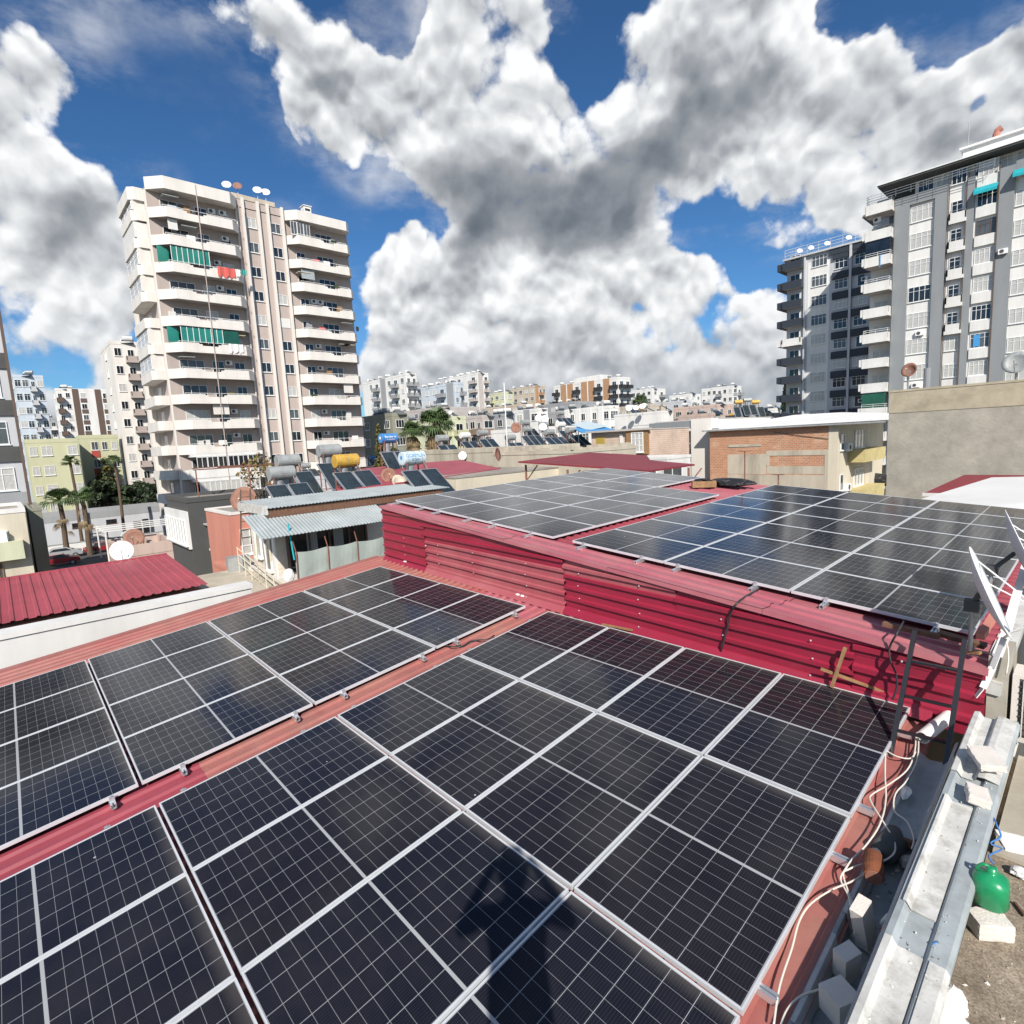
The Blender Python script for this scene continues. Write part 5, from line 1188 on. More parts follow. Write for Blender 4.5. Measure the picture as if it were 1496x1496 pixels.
# ================================================================= vegetation
def leaves(mb, c, rad, n, size, mats, rr, hollow=.45, squash=1.0):
    c = Vector(c)
    for _ in range(n):
        while True:
            p = Vector((rr.uniform(-1, 1), rr.uniform(-1, 1), rr.uniform(-1, 1)))
            if hollow < p.length < 1: break
        q = c + Vector((p.x * rad[0], p.y * rad[1], p.z * rad[2]))
        a = Vector((rr.gauss(0, 1), rr.gauss(0, 1), rr.gauss(0, 1))).normalized(); b_ = a.cross(Vector((rr.gauss(0, 1), rr.gauss(0, 1), rr.gauss(0, 1)))).normalized()
        s_ = size * rr.uniform(.6, 1.3); a *= s_; b_ *= s_ * .5
        mb.add([q - a, q + b_, q + a, q - b_], [(0, 1, 2, 3)], rr.choice(mats))
def tree(label, base, h, rad, mats, seed, n=2600, size=.28, clumps=16, trunk_h=None, cat='tree', group=None, shape='round', trunk=.18, name='tree'):
    rr = random.Random(seed); t = thing(name, label, cat, tuple(base), 0, group); th = trunk_h or h * .4
    s = MB(); s.tube([(0, 0, 0), (.06, .03, th * .5), (0, .08, th)], [trunk, trunk * .8, trunk * .6], 'bark', 8)
    for i in range(6):
        a_ = i * 1.05 + rr.random(); L = rad * .7; s.tube([(0, .08, th * .9), (math.cos(a_) * L * .5, math.sin(a_) * L * .5, th + (h - th) * .3), (math.cos(a_) * L, math.sin(a_) * L, th + (h - th) * .6)], [trunk * .5, trunk * .3, trunk * .08], 'bark', 5)
    s.build('trunk', t)
    c = MB()
    for i in range(clumps):
        a_ = rr.uniform(0, 6.28); k = rr.random()
        if shape == 'cone':
            z = th * .5 + (h - th * .5) * (i + .5) / clumps; R_ = rad * (1 - (i + .3) / clumps) ** .8; p = (math.cos(a_) * R_ * .35, math.sin(a_) * R_ * .35, z); q = (R_ * .85 + .1, R_ * .85 + .1, h / clumps * 1.1)
        else:
            z = th + (h - th) * rr.uniform(.08, .85); m_ = math.sqrt(max(.1, 1 - ((z - th) / (h - th) * 1.8 - .9) ** 2)); p = (math.cos(a_) * rad * m_ * k ** .5 * .75, math.sin(a_) * rad * m_ * k ** .5 * .75, z); q = (rad * rr.uniform(.3, .48),) * 2 + (rad * rr.uniform(.22, .36),)
        leaves(c, p, q, n // clumps, size, mats, rr)
    c.build('crown', t); return t
def palm(label, base, h, rad, seed, dry=40, green=34, trunk=.25, group=None, name='palm_tree'):
    rr = random.Random(seed); t = thing(name, label, 'palm tree', tuple(base), 0, group)
    s = MB(); s.tube([(0, 0, 0), (.1, 0, h * .3), (.05, .1, h * .7), (0, 0, h)], [trunk * 1.2, trunk, trunk * .9, trunk * .8], 'bark', 10); s.build('trunk', t)
    def fan(mb, o, d, L, m, droop):
        d = d.normalized(); sd = d.cross(Vector((0, 0, 1)));
        if sd.length < .05: sd = Vector((1, 0, 0))
        sd.normalize(); e = o + d * L * .45 + Vector((0, 0, -droop * L * .08)); up = sd.cross(d)
        mb.tube([o, e], [.03, .015], m, 3)
        for k in range(-5, 6):
            an = k * .25; dd = (d * math.cos(an) + sd * math.sin(an)); tip = e + dd * L * (.62 - .03 * abs(k)) + Vector((0, 0, -droop * L * .22)); w = dd.cross(up).normalized() * L * .035; md = e + dd * L * .32 + Vector((0, 0, .03 * L))
            mb.add([e, md - w, tip, md + w], [(0, 1, 2, 3)], m)
    c = MB()
    for i in range(green):
        a_ = rr.uniform(0, 6.28); el = rr.uniform(-.25, 1.25); d = Vector((math.cos(a_) * math.cos(el), math.sin(a_) * math.cos(el), math.sin(el))); fan(c, Vector((0, 0, h)), d, rad * rr.uniform(.8, 1.1), 'frond', rr.uniform(.5, 1.6))
    c.build('crown', t)
    if dry:
        c = MB()
        for i in range(dry):
            a_ = rr.uniform(0, 6.28); el = rr.uniform(-1.3, -.5); z = h - rr.uniform(0, 1) * rad * 1.7; d = Vector((math.cos(a_) * math.cos(el), math.sin(a_) * math.cos(el), math.sin(el))); fan(c, Vector((0, 0, z)), d, rad * rr.uniform(.5, .8), 'frond_dry', 1.2)
        c.build('dry_skirt', t)
    return t
def gp(x, y, r): p = atr(x, y, r); return p
def palm_at(label, px_, pyt, r, radpx, seed, **k):
    top = atr(px_, pyt, r); dep = (top - C0).dot(ray(748, 748)) / (ray(748, 748).length); rad = radpx * dep / FPX
    return palm(label, (top.x, top.y, k.pop('z0', 0.0)), max(2, top.z - rad * .55 - k.get('zz', 0)), rad, seed, **{a: b for a, b in k.items() if a != 'zz'})
palm_at('tall fan palm with a brown skirt, taller of the two behind the blue tank', 634, 601, 70, 31, 1, dry=220, green=70)
palm_at('lower fan palm left of the taller one behind the blue tank', 602, 618, 69, 23, 2, dry=110, green=50)
palm_at('slim tall palm standing before the yellow green block, left of the trees', 101, 667, 100, 13, 3, dry=0, green=30, trunk=.2)
palm_at('slim tall palm rising over the dark trees beside the yellow green block', 166, 666, 97, 13, 4, dry=0, green=30, trunk=.2)
palm_at('palm with a broad crown at the car park, left of the two', 84, 716, 92, 26, 5, dry=6, green=44, trunk=.3)
palm_at('palm with a broad crown at the car park, right of the two', 118, 716, 91, 22, 6, dry=6, green=40, trunk=.3)
palm_at('small palm like tree on the roofs left of the white rendered building', 935, 578, 140, 15, 7, dry=20, green=40)
def tree_at(label, px_, pyt, pyb, r, wpx, mats, seed, **k):
    top = atr(px_, pyt, r); bot = atr(px_, pyb, r); dep = (top - C0).dot(ray(748, 748)) / ray(748, 748).length; rad = wpx / 2 * dep / FPX
    z0 = k.pop('z0', 0.0); return tree(label, (top.x, top.y, z0), top.z - z0, rad, mats, seed, trunk_h=max(1.0, bot.z - z0), **k)
GD = ['leaf', 'leaf_dark', 'leaf_dark']
tree_at('dark green leafy tree nearest the left palms behind the low white building', 148, 697, 735, 114, 42, GD, 11, n=2800, size=.4)
tree_at('dark green leafy tree in the middle of the clump behind the low white building', 182, 700, 738, 115, 50, GD, 12, n=3000, size=.4)
tree_at('dark leafy tree at the right end of the clump, against the tall beige tower', 215, 706, 740, 114, 40, ['leaf_dark'], 13, n=2400, size=.4)
tree_at('lighter green bushy tree rising from the clump beside the slim palm', 150, 662, 715, 117, 26, ['leaf', 'leaf_yellow', 'leaf'], 14, n=1600, size=.35)
tree_at('reddish green conifer between the tower and the blue tank', 552, 628, 685, 62, 30, ['leaf', 'leaf_yellow', 'leaf_dark'], 15, n=2600, size=.2, shape='cone', z0=2)
tree_at('small black green conifer left of the navy block', 1147, 568, 606, 150, 17, ['leaf_dark'], 16, n=1600, size=.5, shape='cone', z0=3)
tree_at('tiny green treetop between the palms and the olive building', 575, 655, 668, 88, 20, ['leaf', 'leaf_dark'], 17, n=900, size=.3)

# ================================================================= left side: car park, low houses
def panel(B, face, pxl, pxr, pyt, pyb, n0, n1, m, name='panel'):
    """a flat piece on a face, measured on that face"""
    if face == 'S': a_, b_ = aty(pxl, pyt, B.y0), aty(pxr, pyb, B.y0); u0, u1 = a_.x - B.x0, b_.x - B.x0
    else: a_, b_ = atx(pxl, pyt, B.x1), atx(pxr, pyb, B.x1); u0, u1 = a_.y - B.y0, b_.y - B.y0
    return B.part(name, face, u0, u1, b_.z, a_.z, n0, n1, m)
def pwin(B, face, pxl, pxr, pyt, pyb, **k):
    if face == 'S': a_, b_ = aty(pxl, pyt, B.y0), aty(pxr, pyb, B.y0); u0, u1 = a_.x - B.x0, b_.x - B.x0
    else: a_, b_ = atx(pxl, pyt, B.x1), atx(pxr, pyb, B.x1); u0, u1 = a_.y - B.y0, b_.y - B.y0
    return B.win(face, u0, b_.z, u1 - u0, a_.z - b_.z, **k)
L1 = Bld('garage_building', 'low white building with a grey parapet behind the car park', 'building', -111, -101, 2.6, 26, 4.0, 'palegrey', parapet=.9, pm='midgrey', roof='darkroof')
for u, w, z, h in ((4.4, 1.3, 2.9, .7), (8.4, 1.3, 2.9, .7), (11.7, 1.0, .3, 2.6), (12.9, .8, .1, 3.0), (15.5, 1.3, 3.1, .6)): L1.win('E', u, z, w, h, cols=1, rows=1, fm='frame_dark', pm='glass_dark')
s = MB(); s.box(-.15, .15, -9, 9, 0, 1.0, 'white'); s.box(-.2, .2, -9.05, 9.05, 1.003, 1.1, 'midgrey'); tag(s.build('garden_wall', None, (-98.5, 12.5, .04)), 'low white wall at the back of the car park', 'wall')
s = MB()
for y in (0, 2.4): s.box(-.06, .06, y - .06, y + .06, 0, 2.0, 'blackmetal')
s.box(-.06, .06, -.06, 2.46, 2.003, 2.12, 'blackmetal'); tag(s.build('metal_gate_frame', None, (-97.6, 8.2, .04)), 'black metal gate frame in front of the low white building', 'gate')
def car(label, c, rz, body='carred', s_=1.0):
    t = thing('parked_car', label, 'car', c, rz)
    prof = [(-2.1, .35), (-2.12, .62), (-2.0, .86), (-1.45, .93), (-.85, 1.36), (.55, 1.40), (1.25, .98), (1.95, .86), (2.12, .62), (2.1, .35)]
    b = MB(); n = len(prof); vs = []
    for w in (-.84, .84):
        for x, z in prof:
            k = 1 - max(0, z - .9) * .42; vs.append((x, w * k, z))
    b.add(vs, [tuple(range(n)), tuple(range(2 * n - 1, n - 1, -1))] + [(i, (i + 1) % n, n + (i + 1) % n, n + i) for i in range(n)], body); b.build('body', t)
    for sgn in (-1, 1):
        b = MB(); y = sgn * .84
        pts = [(-1.28, .96), (-.78, 1.30), (.48, 1.33), (1.08, .98)]
        k = lambda z: 1 - max(0, z - .9) * .42
        b.add([(x, y * k(z) + sgn * .006, z) for x, z in pts] + [(x, y * k(z) + sgn * -.006, z) for x, z in pts], [(0, 1, 2, 3), (7, 6, 5, 4)], 'glass_dark'); b.build('side_window', t)
    for (xa, za, xb, zb), nm in (((-1.40, .955, -.90, 1.345), 'rear_window'), ((1.20, 1.005, .60, 1.385), 'windscreen')):
        b = MB(); o = .012 * (1 if xa > 0 else -1); b.add([(xa + o, -.74, za + .01), (xb + o, -.62, zb + .01), (xb + o, .62, zb + .01), (xa + o, .74, za + .01)], [(0, 1, 2, 3)], 'glass_dark'); b.build(nm, t)
    for x in (-1.3, 1.35):
        for y in (-.84, .84):
            b = MB(); b.tube([(x, y - .1, .31), (x, y + .02 * (1 if y > 0 else -1) + (.1 if y > 0 else 0) + (0 if y > 0 else .1), .31)], .31, 'tyre', 16); o = b.build('wheel', t)
            r_ = MB(); yy = y + (.13 if y > 0 else -.11); r_.tube([(x, yy, .31), (x, yy + (.01 if y > 0 else -.01), .31)], .19, 'galv', 10); r_.build('rim', o)
    for y in (-.6, .6):
        b = MB(); b.box(2.05, 2.125, y - .18, y + .18, .62, .76, 'frame_white'); b.build('headlight', t)
    for y in (-.62, .62):
        b = MB(); b.box(-2.10, -2.05, y - .14, y + .14, .66, .84, 'red_trim'); b.build('tail_light', t)
    return t
car('dark red car nearest in the car park, half hidden by the red roof', tuple(atz(86, 826, .04)), R(86), 'carred'); car('silver car parked behind the dark red one', tuple(atz(92, 815, .04)), R(84), 'carsilver')
car('red car parked further right in the car park, beside the big white dish', tuple(atz(152, 806, .04)), R(95), 'carred'); car('dark car in the shade in front of the low white building', tuple(atz(142, 797, .04)), R(92), 'darkgrey')
# white and green house at the left frame edge
p = atx(36, 748, -40); L2 = Bld('corner_house', 'cream house with a pale green band at the left frame edge', 'house', -47, -40, -12, p.y, p.z, 'cream', parapet=.25, pm='white')
panel(L2, 'E', -60, 37, 799, 814, .003, .5, 'creamgreen', 'balcony'); pwin(L2, 'E', -8, 15, 777, 800, cols=1, rows=1, pm='glass_dark'); pwin(L2, 'E', -10, 8, 824, 850, cols=2, rows=2, fm='wood', pm='glass_mid'); L2.part('column', 'E', 10.6, 10.85, 0, p.z - .1, .003, .2, 'white')
L2.ac('E', 11.2, 8.1)
p2 = atx(50, 747, -43); L3 = Bld('house', 'shaded olive house wall right beside the cream corner house', 'house', -50, -43, p.y * 43 / 40 + .15, p2.y + .35, p2.z, 'olive', parapet=.2); L3.win('E', .3, 2.0, .5, 1.1, cols=1, rows=1, pm='glass_dark')
# terrace house with a pergola
za = 6.2
yA, yB = atx(168, 775, -42).y, atx(252, 765, -42).y
L4 = Bld('terrace_house', 'pale pink flat roofed terrace house with a thin pergola', 'house', -47, -42, yA, yB, 6.0, 'pinkwall', parapet=.7, roof='flatroof'); L4.part('divider', 'E', 2.0, 2.2, 6.07, 6.6, -4.7, -.25, 'pinkwall')
s = MB()
for x in (-4.2, 0):
    for y in (-2.3, 2.3): s.tube([(x, y, 0), (x, y, 2.1)], .05, 'white', 6)
for y in (-2.3, 2.3): s.box(-4.25, .05, y - .04, y + .04, 2.103, 2.18, 'white')
for x in (-4.2, -2.8, -1.4, 0): s.box(x - .035, x + .035, -2.5, 2.5, 2.183, 2.25, 'white')
tag(s.build('pergola', None, (-44.6, (yA + yB) / 2 + .5, 5.3)), 'thin white metal pergola on the pink terrace house', 'pergola')
dish('satellite_dish', 'rusty round satellite dish on the pink terrace house', atr(196, 786, 44), (.9, -.3, .35), .62, 'rusty_dish', small=True, mast=(tuple(atr(196, 787, 44.3) - Vector((0, 0, .9))), tuple(atr(196, 787, 44.3)), .04))
dish('satellite_dish', 'small grey satellite dish beside the rusty round one on the terrace house', atr(186, 784, 45.5), (.9, -.2, .35), .4, 'galv_dull', small=True, mast=(tuple(atr(186, 785, 45.8) - Vector((0, 0, .9))), tuple(atr(186, 785, 45.8)), .04))
dish('satellite_dish', 'big white satellite dish standing at the back edge of the left red roof', atr(178, 805, 23.9), (.95, -.15, .30), .36, 'frame_white', depth=.12, mast=(tuple(atr(178, 806, 24.1) - Vector((0, 0, .6))), tuple(atr(178, 806, 24.1)), .03))

# ================================================================= neighbour with red roof and white side wall
nb = thing('neighbour_workshop', 'neighbouring shed with a sloping crimson roof and a white side wall, lower left', 'building', (-20, 0, 0))
def nrel(p): return Vector(p) - Vector((-20, 0, 0))
s = MB(); s.box(-13.3 + 20, -13.0 + 20, -14, 3.87, 0, 9.03, 'white'); s.box(-23.2 + 20, -18.1 + 20, -14, 4.1, 0, 8.1, 'cream'); s.box(-18.09 + 20, -13.31 + 20, -14, 3.8, 0, 6.5, 'cream'); s.build('wall', nb)
s = MB(); s.box(-13.42 + 20, -12.97 + 20, -14, 3.90, 9.033, 9.13, 'white'); s.build('coping', nb)
s = MB(); A_, B_, C_, D_ = atz(-260, 925, 8.1), atz(0, 852, 7.9), atz(245, 809, 7.75), atz(306, 851, 8.15)
s0 = Vector((-26.2, -14, 7.72)); 
corr(s, nrel((-23.3, 4.2, 8.56)), Vector((0, -18.2, 0)), Vector((5.25, 0, -.30)), 74, .030, 'redroof'); s.build('roof_sheet', nb)
s = MB(); s.box(-23.42 + 20, -23.30 + 20, -14, 4.2, 8.48, 8.60, 'redroof'); s.build('roof_trim', nb)

# ================================================================= dark grey house, coral house
p = atr(245, 737, 34.5); q = atr(290, 724, 34.5); e = atr(330, 742, 30)
G1 = Bld('dark_house', 'charcoal grey rendered house with a white glazed bay', 'house', -36.5, -31.8, 6.9, 10.9, 9.75, 'darkgrey', parapet=.25)
G1.part('bay', 'S', -.3, 4.6, 7.35, 9.3, .003, .12, 'white')
for i in range(8): G1.win('S', -.1 + i * .58, 7.55, .42, 1.3, cols=1, rows=1, n=.123, pm='glass_mid')
G1.part('canopy', 'E', .6, 1.7, 8.55, 8.62, .003, .7, 'slab'); G1.win('E', .9, 7.4, .9, 1.1, cols=2, rows=1, pm='glass_mid'); G1.part('sill', 'E', .7, 2.0, 7.2, 7.3, .14, .35, 'white')
G1.part('canopy', 'E', .1, .9, 5.6, 5.67, .003, .7, 'slab'); G1.part('canopy', 'E', 1.9, 2.9, 5.5, 5.57, .003, .7, 'slab')
s = MB()
for x in (-2.2, 2.2):
    for y in (0, 3.4): s.tube([(x, y, 0), (x, y, 1.6)], .04, 'rustbar', 6)
for y in (0, 1.7, 3.4): s.tube([(-2.4, y, 1.6), (2.4, y, 1.68)], .035, 'rustbar', 6)
for x in (-2.2, 0, 2.2): s.tube([(x, -.2, 1.68), (x, 3.6, 1.68)], .03, 'rustbar', 6)
pg = atr(345, 724, 34); tag(s.build('pergola', None, (pg.x, pg.y - .6, 9.75), R(20)), 'rusty pergola frame on the roof behind the charcoal house', 'pergola')
tv = tree('thin yellow green vine growing over the rusty pergola', (pg.x + 1.2, pg.y + .8, 9.0), 3.1, 1.35, ['leaf_yellow', 'leaf', 'leaf_yellow', 'wood'], 21, n=420, size=.11, trunk_h=.8, cat='vine', trunk=.035, name='vine', clumps=12)
G2 = Bld('flat_roof_house', 'charcoal walled flat roof behind the awning house', 'house', -33.5, -24.6, 8.95, 19, 9.1, 'darkgrey', parapet=.35, roof='flatroof')
K1 = Bld('coral_house', 'coral painted narrow house beside the charcoal one', 'house', -30.0, -26.2, 7.25, 8.9, 9.42, 'coral', parapet=.12, pm='offwhite')
K1.win('E', .35, 7.6, .8, 1.15, cols=2, rows=3, pm='curtain')
K2 = Bld('coral_annex', 'low coral annex carrying a grey water box', 'house', -26.19, -24.2, 6.4, 8.2, 7.35, 'coral', parapet=.15)
s = MB(); s.box(-.42, .42, -.3, .3, 0, .75, 'galv_dull'); s.tube([(.425, 0, .38), (.44, 0, .38)], .22, 'darkgrey', 14); tag(s.build('cooler_unit', None, (-23.9, 6.75, 7.2), R(80)), 'grey square cooling unit on the wall of the coral annex', 'cooler')
dish('satellite_dish', 'dark red rusty satellite dish in front of the vine over the coral house', atr(357, 730, 24.5), (.75, -.6, .3), .52, 'rusty_dish', depth=.16, small=True, mast=((-23.0, 8.3, 9.0), tuple(atr(357, 733, 24.8)), .03))
s = MB(); s.bar((0, 0, 0), (.25, .15, 2.2), .05, .04, 'frame_dark'); s.bar((.0, .4, 0), (.25, .5, 2.2), .05, .04, 'frame_dark')
for k in range(6): s.bar((.04 * k + .02, .02 * k + .02, .3 + k * .32), (.04 * k + .02, .02 * k + .38, .3 + k * .32), .03, .03, 'frame_dark')
tag(s.build('wall_ladder', None, tuple(atr(352, 797, 24))), 'dark thin ladder on the coral wall', 'ladder')

# ================================================================= awning house
H1 = Bld('awning_house', 'roof house with plank siding, grey corrugated roofs and dark glazed veranda', 'house', -22.9, -20.3, 7.05, 14.2, 9.95, 'siding', parapet=0)
s = MB(); a_, b_ = atx(370, 755, -20.3), 0
rt = thing('x', None, None) if False else None
def sheet(name, B, P0, U, V, n, d, m, t=.012):
    s = MB(); o = Vector((B.ox, B.oy, B.z0)); corr(s, Vector(P0) - o, U, V, n, d, m, 'wave', t); return s.build(name, B.root)
sheet('upper_roof', H1, (-22.9, 6.75, 10.24), Vector((0, 8.0, 0)), Vector((2.95, 0, -.14)), 60, .03, 'corr_grey')
H1.part('fascia', 'E', -.3, 7.3, 9.78, 10.06, .2, .26, 'wood_dark'); H1.part('fascia', 'S', -.2, 2.9, 9.88, 10.2, .25, .33, 'sheetwhite')
sheet('awning_sheet', H1, (-20.45, 6.05, 9.90), Vector((0, 5.0, 0)), Vector((1.75, 0, -.66)), 40, .026, 'corr_grey')
H1.part('veranda_glazing', 'E', .35, 3.6, 7.6, 9.55, .003, .06, 'glass_dark')
for u in (.35, 1.15, 1.95, 2.75, 3.5): H1.part('veranda_post', 'E', u, u + .07, 7.5, 9.6, .063, .12, 'frame_dark')
for u, z in ((1.55, .1), (2.6, .1)): H1.part('curtain', 'E', u - .45, u - .05, 7.9, 9.4, .063, .085, 'midgrey')
H1.win('S', .5, 8.1, .6, 1.45, cols=1, rows=1, pm='curtain'); H1.win('S', 1.5, 7.7, .55, 1.75, cols=1, rows=1, pm='glass_mid'); H1.part('corner_post', 'S', 2.38, 2.58, 7.0, 9.8, .003, .07, 'white')
s = MB(); ya, yb, yc = 7.194, 10.65, 0
for i in range(3):
    y0_ = 7.2 + i * 1.15; n = 8; vs = []
    for s_ in (0, -.02):
        for k in range(n + 1):
            t_ = k / n; vs += [(s_ + .02 * math.sin(t_ * 9 + i), y0_ + t_ * 1.15, 7.6 - .0), (s_ + .02 * math.sin(t_ * 7 + i), y0_ + t_ * 1.15, 8.60 - .06 * math.sin(math.pi * t_))]
    k2 = 2 * (n + 1); fs = []
    for k in range(n): fs += [(2 * k, 2 * k + 1, 2 * k + 3, 2 * k + 2), (k2 + 2 * k, k2 + 2 * k + 2, k2 + 2 * k + 3, k2 + 2 * k + 1)]
    sb = MB(); sb.add([(v[0], v[1] - y0_, v[2] - 7.6) for v in vs], fs, 'tarp'); tag(sb.build('tarp', None, (-19.0, y0_, 7.6)), 'grey green tarp stretched along the terrace rail, %s from the left' % ORD[i], 'tarp', 'tarps along the terrace rail')
for i in range(4):
    y0_ = 7.2 + i * 1.15; sb = MB(); sb.tube([(0, 0, 0), (0, .03, 1.0), (.0, -.06, 1.45)], .022, 'rustbar', 6); tag(sb.build('rail_post', None, (-18.95, y0_, 7.55)), 'rusty post between the grey green tarps, %s from the left' % ORD[i], 'post', 'posts between the tarps')
sb = MB(); sb.tube([(0, 0, 0), (-.1, -.05, 1.25)], .03, 'teal', 8); tag(sb.build('teal_pole', None, (-18.9, 7.12, 8.35)), 'short teal pole at the left end of the tarps', 'pole')
s = MB(); s.box(-24.2, -18.9, 7.0, 14.4, 0, 7.55, 'offwhite'); s.box(-24.2, -18.0, 4.4, 6.999, 0, 7.4, 'oldplaster'); tag(s.build('terrace_block', None), 'plastered block with the roof terrace under the awning house', 'building')
s = MB(); s.box(-17.9, -14.6, 3.9, 6.4, 0, 7.6, 'palegrey'); tag(s.build('light_grey_wall', None), 'light grey rendered wall between the white side wall and the tarps', 'wall')
s = MB()
for z in (.35, .7, .95): s.tube([(0, 0, z), (5.6, -1.2, z - .5)], .022, 'cream', 6)
for k in range(7): s.tube([(k * .93, -.2 * k, -.1 - k * .08), (k * .93, -.2 * k, 1.0 - k * .085)], .018, 'cream', 5)
pr = atr(347, 806, 24.2); tag(s.build('roof_railing', None, tuple(pr - Vector((0, 0, .8))), R(8)), 'cream pipe railing running along the terrace below the awning house', 'railing')
for i, (x, y, lab) in enumerate(((376, 800, 'bent white pipe leaning in front of the siding wall, left one'), (396, 800, 'white pipe leaning in front of the siding wall, right one'))):
    c = atr(x, y + 20, 22.0); s = MB(); s.tube([(0, 0, 0), (-.25, .1, .5), (-.35, .15, 1.1), (-.2, .2, 1.5)] if i == 0 else [(0, 0, 0), (.05, 0, 1.0), (.0, 0, 1.7)], .03, 'cream', 6); tag(s.build('leaning_pipe', None, tuple(c)), lab, 'pipe')
lump('white_tub', 'white sack standing at the end of the terrace railing by the red roof edge', atr(422, 838, 18.4) - Vector((0, 0, .1)), .10, .16, .26, 'bag', 'bag', 31, .2, False)

# ================================================================= solar water heaters
def text_mesh(txt, size, m):
    cu = bpy.data.curves.new('lettering', 'FONT'); cu.body = txt; cu.size = size; cu.align_x = 'CENTER'; cu.align_y = 'CENTER'; cu.extrude = .004
    o = bpy.data.objects.new('lettering', cu); col.objects.link(o); dg = bpy.context.evaluated_depsgraph_get(); me = bpy.data.meshes.new_from_object(o.evaluated_get(dg)); bpy.data.objects.remove(o); me.materials.clear(); me.materials.append(M[m]); return me
_hc = {}
def heater_parts(tank, ncol, small, hs, white=False):
    key = (tank, ncol, small, hs)
    if key in _hc: return _hc[key]
    K = 10 if small else 22; P = []
    R_ = .33; L = .58
    m = MB(); m.tube([(-L, .35, hs), (L, .35, hs)], R_, tank, K, False)
    for sg in (-1, 1): m.tube([(sg * L, .35, hs), (sg * (L + .02), .35, hs)], [R_, R_ * .93], tank, K)
    P.append(('tank', m.mesh('tank')))
    if not small:
        m = MB()
        for x in (-.38, .0, .38): m.tube([(x - .012, .35, hs), (x + .012, .35, hs)], R_ + .006, 'galv_dull', K, False)
        P.append(('tank_band', m.mesh('tank_band')))
    m = MB(); zb = max(.1, hs - .95); m.tube([(-.12, .45, zb), (-.12, .45, hs - .33)], .23, 'galv', K); P.append(('boiler', m.mesh('boiler')))
    m = MB()
    for x in (-.48, .48):
        for y in (.08, .62): m.box(x - .025, x + .025, y - .025, y + .025, 0, hs - .18, 'rustbar')
    for x in (-.48, .48): m.box(x - .02, x + .02, .106, .594, hs - .30, hs - .26, 'rustbar')
    m.box(-.461, .461, .33, .37, hs - .295, hs - .265, 'rustbar'); m.box(-.455, .455, .06, .10, .06, .10, 'rustbar')
    P.append(('stand', m.mesh('stand')))
    zt = max(.75, hs * .68); a_, b_ = Vector((0, -1.75, .12)), Vector((0, -.15, zt)); d = (b_ - a_); un = Vector((1, 0, 0)).cross(d).normalized()
    un = -un if un.z < 0 else un
    f = MB(); f.obox((a_ + b_) / 2, (.47, 0, 0), d / 2, un * .045, 'alu' if not white else 'frame_white'); g_ = MB(); g_.obox((a_ + b_) / 2 + un * .046, (.43, 0, 0), d * .48, un * .004, 'collector')
    P.append(('collector', (f.mesh('collector'), g_.mesh('absorber'))))
    m = MB(); m.tube([(.5, -.2, zt), (.45, .1, hs - .2), (.45, .3, hs - .25)], .02, 'galv', 5); m.tube([(-.5, -1.7, .2), (-.0, -1.72, .25), (.03, -.2, zt * .9), (-.1, .3, zb + .1)], .02, 'galv', 5); P.append(('pipe', m.mesh('pipe')))
    _hc[key] = P; return P
dm('collector', (.035, .048, .055), .12, .25, 1.5, coat=.5)
def heater(label, c, rz, tank='galv_dull', ncol=2, small=False, hs=1.3, group='solar water heaters on the neighbouring roofs', letter=None, emblem=False):
    t = thing('solar_water_heater', label, 'water heater', tuple(c), rz, group)
    for nm, me in heater_parts(tank, ncol, small, hs):
        if nm == 'collector':
            for k in range(ncol):
                o = link('collector', me[0], t, ((k - (ncol - 1) / 2) * 1.02, 0, 0)); link('absorber', me[1], o)
        else:
            o = link(nm, me, t)
            if nm == 'tank': tk = o
    if letter:
        for ln, (txt, sz, dz, m) in enumerate(letter):
            me = text_mesh(txt, sz, m); R_ = .338
            for v in me.vertices:
                an = (v.co.y + dz) / R_; x = v.co.x; zz = v.co.z; rr_ = R_ + zz
                v.co = (x, .35 - math.cos(an) * rr_, hs + math.sin(an) * rr_)
            link('lettering', me, tk)
        if emblem:
            m = MB(); m.tube([(-.602, .35, hs), (-.608, .35, hs)], .28, 'letter_blue' if emblem == 1 else 'tankwhiteblue', 20); m.tube([(-.609, .35, hs + .04), (-.613, .35, hs + .04)], .10, 'letter_white' if emblem == 1 else 'letter_blue', 14); m.build('emblem', tk)
    return t
def heater_at(label, px_, py, r, hs, rz=90, **k):
    p = atr(px_, py, r); a_ = R(rz); off = Vector((-.35 * math.sin(a_) * -1, .35 * math.cos(a_), 0)); return heater(label, (p.x - off.x * -1 if False else p.x, p.y, p.z - hs), a_, hs=hs, **k)
heater_at('solar water heater with a grey tank and blue edged collector, nearest above the awning roof', 415, 691, 28.5, 1.75)
heater_at('solar water heater with a grey tank partly hidden behind the nearest grey tank', 424, 673, 31.5, 2.0)
heater_at('solar water heater with a ribbed grey tank standing highest, left of the blue tank', 485, 658, 31, 2.1)
heater_at('solar water heater with a stained yellow tank', 510, 673, 28.0, 1.7, tank='yellow')
heater_at('solar water heater with a bright blue lettered tank on tall legs', 571, 640, 38.5, 2.9, tank='tankblue', letter=(('Baysolar Isı', .19, .10, 'letter_white'), ('su sistemleri', .12, -.08, 'letter_white')), emblem=1)
heater_at('solar water heater with a pale blue and white lettered tank, nearest of all lettered tanks', 608, 669, 27, 1.85, tank='tankwhiteblue', letter=(('GORMUN', .24, .13, 'letter_blue'), ('ISI SAN', .15, -.07, 'letter_blue')), emblem=2)
heater_at('solar water heater with a dull grey tank before the palm skirt', 649, 640, 52, 2.1, small=True)
heater_at('solar water heater with a white tank beside a rusty dish', 682, 636, 60, 2.1, tank='white', small=True)
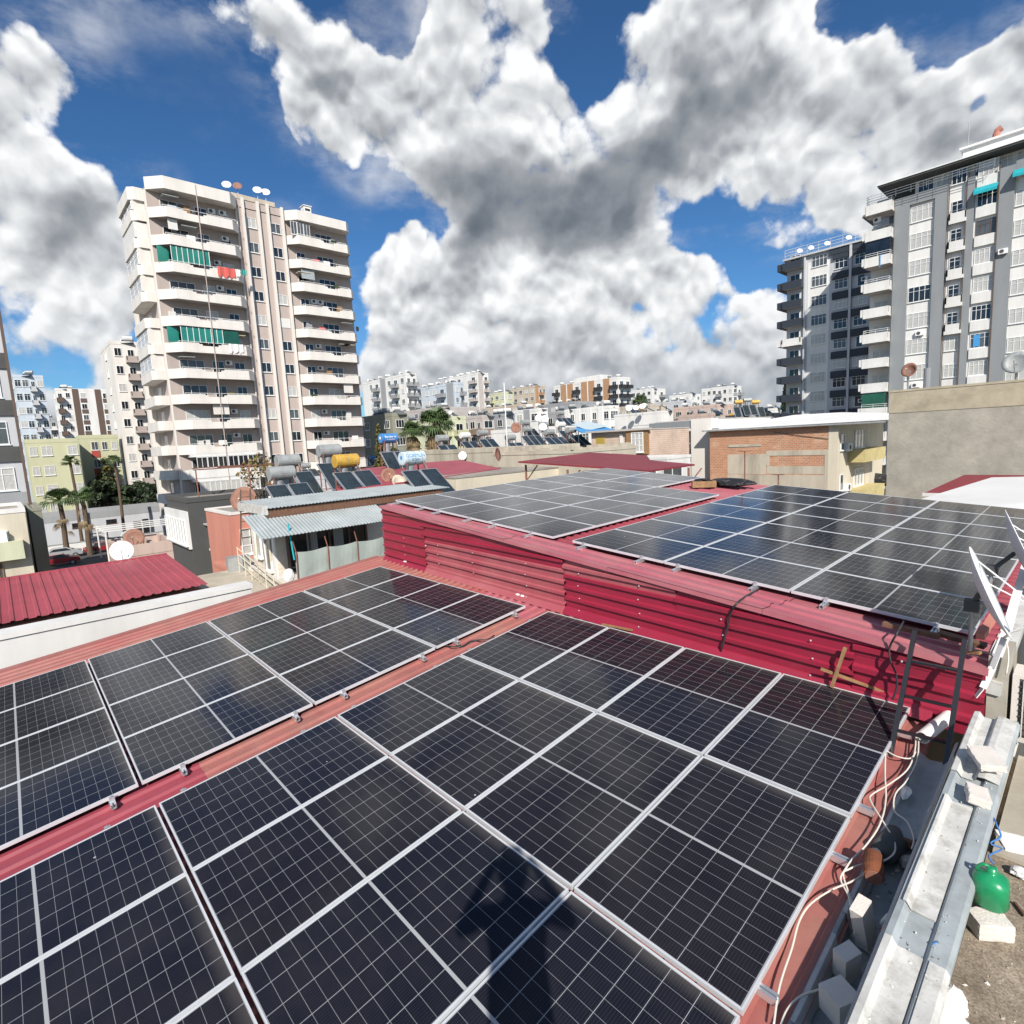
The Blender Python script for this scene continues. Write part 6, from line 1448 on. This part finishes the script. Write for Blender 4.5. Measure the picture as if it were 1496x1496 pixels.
heater_at('solar water heater with a grey tank on a tall boiler before the red wall', 708, 632, 58, 2.2, small=True)
heater_at('solar water heater with a grey tank right of the red wall', 749, 639, 60, 1.9, small=True)
for i, (x, y, r, m, lab) in enumerate(((770, 617, 66, 'galv_dull', 'grey tank heater highest at the left end of the crowded heater roof'), (773, 627, 64, 'galv_dull', 'grey tank heater just below the highest one on the crowded heater roof'), (797, 620, 66, 'galv_dull', 'grey tank heater in the middle of the crowded heater roof'), (821, 603, 80, 'galv_dull', 'grey tank heater above the white tank on the crowded heater roof'), (822, 620, 66, 'white', 'white tank heater at the right end of the crowded heater roof'), (806, 631, 60, 'galv_dull', 'grey tank heater in front in the crowded heater roof'), (838, 628, 62, 'galv_dull', 'dark collectors heater beside the blue canopy'))):
    heater_at(lab, x, y, r, 2.4 if i < 5 else 1.9, tank=m, small=True, ncol=3 if i % 2 else 2)
for i, (x, y, m, lab) in enumerate(((1080, 587, 'yellow', 'orange tank heater leftmost of the three on the far roof'), (1093, 584, 'galv_dull', 'grey tank heater between the two orange tanks on the far roof'), (1105, 587, 'yellow', 'orange tank heater right of the grey one on the far roof'))):
    heater_at(lab, x, y, 96, 2.6, tank=m, small=True, rz=40)
for i, (x, y, lab) in enumerate(((684, 707, 'blue water tank lying behind the edge of the upper left solar array, left one'), (737, 699, 'blue water tank lying behind the edge of the upper left solar array, right one'))):
    p = atr(x, y, 29.5); t = thing('water_tank', lab, 'water tank', tuple(p), R(90)); s = MB(); s.tube([(-.62, 0, 0), (.62, 0, 0)], .30, 'tankwhiteblue', 20); s.build('tank', t); s = MB(); s.tube([(-.625, 0, 0), (-.65, 0, 0)], .28, 'tankblue', 20); s.build('end_cap', t); s = MB(); s.tube([(-.25, 0, 0), (-.05, 0, 0)], .304, 'tankblue', 20, False); s.build('band', t)
# dishes near the heaters
dish('satellite_dish', 'round orange brown rusty dish left of the cream dishes', atr(568, 695, 29), (.85, -.4, .35), .40, 'rusty_dish', small=True, mast=((-26.0, 14.3, 9.6), tuple(atr(568, 697, 29.3)), .03))
dish('satellite_dish', 'cream satellite dish tilted, left of the collectors of the pale blue tank', atr(583, 706, 27), (.9, .1, .45), .42, 'cream', small=True, mast=None, feed=False)
dish('satellite_dish', 'cream satellite dish overlapping the other cream one', atr(594, 708, 27.4), (.8, .3, .35), .42, 'cream', small=True, mast=None, feed=False)
dish('satellite_dish', 'white round dish on the parapet left of the crumbling wall', atr(676, 666, 45), (.6, -.8, .2), .35, 'frame_white', small=True)
dish('satellite_dish', 'rusty dish seen sideways at the left end of the crumbling wall', atr(726, 664, 33), (.9, .5, .1), .42, 'rusty_dish', small=True)
dish('satellite_dish', 'rusty round dish on the white wall left of the crowded heater roof', atr(754, 625, 62), (.6, -.7, .2), .6, 'rusty_dish', small=True)
for i, (x, y, r, a_, lab) in enumerate(((787, 611, 64, .6, 'white dish leftmost of the pair above the crowded heater roof'), (796, 612, 64, .9, 'white dish right of the pair above the crowded heater roof'), (793, 624, 58, .7, 'white dish lower among the heaters'), (919, 597, 84, .5, 'white dish leftmost on the white rendered building'), (929, 596, 84, .5, 'white dish second on the white rendered building'), (938, 594, 84, .5, 'white dish third on the white rendered building'), (816, 616, 90, .6, 'tiny white dish above the white tank heater'))):
    p = atr(x, y, r); dish('satellite_dish', lab, p, (a_, -.7, .5), .42, 'frame_white', small=True, mast=((p.x, p.y, p.z - 1.3), tuple(p), .04), group='white dishes on the middle distance roofs')
# ================================================================= middle ground roofs and houses
H2 = Bld('low_house', 'cream house wall and dirty white lower wall under the long red roof', 'house', -32.5, -21.5, 16.2, 25, 10.35, 'cream', parapet=0)
def roofquad(name, B, pts, t, m): 
    s = MB(); o = Vector((B.ox, B.oy, B.z0)); s.slab(*[Vector(p) - o for p in pts], t, m); return s.build(name, B.root)
H2.root.name = 'low_house'
roofquad('red_roof', H2, (atr(494, 716, 26.5), atr(651, 696, 27.5), atr(731, 684, 32.5), atr(674, 672, 41)), .08, 'redroof') 
roofquad('red_roof', H2, (atr(494, 718, 26.4), atr(674, 672, 41.02), atr(600, 677, 42), atr(480, 690, 41)), .08, 'redroof')
s = MB(); a_, b_, c_ = atr(545, 716, 26.0), atr(655, 698, 27.6), atr(731, 686, 32.3)
for p, q in ((a_, b_), (b_, c_)):
    s.add([(p.x, p.y, p.z), (q.x, q.y, q.z), (q.x, q.y, q.z - .75), (p.x, p.y, p.z - .75)], [(0, 1, 2, 3)], 'cream'); 
    n_ = Vector((-(q - p).y, (q - p).x, 0)).normalized() * .12; s.add([(p + n_), (q + n_), (q + n_ - Vector((0, 0, .75))), (p + n_ - Vector((0, 0, .75)))], [(0, 1, 2, 3)], 'cream')
    s.add([(p.x, p.y, p.z - .752) + Vector((0, 0, 0)) if False else Vector((p.x, p.y, p.z - .752)), Vector((q.x, q.y, q.z - .752)), Vector((q.x, q.y, q.z - 3.5)), Vector((p.x, p.y, p.z - 3.5))], [(0, 1, 2, 3)], 'offwhite')
o = s.build('front_wall', None); tag(o, 'cream eaves wall over a dirty white wall under the long red roof', 'wall')
P2 = Bld('parapet_roof', 'long flat roof with a stained concrete parapet behind the red roof', 'house', -46, -27.8, 27.9, 33, 11.25, 'oldplaster', parapet=.35, pm='oldplaster', roof='flatroof')
Q1 = Bld('old_house', 'crumbling cream plaster house with a broken ragged top', 'house', -27.2, -20.6, 23.6, 30, 11.15, 'oldplaster', parapet=.2, pm='oldplaster')
s = MB(); rr = random.Random(5)
for i in range(22):
    w = .3; s.box(-27.1 + i * w, -27.1 + (i + 1) * w - .01, 23.62, 23.85, 11.353, 11.36 + rr.random() * .28, 'oldplaster')
for i in range(20): s.box(-20.85, -20.65, 23.9 + i * .3, 24.18 + i * .3, 11.353, 11.36 + rr.random() * .22, 'oldplaster')
o = s.build('broken_edge', Q1.root); o.location = (-Q1.ox, -Q1.oy, 0)
Q1.part('doorway', 'S', 1.5, 2.6, 8.0, 10.0, .003, .03, 'darkgrey'); Q1.part('doorway', 'E', 1.0, 2.2, 8.6, 10.1, .003, .03, 'darkgrey'); Q1.win('E', 4.2, 9.9, .6, .7, cols=1, rows=1, fm='frame_dark', pm='glass_dark'); Q1.part('drain_pipe', 'E', 3.6, 3.68, 3, 11, .003, .09, 'pvc')
Q2 = Bld('heater_roof_house', 'brown edged flat roof crowded with solar water heaters', 'house', -46, -30.5, 36.5, 52, 10.6, 'beige', parapet=.25, pm='wood_dark', roof='darkroof')
Q2.part('cornice', 'S', -.2, 15.6, 10.2, 10.5, .003, .35, 'oldplaster'); Q2.part('cornice', 'E', 0, 15, 9.0, 9.7, .003, .5, 'pinkwall')
Q3 = Bld('red_walled_house', 'small house with bright red upper wall behind the water heaters', 'house', -54, -42, 41, 52, 10.9, 'red_trim', parapet=.3, pm='maroon')
Q3.win('E', 2, 9.2, 1.2, 1.1, pm='glass_dark')
Q4 = Bld('white_railed_house', 'white house with a railed balcony beside the thin mast', 'house', -60, -50, 52, 66, 13.2, 'white', parapet=.5)
for i in range(4): Q4.win('E', 1 + i * 3.2, 11.2, 2.0, 1.4, cols=3, rows=2, pm='glass_mid')
Q4.meshpart('railing', rail_mesh(12, .8, 0, 1.0, 'darkgrey', bars=3, posts=.6), 'E', .5, 10.2); Q4.meshpart('balcony', balc_mesh(12, .8, .2, 'white'), 'E', .5, 10.0)
s = MB(); s.tube([(0, 0, 0), (0, 0, 6.5)], .05, 'frame_white', 6); tag(s.build('mast', None, tuple(atr(741, 650, 55) - Vector((0, 0, .5)))), 'thin white mast beside the red wall', 'mast')
s = MB(); a_ = atr(832, 626, 60); s.slab(atr(835, 625, 66) - a_, atr(870, 620, 70) - a_, atr(900, 628, 58) - a_, atr(850, 632, 54) - a_, .06, 'canopyblue'); s.slab(atr(835, 620, 70) - a_, atr(855, 615, 72) - a_, atr(888, 622, 62) - a_, atr(858, 628, 60) - a_, .05, 'tankwhiteblue')
for k in ((845, 630, 58), (888, 628, 60)): p = atr(*k) - a_; s.tube([p, p - Vector((0, 0, 2.2))], .05, 'galv', 6)
tag(s.build('blue_canopy', None, tuple(a_)), 'bright blue canopy beyond the pink siding house', 'canopy')
# pink siding house
X0, X1, Y0 = aty(864, 640, 37).x, aty(948, 640, 37).x, 37
Q5 = Bld('siding_house', 'pinkish plank sided house with an ochre door and a wooden framed window', 'house', X0, X1, Y0, 43, 12.35, 'siding_pink', parapet=0, roof='slab')
panel(Q5, 'S', 871, 884, 638, 657, .003, .04, 'ochre', 'door'); panel(Q5, 'S', 906, 911, 634, 662, .003, .10, 'offwhite', 'pilaster'); panel(Q5, 'S', 917, 949, 629, 663, .003, .25, 'wood', 'wooden_bay')
a_ = aty(925, 632, 37); b_ = aty(943, 660, 37); Q5.win('S', a_.x - X0, b_.z, b_.x - a_.x, a_.z - b_.z, cols=3, rows=3, n=.253, pm='curtain'); Q5.part('roof_edge', 'S', -.3, X1 - X0 + .3, 12.35, 12.5, .035, .4, 'slab')
Q5b = Bld('annex', 'low white annex in front of the pink siding house', 'house', X0 + 2, X1 + 3.5, 33.8, 36.95, 10.2, 'white', parapet=.2)
for i in range(4): Q5b.win('S', .8 + i * 2.0, 8.7, 1.5, 1.1, cols=2, rows=1, pm='glass_mid')
# red canopy roof behind the panels
cn = thing('red_canopy', 'dark red flat canopy roof on posts behind the upper left solar array', 'canopy', tuple(atr(870, 680, 25) - Vector((0, 0, 3))))
c0 = cn.location.copy(); A_, B_, C_, D_, E_, F_ = atr(757, 674, 25), atr(862, 661, 30), atr(945, 665, 30), atr(950, 672, 27), atr(1015, 678, 25.5), atr(948, 687, 22.5)
def sl(n, *q): 
    s = MB(); s.slab(*[p - c0 for p in q], .07, 'maroon'); return s.build(n, cn)
sl('roof_sheet', A_, B_, C_, F_); sl('roof_sheet', F_ + Vector((0, 0, -.01)), C_ + Vector((0, 0, -.01)), D_ + Vector((0, 0, -.01)), E_)
for p, q in ((atr(768, 677, 25.3), .0), (atr(829, 684, 23.9), 0), (atr(1006, 681, 25), 0), (atr(950, 689, 22.9), 0)):
    s = MB(); s.tube([p - c0 - Vector((0, 0, .06)), p - c0 - Vector((0, 0, 3.0))], .05, 'rustbar', 6); s.tube([p - c0 + Vector((.45, .3, -.1)), p - c0 - Vector((0, 0, .8))], .03, 'rustbar', 5); s.build('post', cn)
# grey balcony building
X0, X1, Y0 = aty(958, 640, 47).x, aty(1018, 640, 47).x, 47
zt = aty(990, 616, 47).z
Q6 = Bld('balcony_house', 'white house with slate grey balconies and a blank cream side strip', 'house', X0, X1 + 2.1, Y0, 58, zt, 'white', parapet=0, roof='slab')
W_ = X1 - X0
for k in range(3):
    z0_ = zt - .75 - 3.0 * k
    Q6.part('grey_band', 'S', 0, W_, z0_ + .05, z0_ + .72, .003, 1.1, 'grey'); Q6.part('slab', 'S', -.1, W_ + .1, z0_ - .18, z0_ + .047, .003, 1.2, 'white')
    Q6.win('S', W_ * .45, z0_ - 1.75, W_ * .42, 1.35, cols=4, rows=2, n=.002, pm='curtain'); Q6.win('S', W_ * .12, z0_ - 2.2, W_ * .22, 1.9, cols=1, rows=1, pm='glass_dark')
    Q6.part('rail', 'S', 0, W_, z0_ - 1.32, z0_ - 1.27, 1.0, 1.05, 'frame_white'); Q6.part('back_wall', 'S', 0.01, W_ - .01, z0_ - 2.2, z0_ - .19, .0005, .0015, 'midgrey')
Q6.part('fin', 'S', W_ + .12, W_ + 2.05, 0, zt + .1, .003, 1.25, 'offwhite'); Q6.ac('S', W_ * .02, zt - 2.2, .01)
Q7 = Bld('white_house', 'plain white wall piece between the pink house and the grey balconies', 'house', X0 - 3.2, X0 - .05, 48, 58, zt - .1, 'white', parapet=.1)
# brick building
Yb = 45; X0, X1 = aty(1037, 650, Yb).x, aty(1222, 650, Yb).x
zb = aty(1125, 618, Yb).z
Q8 = Bld('brick_building', 'building with a bare orange brick gable wall patched with cement', 'building', X0, X1, Yb, 57, zb - .35, 'brick', parapet=0, roof='slab')
s = MB(); o = Vector((Q8.ox, Q8.oy, 0)); e = [Vector((X0 - .5, Yb - .4, zb - .3)), Vector((X1 + 3.2, Yb - .4, zb - .25)), Vector((X1 + 3.2, 58, zb + .1)), Vector((X0 - .5, 58, zb))]; r_ = [Vector((X0 + 4.6, Yb + 6, zb + .62)), Vector((X0 + 8, Yb + 7, zb + .6))]
s.add([p - o for p in e + r_], [(0, 1, 5, 4), (1, 2, 5), (2, 3, 4, 5), (3, 0, 4), (3, 2, 1, 0)], 'whiteroof'); s.build('white_roof', Q8.root)
Q8.part('roof_edge', 'S', -.5, X1 - X0 + 3.1, zb - .42, zb - .305, .35, .45, 'galv_dull')
for a in ((1063, 1206, 693, 745, .012, 'oldplaster'), (1063, 1119, 664, 692.8, .012, 'oldplaster'), (1119.3, 1213, 659, 664.5, .03, 'oldplaster'), (1205, 1213, 664.8, 745, .03, 'oldplaster'), (1120, 1204, 681, 692.8, .010, 'oldplaster'), (1119.3, 1124, 664.8, 681, .028, 'oldplaster')):
    panel(Q8, 'S', *a[:4], .002, a[4], a[5], 'cement_patch')
panel(Q8, 'S', 1064, 1112, 650, 652, .003, .05, 'oldplaster', 'cement_ledge'); panel(Q8, 'S', 1040, 1050, 626, 630, .003, .02, 'darkgrey', 'vent'); panel(Q8, 'S', 1211, 1222.5, 619, 745, .003, .035, 'cream', 'corner_render')
Q8.part('side_render', 'E', 0, 12, 0, zb - .4, .003, .04, 'cream')
for k in range(3):
    zf = zb - 3.3 - 3 * k; Q8.part('balcony', 'E', 2.5, 8, zf, zf + .95, .043, 1.2, 'paleyellow' if k != 2 else 'cream'); Q8.win('E', .7, zf + 1.0, .8, 1.2, cols=1, rows=1, n=.04, pm='glass_mid'); Q8.win('E', 4, zf + 1.0, 2.4, 1.4, cols=3, rows=2, n=.04, pm='curtain'); Q8.ac('E', 1.6, zf + .9, .05)
cable('wall_wire', 'black wire slanting across the bare brick wall', [aty(1130, 631, Yb - .05), aty(1165, 636, Yb - .05), aty(1210, 641, Yb - .05)], .02, 'cable_black', 'cable')
Q9 = Bld('neighbour_house', 'shaded house with low balconies between the brick building and the concrete wall', 'house', -12.5, -6.0, 58, 70, 10.5, 'offwhite', parapet=.3)
for k in range(3): Q9.meshpart('balcony', balc_mesh(4, 1.2, .95, 'white'), 'S', 1.2, 1.0 + 3 * k + .5); Q9.win('S', 2, 2.4 + 3 * k, 1.8, 1.6, pm='glass_dark')
dish('satellite_dish', 'white satellite dish between the brick building and the concrete wall', aty(1270, 622, 57.5), (.2, -.95, .35), .55, small=True, mast=((aty(1270, 622, 58).x, 58.2, 10.7), tuple(aty(1270, 624, 57.8)), .04))
lump('dark_clothes', 'dark crumpled laundry on the lowest white balcony beside the concrete wall', aty(1278, 703, 55), 1.1, .3, .7, 'blackplastic', 'laundry', 41, .6, False)
# big bare concrete wall
Xc = aty(1297, 650, 31).x; zc = aty(1297, 571, 31).z
Q10 = Bld('concrete_building', 'building with a large blank grey rendered wall on the right', 'building', Xc, 9, 31, 35.5, zc - .1, 'concrete', parapet=.1, pm='concrete_top', roof='flatroof')
Q10.part('top_render', 'S', 0, 9 - Xc, zc - 1.05, zc - .12, .002, .02, 'concrete_top')
p = aty(1330, 545, 33.5); 
dish('satellite_dish', 'rusty red satellite dish on the concrete walled building', aty(1329, 541, 33), (-.2, -.95, .3), .35, 'rusty_dish', small=True, mast=((p.x, 33.1, zc), (p.x, 33.05, p.z - .1), .04))
dish('satellite_dish', 'grey satellite dish on a wire stand at the right end of the concrete wall', aty(1485, 530, 33), (-.1, -.95, .3), .5, 'galv_dull', small=True, mast=((aty(1485, 530, 33).x, 33.2, zc), (aty(1485, 535, 33).x, 33.1, aty(1485, 535, 33).z), .05))
s = MB(); s.tube([(0, 0, 0), (0, 0, 1.0)], .14, 'grey', 10); tag(s.build('flue', None, (aty(1354, 560, 33).x, 33, zc)), 'short grey flue pipe on the concrete walled building', 'flue')
# white shed roof and red roof behind the upper right array
sr = Bld('shed', 'shed with a flat white sheet roof behind the upper right solar array', 'shed', -3.9, 6, 15.9, 24, 9.2, 'offwhite', parapet=0)
s = MB(); o = Vector((sr.ox, sr.oy, 0)); s.slab(Vector((-4.0, 15.8, 9.72)) - o, Vector((6, 15.8, 9.6)) - o, Vector((6, 24, 10.35)) - o, Vector((-2.6, 24, 10.0)) - o, .1, 'whiteroof'); s.build('white_roof', sr.root)
rr_ = Bld('red_shed', 'low shed with a dark red roof in front of the concrete wall', 'shed', -4.7, 6, 25.6, 29.6, 8.9, 'oldplaster', parapet=0)
s = MB(); o = Vector((rr_.ox, rr_.oy, 0)); s.slab(Vector((-4.7, 25.4, 9.25)) - o, Vector((6, 25.4, 9.25)) - o, Vector((6, 29.8, 9.62)) - o, Vector((-4.1, 29.8, 9.62)) - o, .06, 'maroon'); s.build('red_roof', rr_.root)
rr_.part('roof_trim', 'S', 0, 10.7, 9.16, 9.28, .21, .28, 'whiteroof')
# low roofs that fill the town
rr = random.Random(11); k = 0
ADJ = ['beige', 'pale grey', 'cream', 'white', 'grey', 'pink']
WM_ = {'beige': 'beige', 'pale grey': 'palegrey', 'cream': 'cream', 'white': 'white', 'grey': 'midgrey', 'pink': 'pinkwall'}
spots = [(-62, 44, 9, 10, 9.5), (-74, 52, 10, 9, 9.8), (-58, 60, 9, 8, 10.6), (-70, 70, 10, 10, 10.8), (-50, 68, 8, 9, 10.4), (-40, 62, 9, 8, 10.5), (-30, 68, 8, 8, 11.2), (-84, 78, 10, 10, 12.5), (-62, 88, 12, 9, 11.8), (-48, 84, 9, 9, 12.2), (-36, 80, 8, 9, 12.0), (-70, 104, 12, 10, 13.4), (-54, 104, 10, 10, 12.9), (-42, 100, 9, 10, 13.0), (-30, 76, 6, 8, 11.4),
         (-90, 108, 12, 10, 14.5), (-76, 126, 12, 10, 14.0), (-58, 124, 12, 10, 13.8), (-46, 120, 9, 10, 13.2), (-64, 148, 14, 10, 15.0), (-100, 132, 12, 12, 15.5), (-50, 44, 7, 7, 9.2), (-66, 30, 8, 9, 8.8), (-56, 20, 8, 8, 7.2), (-64, 16.8, 7, 6, 5.4), (-26, 56, 7, 9, 10.6), (-20, 60, 6, 9, 10.2), (-82, 44, 9, 9, 9), (-96, 60, 12, 12, 11), (-110, 84, 14, 12, 13)]
def side_of(x, y, z):
    q = pxof((x, y, z))[0]; return 'past the tall tower' if q < 620 else ('amid the town' if q < 860 else 'beyond the red canopy')
rank = {}
for x, y, w, d, z in sorted(spots, key=lambda t_: pxof(t_[:2] + (t_[4],))[0]):
    nm = ADJ[rr.randrange(6)]; sd_ = side_of(x, y, z); k = rank.get(sd_, 0); rank[sd_] = k + 1
    B = Bld('low_house', '%s low flat roofed house %s, %s from the left there' % (nm, sd_, ORD[k]), 'house', x - w / 2, x + w / 2, y - d / 2, y + d / 2, z, WM_[nm], parapet=.4, roof=rr.choice(('flatroof', 'darkroof', 'whiteroof')))
    for f, L in (('S', w), ('E', d)):
        for u in range(int(L / 3)): B.win(f, 1 + u * 3, z - 2.2, 1.4, 1.2, cols=2, rows=1)
    for h_ in range(2):
        if rr.random() < .75: heater('%s heater on the roof of the %s low house %s' % (('front', 'back')[h_], ORD[k], sd_), (x + rr.uniform(-.3, .3) * w, y + (-.2 + .45 * h_) * d, z + .06), R(90 + rr.uniform(-15, 15)), small=True, hs=1.5, tank=rr.choice(('galv_dull', 'galv_dull', 'white', 'tankblue', 'yellow')))
# small tanks and dishes on top of the distant blocks
def tiny_tank(label, p, group):
    s = MB(); s.tube([(-.7, 0, 1.3), (.7, 0, 1.3)], .35, rr.choice(('white', 'galv_dull', 'white')), 8); s.obox((0, -1.1, .55), (.9, 0, 0), (0, .7, .42), (0, -.03, .05), 'collector')
    for x in (-.6, .6): s.box(x - .04, x + .04, -.04, .04, 0, 1.2, 'rustbar')
    return tag(s.build('roof_water_heater', None, p, R(90 + rr.uniform(-30, 30))), label, 'water heater', group)
for B in F:
    w, d = B.x1 - B.x0, B.y1 - B.y0; n = 2 + int(w / 5); base = B.root['label']; short = ' '.join(base.split()[:7])
    g_ = 'rooftop water heaters on the ' + short
    for i in range(n):
        tiny_tank('%s rooftop heater from the left on the %s' % (ORD[i], short), (B.x0 + w * (i + .5) / n + rr.uniform(-.5, .5), B.y0 + min(2.0, d * .3) + rr.uniform(0, 1.5), B.z1 + .06), g_)
# photographer: casts the shadow that lies over the near panels

def person(label, foot):
    F0 = Vector(foot); t = thing('person', label, 'person', foot)
    fw = Vector((-.757, .653, 0)).normalized(); rt = Vector((fw.y, -fw.x, 0))
    J = {'pelvis': (0, 0, .95, .135), 'waist': (0, 0, 1.12, .125), 'chest': (0, .0, 1.32, .15), 'neck': (0, 0, 1.49, .055), 'head0': (0, .01, 1.56, .075), 'head1': (0, .01, 1.68, .095), 'head2': (0, 0, 1.76, .06)}
    for s_, n in ((1, 'r'), (-1, 'l')):
        J.update({'sh' + n: (.19 * s_, 0, 1.42, .065), 'el' + n: (.36 * s_, .10, 1.24, .045), 'wr' + n: (.16 * s_, .30, 1.46, .030), 'hd' + n: (.11 * s_, .33, 1.52, .034), 'hip' + n: (.10 * s_, 0, .88, .095), 'kn' + n: (.12 * s_, .02, .48, .062), 'an' + n: (.12 * s_, -.01, .09, .042), 'toe' + n: (.13 * s_, .16, .045, .038)})
    E_ = [('pelvis', 'waist'), ('waist', 'chest'), ('chest', 'neck'), ('neck', 'head0'), ('head0', 'head1'), ('head1', 'head2')]
    for n in 'rl': E_ += [('chest', 'sh' + n), ('sh' + n, 'el' + n), ('el' + n, 'wr' + n), ('wr' + n, 'hd' + n), ('pelvis', 'hip' + n), ('hip' + n, 'kn' + n), ('kn' + n, 'an' + n), ('an' + n, 'toe' + n)]
    ks = list(J); me = bpy.data.meshes.new('body'); me.from_pydata([tuple(rt * J[k][0] + fw * J[k][1] + Vector((0, 0, J[k][2]))) for k in ks], [(ks.index(a), ks.index(b)) for a, b in E_], [])
    o = link('body', me, t); me.materials.append(M['jacket']); sk = o.modifiers.new('skin', 'SKIN')
    for i, k in enumerate(ks): me.skin_vertices[0].data[i].radius = (J[k][3],) * 2; me.skin_vertices[0].data[i].use_root = (k == 'pelvis')
    o.modifiers.new('sub', 'SUBSURF').levels = 2; o.modifiers['sub'].render_levels = 2
    m = MB(); m.tube([(0, 0, 1.64), (0, 0, 1.70), (0, 0, 1.76), (0, 0, 1.80)], [.10, .112, .098, .04], 'hair', 16); m.build('hair', t, smooth=True)
    m = MB(); c = fw * .335 + Vector((0, 0, 1.57)); m.obox(c - fw * .0, rt * .075, fw * .004, (0, 0, .038), 'blackplastic'); tag(m.build('phone', None, F0), 'black phone held up in both hands by the person', 'phone')
    return t
s = MB(); s.box(-.35, .5, -.6, .25, 0, 1.20, 'concrete'); tag(s.build('concrete_plinth', None, (.42, -.48, TZ)), 'concrete plinth on the terrace that the photographer stands on', 'plinth')
person('person in dark clothes standing on a plinth holding up a phone', (.33, -.30, TZ + 1.20))
